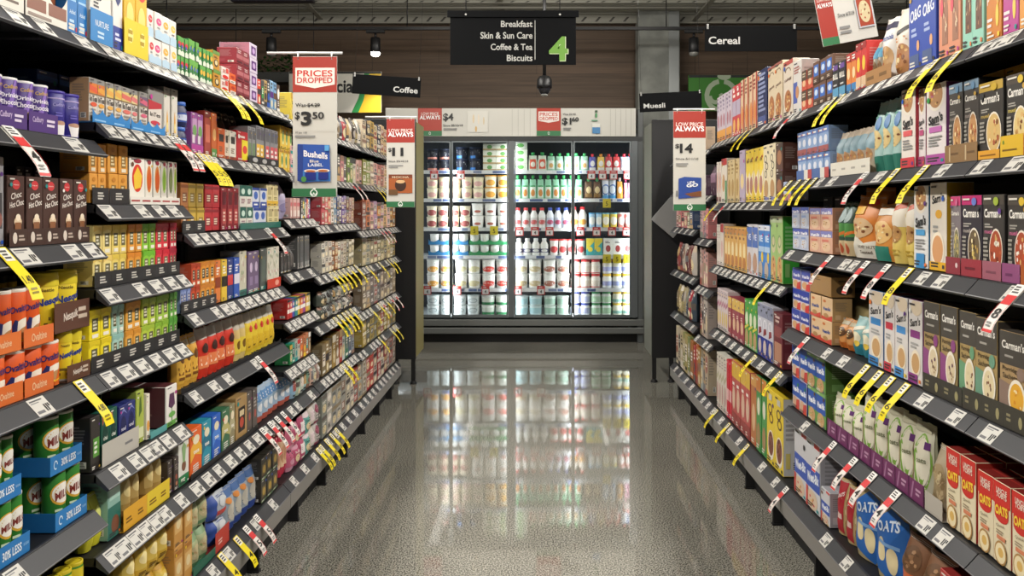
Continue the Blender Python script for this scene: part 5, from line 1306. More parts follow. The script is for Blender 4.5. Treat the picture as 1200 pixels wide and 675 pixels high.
for a, b, c, n_ in ((255, 264, 'd0602c', 'orange'), (264, 269, 'ded0bc', 'cream'), (269, 277, 'e4ddd0', 'white')):
    P(a, b, 1, 1, (262, 151), 'coffee box', n_ + ' coffee box with black mark', c, [('r', .2, .55, .8, .8, '3a3430'), ('l', .2, .8, .4, .2, 3, '7a5c48'), ('r', 0, .0, 1, .1, 'b85030')])
P(252, 284, 4, 1, ztop((262, 127), .13) - cur['z'], 'coffee pouch', 'tall black coffee pouch', '26221f', [('r', .1, .5, .9, .8, '4a443c'), ('l', .2, .8, .9, .82, 1, 'b8b0a0')], shape='pouch', inset=.13)
P(277.5, 291, 1, 1, (280, 153), 'tea box', 'red and yellow tea box', 'b8242c', [('r', .45, .05, 1, .72, 'e8d830'), ('e', .72, .4, .2, .14, 'd84038'), ('r', .1, .78, .7, .85, 'e8d8d0')])
P(291.5, 300, 2, 1, (293, 148), 'coffee pod box', 'grey pod box with green label', '8a8a8c', [('r', .1, .1, .9, .55, '6c8460'), ('r', .1, .66, .9, .9, '5a5a5e')])
for a, b, n, c, n_ in ((300.5, 311, 2, 'e4b438', 'yellow'), (311.5, 326, 3, 'd05058', 'pink')):
    P(a, b, n, 1, (302, 147), 'coffee pod box', 'grey pod box with %s label' % n_, '86868a', [('r', .1, .12, .9, .52, c), ('r', .1, .64, .9, .92, '5c5c62'), ('l', .2, .8, .45, .2, 2, W_)])
tray(291, 326, .03, '26262a', 'black card tray of pod boxes', [('e', .2, .5, .08, .3, 'b0b0b0'), ('e', .5, .5, .08, .3, 'b0b0b0'), ('e', .8, .5, .08, .3, 'b0b0b0')])
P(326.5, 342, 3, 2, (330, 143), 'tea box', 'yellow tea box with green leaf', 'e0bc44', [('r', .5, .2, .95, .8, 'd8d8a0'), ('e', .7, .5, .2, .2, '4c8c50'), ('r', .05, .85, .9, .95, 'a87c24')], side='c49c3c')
sh('L', 2, 2, 'third')
G2 = lambda c: [('r', .2, .2, .8, .6, c), ('l', .25, .75, .55, .25, 3, 'e4dcc4'), ('r', 0, .8, 1, .92, c)]
for a, b, n, c, c2, n_ in ((213, 222, 1, 'b87848', '8a5030', 'copper'), (222.5, 240, 2, 'c8a848', '94782c', 'gold'), (240.5, 258.5, 2, 'b83038', '8a1c28', 'red')):
    P(a, b, n, 2, (230, 215), 'coffee box', n_ + ' stacked coffee box', c, G2(c2), up=.003)
tray(213, 240, .04, '262628', 'black card tray', BT, n=2)
P(260, 281, 3, 1, (268, 220), 'coffee box', 'dark red tall coffee box', '88222c', [('r', .2, .15, .8, .5, 'b84c48'), ('r', .2, .6, .8, .9, '5c1a24'), ('l', .3, .7, .45, .2, 3, 'e0c8b8')])
P(281.5, 296.5, 2, 2, (284, 217), 'tea box', 'white box with dark green top', 'dcd8d0', [('r', 0, .5, 1, 1, '245c50'), ('e', .5, .72, .28, .14, 'c8dcd0'), ('l', .2, .8, .4, .15, 3, '8a5a6a')])
P(297, 313, 2, 2, (300, 220), 'tea box', 'white box with royal blue band', 'd4d8e4', [('r', 0, 0, 1, .3, '2c4ca4'), ('e', .5, .62, .3, .2, '3c64b8'), ('l', .2, .8, .24, .1, 1, W_), ('r', 0, .88, 1, 1, '2c4898')])
P(313.5, 330, 2, 2, (320, 216), 'tea box', 'cream box with yellow foot', 'dccf9c', [('r', 0, 0, 1, .22, 'e0b430'), ('r', .2, .5, .8, .85, 'b8ac7c'), ('l', .2, .8, .42, .28, 2, '8a8050')])
P(330.5, 338, 1, 1, (334, 210), 'soap pack', 'large lilac wrapped pack', 'a8a0c0', [('r', .1, .5, .9, .9, 'c0b8d4'), ('e', .5, .3, .3, .12, '8880a8'), ('l', .2, .8, .8, .6, 3, '7a72a0')], shape='pouch', d=.1)
tray(281, 330, .025, '2c6c60', 'low green card tray', [])
sh('L', 2, 3, 'fourth')
P(211, 224, 3, 1, (215, 336), 'tea box', 'small lilac blue box', '8c9ccc', TB('6c80bc', '5c6494'), up=.003)
for a, b, n, c, g, n_ in ((224.5, 235, 2, 'cc5434', 'a83c24', 'rust'), (235.5, 253, 3, 'e09838', 'c87c28', 'orange')):
    P(a, b, n, 2, (235, 308), 'tea box', n_ + ' small box', c, TB(g, '4a3826'), up=.003)
tray(211, 253, .04, '2a2a2c', 'black card tray', BT, n=4)
for a, b, n, c, c2, n_ in ((253.5, 260, 1, 'd87c3c', '8a3c20', 'burnt orange'), (260.5, 267, 1, 'e0bc40', '2c2820', 'yellow and black'), (267.5, 274, 1, '28387c', 'c83838', 'navy and red'), (274.5, 281, 1, '3458b0', 'd8d4e0', 'blue')):
    P(a, b, n, 1, (264, 304), 'coffee bag', n_ + ' slim coffee bag', c, [('r', 0, .35, 1, .6, c2), ('l', .2, .8, .85, .65, 3, W_)], up=.002)
P(281.5, 290, 1, 1, (284, 294), 'tea box', 'pale floral print box', 'c4c0ac', [('s', .5, .6, .45, .36, 12, ['8a9c78', 'b89c90', 'dcd8c8']), ('r', 0, 0, 1, .14, '2c6c60')])
P(290.5, 305, 2, 1, (293, 295), 'tea box', 'muted purple tea box', '6c5878', [('e', .5, .62, .22, .12, 'c8b8d0'), ('r', .25, .2, .75, .4, '8c789c'), ('r', 0, 0, 1, .08, '2c6c60')])
P(305.5, 313, 1, 1, (307, 291), 'tea box', 'tall grey green tea box', '4c5450', [('r', .2, .2, .8, .8, '5c6860'), ('r', 0, 0, 1, .1, '2c6c60')])
P(313.5, 328, 2, 1, (316, 290), 'tea box', 'white floral print box', 'd0ccbc', [('s', .5, .55, .45, .4, 14, ['a8a890', 'c49c94', '8c9c80', 'e4e0d4'])], up=.002)
tray(313, 329, .04, 'c8402c', 'small red card tray', [('e', .7, .5, .15, .3, 'e8a08c')])
P(329, 341, 3, 1, (332, 296), 'coffee bag', 'black slim coffee bag', '2c2a2a', [('r', .2, .2, .8, .5, '4a4644')])
sh('L', 2, 4, 'fifth')
P(211, 236, 3, 1, (222, 393), 'coffee pouch', 'gold coffee pouch', 'd4a03c', [('r', .1, .1, .9, .55, 'e0b048'), ('e', .5, .6, .22, .1, '6a4420'), ('r', .1, .8, .9, .92, 'b8ac8c'), ('l', .2, .8, .45, .15, 3, '7a4c1c')], shape='pouch', d=.05, up=.002)
P(236.5, 277, 4, 1, (250, 381), 'coffee pouch', 'red coffee pouch with silver top', 'c83424', [('r', 0, .78, 1, 1, 'b4aca4'), ('r', .1, .2, .9, .45, 'e08050'), ('e', .5, .6, .24, .1, '3c201c'), ('l', .2, .8, .42, .24, 2, 'f0dcc8')], shape='pouch', d=.05, up=.002)
P(278, 291, 2, 1, (282, 370), 'coffee pouch', 'cream and gold coffee pouch', 'd0b878', [('r', 0, .7, 1, 1, 'b8b0a0'), ('r', .1, .15, .9, .5, 'e0c848'), ('e', .5, .35, .2, .1, '7a5a20')], shape='pouch', d=.05, up=.002)
P(291.5, 329, 5, 1, (300, 364), 'coffee pouch', 'yellow coffee pouch with red dot', 'e0c43c', [('r', 0, .76, 1, 1, 'b8b4a8'), ('e', .5, .62, .2, .08, 'c83c30'), ('r', .1, .1, .9, .4, 'd8b430'), ('l', .2, .8, .38, .15, 3, '7a5c14')], shape='pouch', d=.05, up=.002)
tray(211, 329, .022, '1e1d1f', 'low black card tray', [], n=6, wave=2)
sh('L', 2, 5, 'sixth')
for a, b, c, c2, n_ in ((223.5, 237.5, 'e06428', 'e8b03c', 'bright orange'), (238, 249, '2c90a8', '1c6c88', 'teal blue'), (249.5, 259.5, '2c60c0', '4c84d8', 'royal blue'), (260, 269.5, '3c6c4c', 'b8b070', 'green'), (270, 276.5, '8c8464', 'b4ac88', 'olive grey')):
    P(a, b, 1, 1, (240, 498 - 3), 'tea box', n_ + ' tall tea box', c, [('p', [(0, .6), (.5, .8), (1, .55), (1, .35), (.4, .45), (0, .3)], c2), ('e', .5, .75, .28, .1, 'e8dcc0'), ('t', 'tea', .5, .5, .5, .08, W_, 0, .04), ('l', .2, .8, .25, .1, 3, 'd8d8d0')], up=.003)
P(277, 290, 1, 1, (280, 466), 'tea box', 'kraft box with dark label', 'a88858', [('r', .2, .2, .8, .75, '2c2420'), ('e', .5, .4, .18, .12, 'b84430'), ('r', .3, .55, .7, .68, 'd8c8a0')])
P(290.5, 302, 2, 1, (293, 459), 'tea box', 'grey brown tea box', '5c5450', [('e', .5, .4, .2, .1, 'a85048'), ('l', .2, .8, .8, .55, 3, 'b0a8a0')])
for _a, _b, _m, _n in ((302.5, 328, 4, 'red strip'), (329, 341, 2, 'red strip, far end')): P(_a, _b, _m, 1, (312, 450), 'tea pouch', 'pale blue pouch with ' + _n, '98b0c8', [('r', 0, .6, 1, .85, '5c88b8'), ('e', .5, .42, .26, .12, 'd8dce0'), ('r', 0, 0, 1, .18, 'b05848'), ('l', .2, .8, .8, .64, 2, W_)], shape='pouch', d=.045)
tray(223, 302, .02, '1e1d1f', 'low black card tray', [], n=6)
sh('L', 2, 6, 'bottom')
P(226, 247, 2, 2, (230, 583), 'sugar pack', 'clear pale green packet', 'a4ac84', [('e', .5, .45, .34, .22, 'c0b48c'), ('r', 0, .75, 1, .95, '7c9870'), ('r', .1, .05, .9, .16, '58845c'), ('s', .5, .45, .3, .2, 9, ['b89c70', '8a9c64', 'd0c49c'])], shape='pouch', d=.07)
tray(226, 252, .03, '2c6450', 'dark green card tray', [])
P(252.5, 268, 1, 2, (256, 580), 'rice pack', 'blue and silver packet', 'a8b0bc', [('r', 0, 0, .3, 1, '34509c'), ('r', .3, .1, .95, .3, 'c04440'), ('e', .65, .6, .25, .2, 'c8ccd0'), ('l', .4, .9, .9, .8, 2, '4a5a8a')], shape='pouch', d=.06)
tray(252, 268, .07, 'b83c30', 'red card tray', [('l', .2, .6, .6, .3, 2, 'e8c0b8')])
P(268.5, 302.5, 4, 1, (275, 567), 'rice pack', 'silver blue tall packet', '9ca8b4', [('r', 0, .78, 1, 1, '4c6ca0'), ('e', .5, .45, .3, .22, 'c0bcb0'), ('r', .05, .02, .95, .2, '2c4690'), ('e', .3, .7, .2, .07, 'd88c48'), ('l', .2, .8, .4, .25, 3, '8a8c90')], shape='pouch', d=.06)
P(306, 326, 3, 2, (310, 535), 'rice pack', 'dark pack with gold print', '3c3830', [('r', .15, .2, .85, .7, '6c6040'), ('e', .5, .45, .25, .18, 'b89848'), ('r', 0, 0, 1, .1, '58784c')], d=.08)
P(326.5, 337.5, 3, 1, (330, 500), 'rice pack', 'crimson and cream pouch', 'b83048', [('r', .0, .2, 1, .7, 'd8b898'), ('e', .5, .45, .3, .18, 'c89878'), ('l', .2, .8, .9, .76, 2, W_)], shape='pouch', d=.07)

# ---- fourth, fifth and sixth bays: small facings
sh('L', 3, 0, 'top'); S(342, 374, ['d8c048', '4a4a50', 'c8503c', 'e0dcd0'], 1, (345, 108), (370, 118), 'tea carton')
sh('L', 3, 1, 'second'); S(341, 375, ['d8a8b0', 'c87888', 'b04858', '8a6a78', 'd8d0c8'], 2, (345, 172), (370, 180), 'soap box')
sh('L', 3, 2, 'third')
P(341.5, 352.5, 5, 1, (343, 232), 'soap box', 'peach pink slim box', 'd8b0a8', [('r', 0, .6, 1, .78, 'c86c70'), ('r', .2, .1, .8, .4, 'ece0d8')])
S(353, 376, ['3a3c3c', '5c5e60', '2c4c48', 'd8cfc8', 'b84c50', 'e4dcd4', '3c6c84'], 1, (356, 232), (374, 233), 'soap box')
sh('L', 3, 3, 'fourth')
P(340, 346, 2, 1, (343, 288), 'shampoo pack', 'rumpled dark grey pack', '4a4848', [('r', .2, .2, .8, .7, '605c5a')], shape='pouch', d=.06)
P(349.5, 375, 6, 1, (354, 276), 'shampoo box', 'plain dark grey slim box', '5a5a5a', [('r', .15, .1, .85, .2, '8a8a88'), ('r', .3, .35, .7, .8, '4c4c4c')])
sh('L', 3, 4, 'fifth')
for k, c in enumerate(['b83030', 'c43838', '4850a8', '3c8a8c', 'd8b838', 'd86838', '9c4c90', 'e0b040', 'c8c070']):
    P(337 + k * 3.1, 340.1 + k * 3.1, 1, 1, (346, 349), 'hair dye box', cname(c) + ' bright slim box' + ('' if k not in (1, 7) else ' again'), c, [('r', 0, .3, 1, .5, W_), ('e', .5, .7, .3, .1, 'e4d0b8'), ('r', 0, .88, 1, 1, '2c2c30')])
sh('L', 3, 5, 'sixth'); S(340, 376, ['2c7c48', '3a9c90', 'a8b0a4', 'b8bcb4', 'b86c4c', 'c07850', 'b87450', '8a6448'], 1, (345, 402), (372, 383), 'soap pack')
sh('L', 3, 6, 'seventh'); S(345, 376, ['8cb0c8', 'a8bca8', 'b8c4b8', '94b8b8', '7c9c88', 'c8a898', 'b0b4a8', '9c8078'], 1, (345, 440), (372, 425), 'soap pouch', 'pouch', d=.04, pal=PALM)
sh('L', 3, 7, 'bottom'); S(341, 376, ['b85c78', 'b05070', 'a84868', '5c9c94', 'c8c0b8', 'b8b4b0'], 2, (345, 500), (372, 470), 'tissue pack', 'pouch', d=.05, pal=['c890a4', 'd8c8cc', '8a4458', 'e4dcdc'])
B5 = [['3a3a40', 'c8c4bc', '2c2c34', '5a5a64', 'b8b0a4', '3a3c44', 'a83840', '4a4a50', 'c8b490', '3c3430', 'a89870', 'd8cfc4'],
      ['b8a8ac', '8c7c88', '2a2a30', 'd8ccc4', '3a3638', 'c07880', '4c4448', '7c9440', '6c8838', 'c8bcb0', 'd0a8a0', 'b88880'],
      ['c05058', 'c85c60', 'd8786c', 'e0d4cc', '88a8c0', '3c4c7c', 'd8d0cc', '6a4898', '9c90b8', '8a5a48', 'c8a8a0', 'd4b0a0'],
      ['c8c4b8', 'bcb4a8', 'd0c8bc', '8a5c38', 'a87048', 'd8d4c8', 'b0a898', 'ccc0ac', '98907c', 'b0a688', 'a89c84'],
      ['4a5048', '3c3e40', 'b8bcb8', '6c7470', '2c2e30', '8a9088', '5c4c54', 'a8a8a4', '4c4c4c', 'd0ccc4', '6c5c50', '8c6a58'],
      ['7a6a4c', '8c7444', '6a5c48', 'a08448', '8a6c3c', 'a8342c', 'c0c8c8', '3c7454', '4c5c74', '8c949c'],
      ['7c8078', 'a8a49c', '8c8c88', 'b0aca4', '989890', 'b4ac9c', 'a8a098', 'a84030', '9a9a94']]
tops5 = [((380, 130), (420, 138)), ((380, 178), (420, 186)), ((380, 225), (420, 232)), ((378, 283), (420, 280)), ((380, 340), (420, 326)), ((380, 402), (420, 372)), ((378, 466), (420, 424))]
tops6 = [((428, 140), (466, 156)), ((428, 186), (466, 198)), ((428, 234), (466, 240)), ((428, 278), (466, 272)), ((428, 322), (466, 308)), ((428, 370), (466, 345)), ((428, 416), (466, 386))]
NM7 = ['top', 'second', 'third', 'fourth', 'fifth', 'sixth', 'bottom']
KD = ['hair dye box', 'hair dye box', 'skin care box', 'skin care box', 'cosmetic pack', 'cosmetic pack', 'cosmetic box']
for i in range(7):
    sh('L', 4, i, NM7[i]); S(377.5, 424, B5[i], 1 if i in (0, 1, 5) else 2, tops5[i][0], tops5[i][1], KD[i], 'pouch' if i in (0, 4) else 'box', d=.06, seed=40 + i, pal=PALM)
B6 = [['c8b8a0', '3a3438', 'b89448', 'd8c49c', '3c3c4c', 'd0b48c', 'c8ac84', 'e0c8a0', 'd0a878', 'c89868'],
      ['8c8c40', '7c9038', 'b8a090', 'd8a8a0', 'c88078', 'b87870', 'd8b8a4', 'e0bcac', 'c8987c', 'd0a088'],
      ['8a4838', 'c87848', 'd8a8a0', 'b890b0', 'd88c40', 'c8a0b0', 'd8b070', 'e0b8b0', 'c89858', 'b07840'],
      ['a89c78', 'b4a888', '988c6c', 'c0b494', '8c8460', 'b8ac7c', 'a89870', 'c8b888', '9c8c5c', 'b49c60'],
      ['7c6c58', '8c8074', '6c6058', 'a09488', '5c544c', 'a89888', '8c7c68', 'b0a494', '7c7060', '9c8c70'],
      ['a89044', '6c6440', 'b49c4c', '8a7a40', 'b8a050', 'a83434', '9c8838', 'b89848', 'a08c44', '947c38'],
      ['b8b0a4', 'a83038', 'c8443c', 'b8a898', 'a83c3c', 'c0b4a8', '8c3438', 'c8b8a8', 'a04040', 'b0a090']]
for i in range(7):
    sh('L', 5, i, NM7[i]); S(425, 468, B6[i], 2, tops6[i][0], tops6[i][1], ['hair care box', 'skin care box', 'skin care box', 'sun cream box', 'cosmetic pack', 'sun cream box', 'cosmetic box'][i], d=.06, seed=80 + i, pal=PALM)
# ================================================================== goods on the right
def car(c_top, c_pic, c_acc, badge, pic2=None):
    return [('r', 0, .88, 1, 1, c_top), ('t', "Carman's", .47, .78, .78, .12, 'ece8e0', .0, .05), ('l', .1, .5, .66, .6, 2, 'a8a49c'), ('t', 'muesli', .28, .56, .36, .05, c_acc, 0, .03), ('e', .64, .33, .31, .27, 'e8e0d0'), ('e', .64, .33, .28, .245, c_pic), ('s', .64, .33, .26, .23, 16, pic2 or OAT), ('l', .06, .3, .5, .2, 6, '9a968c'), ('e', .66, .92, .12, .05, badge)]
sh('R', 0, 0, 'top')
def posh(a, b, n, c, desc, w1='posh', dark=False):
    P(a, b, n, 1, .27, 'muesli box', desc, c, [('t', 'muesli', .3, .62, .4, .06, 'ecd8d8', .03, .02), ('t', w1, .38, .42, .6, .13, 'f0e4e4', .06, .05), ('e', .75, .22, .1, .1, 'e8c850'), ('e', .8, .36, .08, .05, 'e0a848'), ('l', .1, .5, .22, .12, 2, 'ecdcdc')])
posh(1174, 1193, 1, 'b43c8c', 'magenta muesli box with pale lettering'); posh(1153, 1171.5, 1, 'cc7c28', 'orange muesli box with pale lettering')
P(1194, 1240, 2, 1, .27, 'muesli box', 'black and amber muesli box', '2c2420', [('r', 0, 0, 1, .4, 'd89038'), ('e', .5, .5, .12, .06, W_), ('l', .2, .8, .9, .6, 3, W_)])
sh('R', 1, 0, 'top')
P(1126, 1152.5, 2, 1, .27, 'muesli box', 'mint green muesli box with pink spot', '94ccb8', [('e', .6, .42, .28, .26, '6a4430'), ('r', .32, .16, .88, .42, '6a4430'), ('s', .6, .38, .25, .22, 12, ['8a5c3c', 'c89868', 'e0c8a0', '4c3020']), ('e', .35, .62, .16, .09, 'd84c70'), ('l', .2, .7, .95, .8, 2, '4c9884')])
P(1098, 1125.5, 2, 1, .27, 'muesli box', 'salmon muesli box with pink spot', 'd89070', [('e', .6, .42, .27, .24, 'a07058'), ('r', .34, .14, .86, .42, 'a07058'), ('s', .6, .38, .24, .2, 12, ['c89878', '8a5c48', 'e0c8a8']), ('e', .32, .52, .13, .09, 'd84c60'), ('l', .2, .75, .8, .68, 2, 'a85840')])
P(1063, 1097, 2, 1, .26, 'oat box', 'royal blue oat cereal box', '2848a8', [('t', 'O&G', .5, .62, .78, .17, 'e8ecf4', .04, .05), ('l', .2, .7, .48, .36, 2, 'a8b8e0'), ('r', .08, .04, .75, .17, '4a5c88'), ('e', .7, .26, .1, .06, 'e0a878')])
P(1044, 1062.5, 1, 1, .22, 'granola bag', 'white and peach granola bag', 'e0d4c4', [('p', [(.3, .6), (.8, .66), (.75, .72), (.3, .66)], '2a2a2a'), ('e', .5, .25, .4, .22, 'b07c50'), ('s', .5, .25, .38, .22, 14, OAT), ('l', .2, .8, .58, .5, 2, 'd08c58')], shape='pouch', d=.07)
P(1030, 1043.5, 1, 1, .21, 'granola bag', 'white and navy granola bag', 'dcd8d4', [('r', .1, .82, .9, .92, '2c2c48'), ('t', 'Granola', .5, .68, .7, .1, '34488c', .03, .03), ('e', .5, .35, .38, .2, 'b89060'), ('s', .5, .35, .34, .2, 12, OAT)], shape='pouch', d=.07)
P(1021, 1030, 2, 1, .15, 'granola bag', 'small grey granola bag', 'a8a090', [('r', .1, .6, .9, .85, '4a90b0'), ('e', .5, .35, .35, .2, '8a6a48'), ('s', .5, .35, .3, .18, 8, OAT)], shape='pouch', d=.06, up=.003)
tray(1015, 1045, .05, 'a87c4c', 'kraft card tray of granola bags', [('l', .1, .9, .7, .3, 1, '7a5830')], n=2)
P(990.5, 1002, 2, 1, (996, 62), 'oat box', 'orange oat box with blue base', 'd8803c', [('r', 0, .78, 1, 1, 'b83030'), ('r', 0, 0, 1, .25, '3c80b8'), ('e', .5, .5, .3, .14, 'ecd0a0'), ('l', .2, .8, .95, .82, 2, W_)])
P(1002.5, 1015, 2, 1, (1008, 50), 'oat box', 'red topped oat box with yellow star', 'c83430', [('e', .5, .55, .3, .16, 'e8c440'), ('r', 0, .05, 1, .28, 'd8b894'), ('r', 0, .85, 1, 1, '9c2424')])
P(975.5, 990, 2, 1, (980, 74), 'protein cereal box', 'black and white cereal box with BULL lettering', '26262a', [('r', 0, 0, 1, .3, '5c9cc0'), ('t', 'BULL', .5, .62, .84, .16, W_, 0, .06), ('r', .1, .8, .9, .94, '6a4a94'), ('l', .2, .8, .42, .34, 1, 'c8c8c8')])
P(952, 975, 3, 2, (960, 70), 'chocolate cereal box', 'brown cereal box with blue pictures', '6a4c3c', [('r', .15, .35, .9, .85, '3c6cc0'), ('e', .5, .62, .26, .14, 'c8d8ec'), ('r', 0, 0, 1, .26, '4a3428'), ('l', .2, .8, .2, .08, 2, 'd8c8b8')])
P(939, 951.5, 2, 2, (944, 82), 'chocolate cereal box', 'red and dark small cereal box', 'c45440', [('r', 0, .5, 1, 1, '544438'), ('e', .5, .35, .3, .16, 'e0b890'), ('l', .2, .8, .9, .65, 2, 'c8b8a0')])
P(929, 938.5, 1, 1, (932, 72), 'cereal box', 'white cereal box with blue side', 'd0ccc8', [('r', 0, .2, .5, .6, '4c60a8'), ('l', .1, .9, .9, .75, 3, '9a5a50'), ('e', .5, .4, .2, .12, 'c08860')], side='b4b0ac')
P(917, 928.5, 1, 1, (921, 72), 'granola box', 'white granola box with red trim', 'd4c8b8', [('r', 0, .92, 1, 1, 'b04c44'), ('a', .5, .8, .3, .08, 0, 180, .2, '6a4a3c'), ('t', 'Kellogg', .5, .66, .7, .07, '6a4a40', .03), ('e', .5, .28, .36, .2, 'a87048'), ('s', .5, .28, .3, .18, 12, OAT)])
sh('R', 2, 0, 'top')
P(899, 916.5, 2, 1, (905, 77), 'granola box', 'cream granola box with clusters', 'd0c0a4', [('a', .5, .84, .3, .06, 0, 180, .2, '6a4a3c'), ('t', 'granola', .5, .62, .7, .07, '6a4a40', .03), ('e', .5, .26, .38, .22, 'a87048'), ('s', .5, .26, .34, .2, 14, OAT), ('r', 0, .95, 1, 1, '9a5a50')])
P(887.5, 898.5, 1, 1, (892, 82), 'cereal box', 'navy cereal box covered in small print', '202c54', [('l', .1, .9, .95, .25, 9, '8a94b8'), ('t', 'Nut', .5, .85, .5, .06, 'c8d0e4'), ('r', .1, .05, .9, .18, '48588c')])
P(868, 887, 4, 1, (876, 90), 'cereal box', 'cream and red flake box', 'd4bc9c', [('r', .7, 0, 1, 1, 'a83c34'), ('e', .4, .3, .3, .22, 'd0884c'), ('l', .1, .6, .9, .7, 3, '8a4c40')])
P(858, 867.5, 2, 1, (862, 100), 'cereal box', 'red cereal box with lilac band', 'c04048', [('r', 0, .4, 1, .7, 'b0a4b8'), ('e', .5, .2, .3, .14, 'e0b060'), ('l', .2, .8, .95, .75, 2, W_)])
P(839.8, 857.5, 5, 1, (845, 112), 'cereal box', 'pale lilac cereal box with orange bowl', 'c4b8c4', [('r', 0, 0, 1, .25, 'd89848'), ('e', .5, .45, .26, .14, 'a86c78'), ('l', .2, .8, .9, .65, 3, '8a7c98')])

sh('R', 0, 1, 'second')
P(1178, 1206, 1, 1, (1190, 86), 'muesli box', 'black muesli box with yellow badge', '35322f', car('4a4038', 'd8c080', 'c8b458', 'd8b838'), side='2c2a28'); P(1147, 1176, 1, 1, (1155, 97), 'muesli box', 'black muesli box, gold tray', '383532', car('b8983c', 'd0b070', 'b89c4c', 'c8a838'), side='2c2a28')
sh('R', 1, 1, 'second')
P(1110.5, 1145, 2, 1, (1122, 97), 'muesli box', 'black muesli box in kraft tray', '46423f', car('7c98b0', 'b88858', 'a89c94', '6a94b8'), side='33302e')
tray(1108, 1146, .048, '8a6c48', 'kraft card tray with tape', [('r', .28, .1, .36, .9, 'c0ac88'), ('l', .4, .9, .6, .4, 1, '6a5034')], n=2)
sh('R', 0, 1, 'second')
tray(1147, 1172, .022, 'd89c30', 'low orange card tray', [('l', .1, .9, .6, .3, 1, '8a5c14')], inset=.04); tray(1173, 1200, .05, 'd8b02c', 'yellow card tray', [('l', .1, .9, .4, .25, 1, '7a5c10'), ('e', .15, .7, .04, .1, '7a9430')], inset=.04); tray(1200.5, 1230, .05, 'c85840', 'red orange card tray', [], inset=.04)
P(1150, 1205, 2, 1, ztop((1170, 68), .17) - cur['z'], 'shipping carton', 'yellow carton', 'd8ac34', [('l', .1, .9, .9, .8, 1, '7a5c14')], inset=.17, d=.2)
def sams(c, c2, c3):
    return [('e', .5, .86, .44, .2, 'e4ddd0'), ('e', .5, .86, .36, .16, 'b08458'), ('s', .5, .86, .33, .14, 14, OAT + [c3]), ('t', "Sam's", .5, .57, .72, .12, '2a2a2c', .04, .07), ('l', .3, .75, .51, .48, 1, '4a4a4c'), ('r', .18, .4, .82, .47, c2), ('l', .15, .85, .36, .22, 4, '8a8a8a'), ('r', 0, 0, 1, .13, c)]
sh('R', 1, 1, 'second')
P(1085, 1108, 1, 1, (1090, 100), 'granola box', 'white granola box with purple base', 'dcd4d4', sams('a84c98', 'b868ac', 'a86080'), side='8a4888'); P(1076, 1084.5, 1, 1, (1080, 104), 'granola box', 'slim white granola box with wine base', 'dcd4d4', sams('a03c68', 'b8507c', 'a86080'), side='9c3050', inset=.06)
P(1055, 1072, 1, 1, (1060, 105), 'granola box', 'white granola box with red side', 'e0d8d0', sams('c83c44', 'd85c60', 'c04040'), side='a82c3c', sels=[('l', .2, .8, .9, .3, 6, 'd07880')])
P(1020, 1053, 3, 1, (1035, 115), 'granola pouch', 'pale aqua granola pouch', 'a4c4c0', [('r', 0, 0, 1, .22, '2c7464'), ('e', .45, .45, .36, .14, 'd8c088'), ('s', .45, .45, .3, .12, 8, OAT), ('e', .6, .68, .16, .1, '4474a8'), ('l', .2, .6, .85, .75, 2, '5c9488')], shape='pouch', d=.07)
P(977, 1019, 5, 1, (1000, 150), 'muesli pouch', 'brown and white muesli pouch', 'b8a894', [('r', .1, .5, .9, .85, '7c98a4'), ('e', .5, .35, .34, .18, 'a88058'), ('s', .5, .35, .3, .15, 9, OAT + ['6a2c30'])], shape='pouch', d=.07, up=.003)
tray(974, 1020, .05, 'd8d4c8', 'white card tray of muesli pouches', [('l', .2, .7, .6, .35, 1, 'a8a49c')], n=4)
P(934, 971, 6, 2, (950, 152), 'breakfast drink pack', 'small blue drink carton', '8aa4cc', [('r', 0, .75, 1, 1, '5c7cb8'), ('e', .5, .5, .3, .16, 'd8dce8'), ('r', 0, 0, 1, .25, 'a05858'), ('l', .2, .8, .92, .8, 1, W_)], up=.004)
tray(934, 972, .04, '4c68a0', 'blue and red drink tray', [('r', .5, 0, .75, 1, 'd8d4cc'), ('r', .75, 0, 1, 1, 'b04848')], n=2)
sh('R', 2, 1, 'second')
P(917.5, 926, 2, 1, (921, 213), 'breakfast drink pack', 'lilac white drink carton', 'a8b4d4', [('r', 0, .0, 1, .35, 'c07c78'), ('e', .5, .6, .3, .15, 'e4e4ec')])
P(909, 917, 1, 2, (912, 168), 'cereal box', 'dark brown chocolate cereal box', '54342a', [('e', .5, .5, .34, .25, '9c6c4c'), ('r', 0, .8, 1, 1, '3a241e')])
P(894, 908.5, 2, 1, (897, 170), 'cereal box', 'cream cereal box with dark rings', 'dcd0b0', [('a', .4, .75, .22, .07, 0, 360, .3, '3c3430'), ('a', .6, .62, .22, .07, 0, 360, .3, '3c3430'), ('a', .45, .48, .2, .07, 0, 360, .3, '4a403a'), ('e', .5, .22, .34, .16, 'b48c5c'), ('r', .3, .02, .7, .08, '7c80b8')], side='c8bc9c')
P(873, 893.5, 4, 1, (880, 175), 'cereal box', 'yellow and white flake box', 'e8cc48', [('p', [(0, .2), (.5, .1), (1, .35), (1, .6), (.4, .45), (0, .6)], 'e8dcc0'), ('e', .5, .32, .34, .16, 'b07868'), ('t', 'og', .5, .78, .5, .08, '7a4c28', .05, .05)])
P(866, 872.5, 1, 1, (869, 176), 'cereal box', 'lilac cereal box', 'b0a0b8', [('e', .5, .4, .3, .15, 'e0c890')])
P(852, 865.5, 3, 1, (858, 187), 'cereal box', 'tan wheat cereal box', 'd0b888', [('e', .5, .35, .3, .2, 'b08c50'), ('l', .2, .8, .9, .65, 3, '9c7c48')])
P(845, 851.5, 1, 1, (848, 186), 'cereal box', 'white cereal box with red and green edge', 'ded4c8', [('r', 0, .85, 1, 1, 'b83434'), ('r', .7, 0, 1, .5, '4c8a50'), ('e', .4, .45, .24, .2, 'c09468')], topc='b83434')
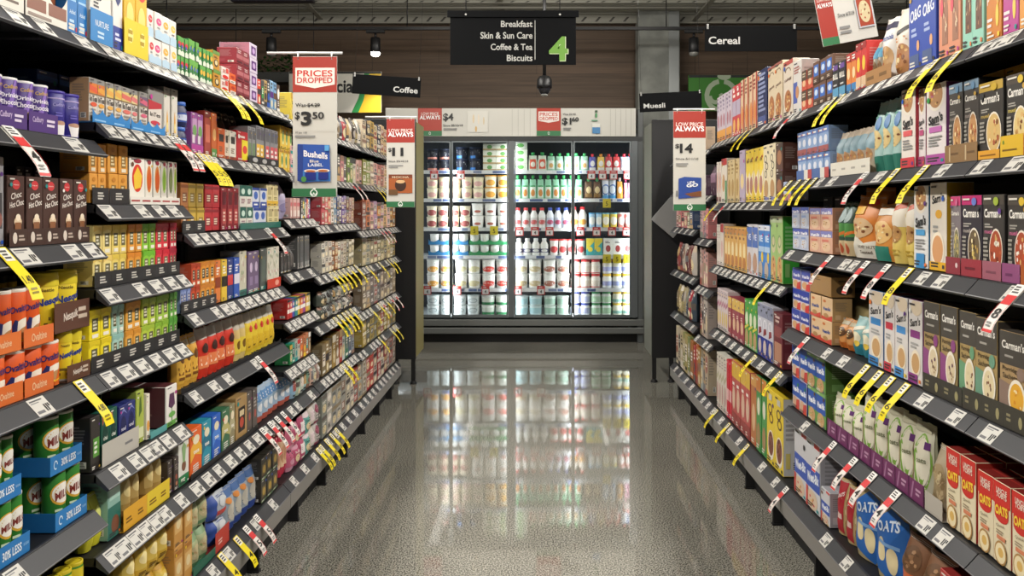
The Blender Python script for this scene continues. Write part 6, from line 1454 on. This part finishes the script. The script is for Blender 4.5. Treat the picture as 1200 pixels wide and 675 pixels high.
P(839.7, 844.5, 2, 1, (841, 190), 'cereal box', 'white flake box with pink oval', 'dcd0c8', [('e', .5, .5, .34, .26, 'c89488'), ('r', .1, .05, .9, .15, '8a5c58')])
P(831, 836.5, 2, 1, (833, 192), 'cereal pouch', 'dark plum pouch', '4c3444', [('r', .2, .4, .8, .7, '8a6c80')], shape='pouch')

sh('R', 0, 2, 'third')
P(1150, 1176, 1, 1, (1160, 228), 'muesli box', 'black muesli box with yogurt bowl', '3a3735', car('4c463f', 'a84c30', 'c86890', '9cb040', ['e8e0d0', 'b85c38', 'd8b070', 'f0ece4', '7c3424']), side='2c2a28')
P(1178, 1206, 1, 1, (1190, 228), 'muesli box', 'black muesli box with strawberry bowl', '3a3735', car('4c463f', 'a84c30', 'c86890', 'd8b838', ['e8e0d0', 'c05030', 'd8b070', 'f0ece4']), side='2c2a28')
sh('R', 1, 2, 'third')
P(1125, 1149, 1, 1, (1130, 229), 'muesli box', 'black muesli box with magenta top', '35323a', car('b82c6c', '6c5c44', 'b0a8a0', '6478c0', ['d8c070', 'e8d8a8', '4c3828', 'b89850']), side='3c3344'); P(1112, 1124, 1, 1, (1117, 230), 'muesli box', 'slim grey muesli box, pink top', '7c7478', car('c84878', '8a8468', 'b0a8a0', 'c86890', ['d8c070', '6c6444']), side='4a3450')
sh('R', 0, 2, 'third')
tray(1127, 1151, .045, '983440', 'crimson card tray', [('l', .2, .8, .6, .35, 1, '6c2430')], inset=.04); tray(1152, 1174, .045, '9c5c6c', 'dusty rose card tray', [('l', .2, .8, .55, .3, 1, '7a4454')], inset=.04); tray(1175, 1196, .045, '8c4c78', 'mauve card tray', [('l', .2, .8, .55, .3, 1, '6a345c')], inset=.04); tray(1197, 1230, .045, 'a8582c', 'orange brown card tray', [], inset=.04)
sh('R', 1, 2, 'third')
tray(1109, 1126, .045, '8c3440', 'dark crimson card tray', [('e', .75, .55, .08, .15, 'e0d0d0')], inset=.04)
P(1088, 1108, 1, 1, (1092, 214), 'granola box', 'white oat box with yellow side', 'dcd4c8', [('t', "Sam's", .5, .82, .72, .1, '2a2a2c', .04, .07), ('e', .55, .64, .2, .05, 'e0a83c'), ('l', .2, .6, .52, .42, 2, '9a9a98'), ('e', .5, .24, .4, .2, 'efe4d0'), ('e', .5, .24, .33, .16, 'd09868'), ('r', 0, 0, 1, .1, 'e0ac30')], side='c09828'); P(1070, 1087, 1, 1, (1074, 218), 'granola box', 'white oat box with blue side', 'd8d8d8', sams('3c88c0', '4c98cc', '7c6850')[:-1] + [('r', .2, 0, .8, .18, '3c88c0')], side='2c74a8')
P(1040, 1069, 2, 1, (1050, 222), 'muesli bag', 'yellow and white muesli bag', 'd8c068', [('r', .05, .5, .95, .92, 'e0d8c8'), ('p', [(.1, .7), (.9, .76), (.9, .84), (.1, .78)], 'c86850'), ('e', .5, .4, .3, .12, 'b88c58'), ('s', .5, .4, .26, .1, 8, OAT), ('l', .2, .8, .2, .1, 2, 'b89838')], shape='pouch', d=.09)
P(1019, 1039, 1, 1, (1026, 238), 'muesli bag', 'orange muesli bag with teal base', 'c88438', [('r', 0, 0, .8, .26, '2c7c6c'), ('e', .5, .5, .36, .2, 'e0b878'), ('s', .5, .5, .3, .17, 12, OAT), ('r', .1, .8, .9, .92, 'e4e0d4')], shape='pouch', d=.09)
P(994, 1018, 1, 1, (1003, 228), 'muesli bag', 'orange honey nut muesli bag', 'c8782c', [('p', [(0, 0), (1, 0), (1, .3), (.6, .24), (.3, .36), (0, .3)], 'd4d0c4'), ('t', 'HONEY NUT', .62, .18, .52, .05, '6a5a4a'), ('t', 'Toasted', .6, .1, .4, .05, '6a5a4a'), ('e', .45, .48, .38, .16, 'c8a880'), ('s', .45, .48, .34, .14, 16, OAT), ('r', .2, .7, .55, .82, 'd8a83c'), ('e', .7, .88, .2, .06, 'd84c40')], shape='pouch', d=.1, side='8c5420')
P(1003, 1030, 1, 1, (1012, 215), 'muesli bag', 'amber muesli bag', 'b4702c', [('r', .2, .6, .8, .8, '9c4c24')], shape='pouch', inset=.16, d=.1)
P(979.5, 993, 2, 1, (982, 236), 'muesli bag', 'dark green landscape print muesli bag', '2c4a3c', [('r', 0, .35, 1, .6, '4c8a48'), ('p', [(0, .3), (1, .42), (1, .48), (0, .36)], 'd8742c'), ('e', .5, .75, .35, .14, '8a9c9c'), ('r', 0, 0, 1, .28, 'c8b48c'), ('e', .6, .14, .2, .1, 'b85838')], shape='pouch', d=.08)
WB = lambda c, c2, pc: [('r', 0, .72, 1, 1, c), ('t', 'Weet-Bix', .5, .8, .84, .14, 'f0eef0', .03, .07), ('e', .5, .3, .36, .22, pc), ('s', .5, .3, .3, .18, 7, ['c89858', 'e0c088', 'a87840']), ('r', .15, .52, .7, .62, c2)]
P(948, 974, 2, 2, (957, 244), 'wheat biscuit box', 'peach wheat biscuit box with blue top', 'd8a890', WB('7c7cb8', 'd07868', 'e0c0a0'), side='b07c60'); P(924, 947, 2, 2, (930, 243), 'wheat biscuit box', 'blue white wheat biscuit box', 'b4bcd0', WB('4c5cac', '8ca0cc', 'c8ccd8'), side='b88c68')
P(955, 990, 2, 1, ztop((950, 232), .15) - cur['z'], 'shipping carton', 'black carton', '242226', [], gap=.014, inset=.18, d=.2)
sh('R', 2, 2, 'third')
P(902.5, 917, 2, 1, (905, 253), 'corn cereal box', 'green and cream cereal box with rings', '98b870', [('e', .5, .58, .36, .14, 'c4bc94'), ('a', .5, .62, .3, .1, 0, 360, .35, '7c9c60'), ('e', .5, .2, .4, .2, 'c89860'), ('s', .5, .2, .36, .18, 12, OAT), ('r', 0, .9, 1, 1, 'a8b490')], side='3c9c38')
P(888, 902, 2, 1, (893, 264), 'wheat cereal box', 'bright blue wheat cereal box', '3c80cc', [('t', 'IE', .5, .75, .6, .12, 'd8e4f0', 0, .06), ('r', 0, .5, 1, .6, 'a8c4e4'), ('e', .7, .4, .2, .1, 'e0c040'), ('e', .4, .16, .36, .16, 'b8a898'), ('r', 0, .9, 1, 1, 'd8dce8')])
P(875, 887.5, 2, 1, (880, 263), 'wheat cereal box', 'white and blue wheat cereal box', 'd4d0d4', [('r', 0, .55, 1, .95, '4c70bc'), ('t', 'VE', .5, .75, .6, .12, 'e4e8f0', 0, .05), ('e', .5, .25, .38, .2, 'b89078')])
P(848, 874.5, 6, 1, (860, 266), 'flake cereal box', 'orange yellow flake box', 'd8a858', [('e', .5, .45, .3, .2, 'e8d4a0'), ('r', 0, .82, 1, .96, 'c88840'), ('e', .5, .2, .34, .14, 'b87840'), ('l', .2, .8, .8, .7, 1, '8a5424')])
P(844, 847.7, 1, 1, (845, 262), 'flake cereal box', 'red topped white cereal box', 'dcd0c4', [('r', 0, .8, 1, 1, 'b83838'), ('e', .5, .4, .3, .2, 'd0a8a0')], topc='b83838')
P(839.6, 843.8, 2, 1, (841, 263), 'flake cereal box', 'white cereal box with pale print', 'dad2c8', [('e', .5, .4, .3, .2, 'c0b0a8'), ('l', .2, .8, .85, .65, 3, 'a89c98')])

def porr(c, pc, pics):
    return [('r', 0, .65, 1, 1, '4c4843'), ('t', "Carman's", .5, .86, .82, .09, 'ece8e0', 0, .05), ('l', .2, .7, .76, .72, 1, 'a8a49c'), ('t', 'Porridge', .42, .6, .6, .06, '4c4030', 0, .03), ('t', 'Sachets', .4, .53, .54, .055, '4c4030', 0, .02), ('p', [(0, .02), (.5, .02), (.5, .44), (0, .48)], c), ('e', .8, .58, .14, .07, c), ('e', .66, .32, .31, .2, 'ece4d4'), ('e', .66, .32, .25, .16, pc), ('s', .66, .32, .23, .14, 12, pics)]
KR = ['6a4a3c', 'e0d4b8', 'd8c8a0', '8a5c40']
sh('R', 0, 3, 'fourth')
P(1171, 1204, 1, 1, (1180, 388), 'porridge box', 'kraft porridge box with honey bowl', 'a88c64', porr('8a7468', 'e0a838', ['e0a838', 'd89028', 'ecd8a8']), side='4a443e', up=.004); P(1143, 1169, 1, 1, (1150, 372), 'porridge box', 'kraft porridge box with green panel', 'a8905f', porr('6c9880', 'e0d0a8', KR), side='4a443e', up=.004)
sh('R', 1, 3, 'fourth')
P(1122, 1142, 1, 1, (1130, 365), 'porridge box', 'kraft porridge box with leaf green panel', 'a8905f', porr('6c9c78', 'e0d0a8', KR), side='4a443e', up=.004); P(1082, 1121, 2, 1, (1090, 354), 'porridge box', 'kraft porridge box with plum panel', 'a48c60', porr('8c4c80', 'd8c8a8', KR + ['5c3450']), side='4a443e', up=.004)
tray(1082, 1128, .05, '3c3a34', 'dark card tray, left', [('l', .15, .4, .7, .3, 2, '8a8264'), ('e', .75, .45, .08, .25, '9c946c')], n=2)
sh('R', 0, 3, 'fourth')
tray(1128.5, 1204, .055, '3f3d36', 'dark card tray, right', [('l', .15, .4, .7, .3, 2, '8a8264'), ('e', .75, .45, .08, .25, '9c946c')], n=3, inset=.04)
sh('R', 1, 3, 'fourth')
for a, b, c, n_, sd in ((1017, 1034, '3c84c4', 'blue', '2c70ac'), (1035, 1047.5, 'c83c4c', 'red', 'a82c3c'), (1048, 1063, '4c90d0', 'sky blue', '4c4868'), (1063.5, 1080, '8a3c84', 'purple', '7c2c74')):
    P(a, b, 1, 1, (1050, 347), 'granola box', 'tall white oat box with %s label' % n_, 'd6d2d0', [('t', "Sam's", .5, .74, .74, .1, '3a3a3c', .05, .06), ('r', .15, .55, .85, .64, c), ('e', .6, .92, .4, .1, 'd8c8b0'), ('e', .55, .25, .36, .16, 'e8dcc4'), ('e', .55, .25, .28, .12, 'c49c6c'), ('r', 0, 0, .7, .12, c), ('l', .2, .8, .5, .42, 2, 'a0a0a0')], side=sd)
P(996, 1016, 2, 1, (1005, 372), 'porridge bag', 'teal and white porridge bag', '8cb4b4', [('r', 0, 0, 1, .3, '2c7c8c'), ('e', .5, .45, .3, .16, 'e0d8bc'), ('p', [(0, .6), (1, .7), (1, .8), (0, .7)], 'dcd8c8'), ('e', .6, .3, .2, .08, 'd8b848')], shape='pouch', d=.07)
P(979, 995, 2, 1, (982, 372), 'porridge bag', 'orange porridge bag with brown label', 'c88c50', [('e', .55, .55, .3, .16, '5c4430'), ('s', .55, .55, .26, .13, 8, OAT), ('r', 0, 0, 1, .2, 'd0742c'), ('r', .1, .8, .9, .92, 'b0a890')], shape='pouch', d=.08)
P(980, 1012, 1, 1, (995, 345), 'porridge bag', 'cream paper bag with purple stamp', 'b0a070', [('e', .3, .7, .12, .07, '8a3c7c'), ('r', .3, .3, .8, .55, 'c8bc94')], shape='pouch', inset=.15, d=.1)
OW = [('t', 'Weet-Bix', .5, .5, .72, .16, '3c5494', .04, .07), ('e', .3, .82, .14, .06, 'c87038'), ('p', [(0, 0), (1, 0), (1, .26), (.5, .1), (0, .16)], 'c84838'), ('e', .45, .2, .22, .1, 'b08858')]
P(949, 974, 2, 2, (955, 345), 'wheat biscuit box', 'cream organic wheat biscuit box', 'd8b890', OW, side='b89868')
P(927.5, 948.5, 2, 3, (932, 314), 'wheat biscuit box', 'blue wheat biscuit box with red corner', 'cfc8cc', [('r', 0, .45, 1, 1, '3444a0'), ('t', 'Weet-Bix', .5, .66, .84, .16, 'e8e8f0', .03, .07), ('e', .4, .24, .3, .18, 'd0a070'), ('p', [(.5, 0), (1, 0), (1, .4), (.6, .3)], 'c83c38')], side='2c3a88')
P(950, 984, 1, 1, (955, 322), 'shipping carton', 'open kraft carton on its side', 'a07c4c', [('e', .4, .3, .3, .2, '4a3c2c'), ('l', .4, .7, .85, .78, 1, '4a3a24')], inset=.05, up=.34, d=.16) if False else None
P(949, 974, 1, 1, (955, 321), 'shipping carton', 'kraft carton on the cream boxes', 'a07c4c', [('l', .1, .6, .9, .7, 2, '6a5030')], up=ztop((955, 345)) - cur['z'] + .004, d=.09, side='9c7848', sels=[('e', .55, .35, .34, .25, '4a3c2c'), ('l', .3, .7, .85, .75, 1, '4a3a24')])
sh('R', 2, 3, 'fourth')
P(906, 916.5, 1, 1, (910, 366), 'cereal box', 'maroon cereal box with tan picture', '6c2c34', [('r', .1, .1, .9, .45, 'b08068'), ('r', .1, .55, .9, .75, '8c4c4c'), ('l', .2, .8, .95, .8, 2, 'd8c0b8')])
P(887, 905.5, 3, 1, (890, 355), 'cereal box', 'white and blue cereal box with red ribbons', 'c4c4d0', [('r', 0, .75, 1, 1, '8c90a8'), ('a', .5, .62, .34, .1, 0, 360, .3, 'e4e4ec'), ('p', [(.2, .4), (.8, .46), (.7, .56), (.3, .54)], '8c3840'), ('r', 0, 0, 1, .38, '2c3894'), ('e', .5, .2, .3, .14, 'c8b8b0')])
P(872, 886.5, 3, 1, (878, 352), 'cereal box', 'bright green cereal box', '4c9c44', [('e', .5, .6, .34, .14, 'd8dcc0'), ('e', .5, .2, .38, .18, 'b8986c'), ('p', [(0, .36), (1, .46), (1, .5), (0, .42)], 'd8c850')])
P(853, 871.5, 4, 1, (860, 350), 'cereal box', 'yellow topped maroon cereal box', '98404c', [('r', 0, .72, 1, 1, 'd8b458'), ('e', .5, .36, .32, .16, 'd8b894'), ('l', .2, .8, .62, .52, 2, 'e4d0bc')])
P(839.7, 852.5, 5, 1, (842, 338), 'cereal box', 'pale pink and yellow cereal box', 'd4c4c4', [('e', .5, .3, .3, .18, 'd8bc60'), ('p', [(0, .55), (1, .65), (1, .75), (0, .62)], 'b8788c'), ('l', .2, .8, .95, .8, 2, '9c8894')])

sh('R', 1, 4, 'fifth')
OT = [('r', 0, .72, 1, 1, 'c83028'), ('p', [(.08, .6), (.9, .6), (.9, .74), (.08, .74)], 'c83028'), ('e', .49, .6, .41, .09, 'c83028'), ('t', 'UNCLE', .5, .9, .62, .06, 'ecd8c8', 0, .05), ('t', 'TOBYS', .5, .84, .62, .06, 'ecd8c8', 0, .05), ('t', 'OATS', .5, .66, .74, .12, 'f0c83c', .02, .09), ('t', 'Quick', .45, .47, .5, .04, '8a7c64', .02), ('l', .2, .75, .42, .36, 2, '9c8c74'), ('r', .25, .3, .75, .35, 'd0805c'), ('e', .48, .14, .36, .15, 'b08850'), ('e', .48, .14, .3, .125, 'ecdcb4'), ('e', .5, .15, .16, .06, 'd8b060')]
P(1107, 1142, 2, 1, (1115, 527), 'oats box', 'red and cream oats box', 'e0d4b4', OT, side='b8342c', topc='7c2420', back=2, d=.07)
sh('R', 0, 4, 'fifth')
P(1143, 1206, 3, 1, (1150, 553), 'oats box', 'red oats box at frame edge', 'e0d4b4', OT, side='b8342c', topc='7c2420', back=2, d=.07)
sh('R', 1, 4, 'fifth')
GB = [('r', .02, .05, .98, .92, 'd4d2bc'), ('e', .6, .46, .36, .4, '84b04c'), ('e', .64, .47, .27, .33, 'e4e0cc'), ('e', .13, .4, .12, .34, 'a08c6c'), ('s', .13, .4, .1, .32, 10, ['b8a480', '8c7854', 'c8b890']), ('r', .7, .66, .92, .76, '5c2c6c'), ('t', 'oats', .62, .5, .36, .06, '7a8060', 0, .03), ('r', .1, .88, .9, .93, 'b8b49c')]
P(1008, 1083, 5, 1, (1040, 475), 'grain pouch', 'green and white grain pouch', 'b4b498', GB, shape='pouch', d=.06, up=.003, full=.6, side='b0b090', spin=.25, inset=.068)
P(973, 1007, 3, 1, (985, 465), 'grain pouch', 'pale green grain pouch at tray end', 'b8b89c', GB, shape='pouch', d=.06, up=.003, full=.6, side='b0b090', spin=.25, inset=.068)
for _a, _b, _m, _n in ((970, 1007.5, 3, 'pale green'), (1008, 1083.5, 5, 'white and green')): tray(_a, _b, .062, '6c2c5c', 'purple card tray of %s pouches' % _n, [('p', [(.1, .1), (.25, .9), (.35, .9), (.2, .1)], '9c6c90'), ('l', .45, .85, .7, .3, 2, 'b890ac'), ('r', .93, 0, 1, 1, '54204a')], n=_m)
P(1086, 1103, 1, 1, (1090, 520), 'grain pouch', 'clear pouch of brown grain', 'a4967c', [('e', .5, .4, .4, .34, '9c8a68'), ('s', .5, .4, .38, .34, 24, ['b8a480', '8c7854', 'c8b890', 'a08c68'])], shape='pouch', d=.085, up=.003, side='948468', inset=.062)
tray(1084.5, 1105, .055, 'b0aaa0', 'plain grey card tray end', [])
GW = [('r', 0, .38, 1, .9, '2c54ac'), ('t', 'Weet-Bix', .5, .62, .86, .26, 'f0f0f4', .04, .09), ('e', .5, .2, .38, .2, 'c8a070'), ('s', .5, .2, .34, .16, 8, ['b88850', 'd8b880', '8aa858']), ('r', 0, .9, 1, 1, '7ca860')]
P(946, 967, 2, 2, (955, 416), 'wheat biscuit box', 'green and blue wheat biscuit box', '6c9c54', GW, side='4a6c30', d=.17)
P(925.5, 945.5, 2, 2, (930, 404), 'wheat biscuit box', 'blue and red wheat biscuit box', 'd0c8c8', GW[:2] + [('e', .4, .2, .3, .18, 'd0a888'), ('p', [(.5, 0), (1, 0), (1, .34), (.6, .3)], 'c84440'), ('r', 0, .9, 1, 1, '34489c')], side='2c3c90')

sh('R', 0, 5, 'bottom')
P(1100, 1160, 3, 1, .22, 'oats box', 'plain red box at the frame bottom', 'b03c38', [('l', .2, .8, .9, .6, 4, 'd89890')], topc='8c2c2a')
sh('R', 1, 5, 'bottom')
P(1050, 1098, 2, 1, .21, 'oat bag', 'clear oat bag with orange label', '7c5438', [('r', .05, .05, .95, .5, 'c86438'), ('e', .5, .7, .35, .18, '6a4a30'), ('s', .5, .7, .3, .16, 14, ['8a6444', '5c4028', 'a8805c'])], shape='pouch', d=.1, side='5c4434')
P(1000, 1049, 2, 1, (1020, 560), 'oat bag', 'blue rolled oat bag', 'a4946c', [('p', [(0, .1), (.7, .0), (1, .2), (.95, .72), (.5, .8), (.05, .6)], '2464b4'), ('e', .3, .34, .14, .13, 'e0d0a4'), ('e', .62, .26, .16, .14, 'e0d0a4'), ('t', 'OATS', .5, .62, .6, .12, 'd8e4f4', .08, .06), ('e', .6, .86, .12, .04, '6ab04c'), ('r', .2, .4, .8, .44, '7ca8dc')], shape='pouch', d=.085, side='b8a880', spin=.3)
P(978, 999, 2, 1, (982, 560), 'oat bag', 'red rolled oat bag', 'b49c6c', [('p', [(.0, .08), (.6, .04), (.66, .95), (.0, .95)], 'a82430'), ('t', 'OATS', .38, .72, .4, .12, 'ecdcd8', .08, .05), ('s', .84, .45, .14, .4, 24, ['c8b080', 'a88c5c', 'd8c498', '8c7048']), ('r', .2, .3, .55, .4, 'd8b8b0')], shape='pouch', d=.07, side='9c8050', spin=.4)
BW = [('r', 0, .3, 1, .62, '3c58b0'), ('t', 'Weet-Bix', .5, .47, .86, .2, 'e8ecf4', .05, .08), ('r', 0, .62, 1, 1, 'c8c8cc'), ('r', .6, .93, 1, 1, 'c83c34'), ('e', .45, .14, .4, .14, 'd8c0a8'), ('s', .45, .14, .36, .12, 9, ['b88850', 'd8b880', 'c84c40']), ('r', 0, 0, .15, .3, 'c85048')]
P(962, 972, 1, 1, (965, 572), 'wheat biscuit box', 'smaller white and blue wheat box', 'd0d0d4', BW, side='a8a8b0')
P(930, 960.5, 2, 1, (937, 505), 'wheat biscuit box', 'large value wheat biscuit box', 'd0d0d4', BW, side='a4a4ac', d=.13)
sh('R', 2, 5 - 1, 'bottom')
P(898, 917, 2, 1, (902, 456), 'cereal box', 'bright yellow cereal box with chocolate bowl', 'e4c838', [('a', .45, .74, .26, .07, 0, 360, .35, '5c4028'), ('a', .58, .62, .26, .07, 0, 360, .35, '5c4028'), ('e', .55, .26, .4, .2, 'ece4d4'), ('e', .55, .28, .33, .16, '7c4838'), ('s', .55, .28, .3, .14, 10, ['9c6448', '5c3428']), ('r', .3, .86, .7, .94, 'c8c4b8')], side='d0d0d0', topc='d8bc30')
P(886, 897.5, 2, 1, (890, 442), 'cereal box', 'green cereal box with orange band', '4c9450', [('r', 0, .8, 1, 1, 'd0843c'), ('e', .5, .6, .3, .12, 'e0dcc8'), ('e', .5, .22, .36, .16, 'a8845c')])
P(879, 885.5, 1, 1, (882, 440), 'cereal box', 'orange brown cereal box', 'b87444', [('e', .5, .4, .3, .2, 'd8b48c'), ('r', 0, .85, 1, 1, 'd09c58')])
P(857, 878.5, 4, 1, (864, 426), 'cereal box', 'red and yellow cereal box', 'b85450', [('r', 0, .74, 1, .98, 'd8b048'), ('e', .5, .42, .34, .18, 'd8b8a0'), ('l', .2, .8, .68, .6, 1, W_), ('r', 0, .0, 1, .2, '98403c')], topc='d8a840')
P(851, 856.5, 2, 1, (853, 422), 'cereal box', 'crimson cereal box', 'c82c3c', [('r', 0, .3, 1, .5, 'e0b0b0')], topc='c83440')
P(839.7, 850.5, 4, 1, (840, 412), 'cereal box', 'pale cream cereal box with pink bowl', 'd4ccc0', [('e', .5, .3, .32, .18, 'b88c88'), ('p', [(0, .5), (1, .6), (1, .68), (0, .58)], 'b8b090'), ('l', .2, .8, .9, .75, 3, 'a09090')], topc='e0dccf')
# last two bays: small facings
C3 = [['b8a088', 'c0483c', '6c8450', 'b89c70'], ['5c4458', '3c3440', '8c7c88', '6c5c68'], ['c87c7c', 'c08890', 'b07078', 'd0a0a0', 'b8a0a0'], ['b88880', 'c09890', 'a87870', 'c8b0a4'], ['a89c94', 'b8a898', 'a08880', 'a83838'], ['b8a890', 'b89870', 'a0a8a8', 'a8803c', 'b4683c', 'a83c3c']]
t3 = [((822, 150), (829, 150)), ((822, 205), (829, 204)), ((815, 244), (829, 241)), ((815, 290), (829, 291)), ((815, 340), (829, 345)), ((815, 400), (829, 416))]
NM6 = ['top', 'second', 'third', 'fourth', 'fifth', 'bottom']
for i in range(6):
    sh('R', 3, i, NM6[i]); S(827 if i < 2 else 829, 812.5, C3[i], 1, t3[i][0], t3[i][1], ['cereal pouch', 'snack box', 'snack box', 'muesli box', 'muesli box', 'cereal box'][i], d=.06, seed=120 + i, pal=PALM)
C4 = [['b8a088', 'c0483c', '6c8450', 'b89c70', '5c4c48'], ['5c4458', '3c3440', '8c7c88', '6c5c68', '4c4450'], ['3c4c6c', '7c8464', 'b06064', 'c07c78', 'b0686c', 'd0a0a0'], ['b8b0a8', '6c2c30', '5c2428', 'b8aca0', '4c3c40', '8c3438'], ['3c4854', 'a83440', '344458', '9c9070', 'a89868', 'b0a078', '9c8c60'], ['a86c3c', '7c8450', 'a8985c', '8c8c54', 'c0b08c', 'b8ac98', 'c8bca4']]
t4 = [((790, 160), (811, 156)), ((790, 205), (811, 205)), ((790, 248), (811, 247)), ((790, 284), (811, 288)), ((790, 330), (811, 340)), ((790, 382), (811, 396))]
for i in range(6):
    sh('R', 4, i, NM6[i]); S(811.5, 787, C4[i], 1, t4[i][0], t4[i][1], ['cereal pouch', 'snack pouch', 'snack box', 'muesli pouch', 'muesli pouch', 'muesli pouch'][i], 'pouch' if i in (1, 3, 4) else 'box', d=.06, seed=150 + i, pal=PALM)
# leafy hedge box beyond the left shelves
t = empty('hedge_planter', (at(322, 0, 8.9)[0], 8.9, at(0, 98, 8.9)[2]))
mb = MB(); rng = random.Random(5)
mb.box(-.55, -.1, -.12, .55, .1, 0, '2a2c28', .004); mb.build('planter_box', t)
mb = MB()
for k in range(420):
    x = rng.uniform(-.55, .55); y = rng.uniform(-.16, .16); z = rng.uniform(-.03, .2); a = rng.random() * 6.28; s = rng.uniform(.025, .05)
    u = Vector((math.cos(a), math.sin(a), rng.uniform(-.6, .8))) * s; w = Vector((-math.sin(a), math.cos(a), rng.uniform(-.5, .5))) * s * .35
    p = Vector((x, y, z))
    mb.add([p - u, p + w, p + u, p - w], [(0, 1, 2, 3)], ('2c5a24', '3c7430', '1e4420')[k % 3])
mb.build('foliage', t)
tag(t, 'dark green leafy planter seen over the left shelves', 'plant')
t.location.z += .12
for x in (-.45, .45):
    mb = MB(); mb.tube([(x, 0, .0), (x, 0, ZC - .02 - t.location.z)], .004, '2a2a2c', 6); mb.build('hanging_rod', t)

finish_labels()

# ================================================================== light
def area(name, loc, rot, sx, sy, e, col=(1, .95, .87), spread=math.pi):
    l = bpy.data.lights.new(name, 'AREA'); l.shape = 'RECTANGLE'; l.size = sx; l.size_y = sy; l.energy = e; l.color = col; l.spread = spread
    o = bpy.data.objects.new(name, l); COL.objects.link(o); o.location = loc; o.rotation_euler = rot
    return o
# two lines of shop lights over the aisle, one washing each side
area('aisle_light', (-1.5, 2.7, 3.45), (0, math.radians(-40), 0), .16, 8.0, LIGHTS['right'])
area('aisle_light', (1.5, 2.7, 3.45), (0, math.radians(40), 0), .16, 8.0, LIGHTS['left'])
area('wall_fill', (0, 6.9, 3.3), (math.radians(128), 0, 0), 9.0, .15, LIGHTS['wall'])  # added fill light lifting the back wall and roof deck, no fitting there
area('aisle_light', (0, -1.6, 3.3), (math.radians(48), 0, 0), 2.2, .3, LIGHTS['near'])  # extra unseen fill from behind the camera, for signs and near pack sides
w = bpy.data.worlds.new('shop'); scene.world = w; w.use_nodes = True
w.node_tree.nodes['Background'].inputs[0].default_value = (.9, .95, 1, 1); w.node_tree.nodes['Background'].inputs[1].default_value = .02

# ================================================================== camera
c = bpy.data.cameras.new('camera'); c.sensor_width = 36; c.lens = 36 * F / 1200
c.shift_x = -(VX - 600) / 1200; c.shift_y = -(337.5 - VY) / 1200; c.clip_start = .05
o = bpy.data.objects.new('camera', c); COL.objects.link(o); o.location = (0, 0, H); o.rotation_euler = (math.pi / 2, 0, 0)
scene.camera = o
scene.view_settings.view_transform = 'Standard'; scene.view_settings.look = 'None'; scene.view_settings.gamma = 1; scene.view_settings.exposure = EXPO
scene.view_settings.use_curve_mapping = False
scene.cycles.use_denoising = True
scene.cycles.max_bounces = 6; scene.cycles.diffuse_bounces = 3; scene.cycles.glossy_bounces = 3; scene.cycles.transparent_max_bounces = 8
scene.cycles.sample_clamp_indirect = 6
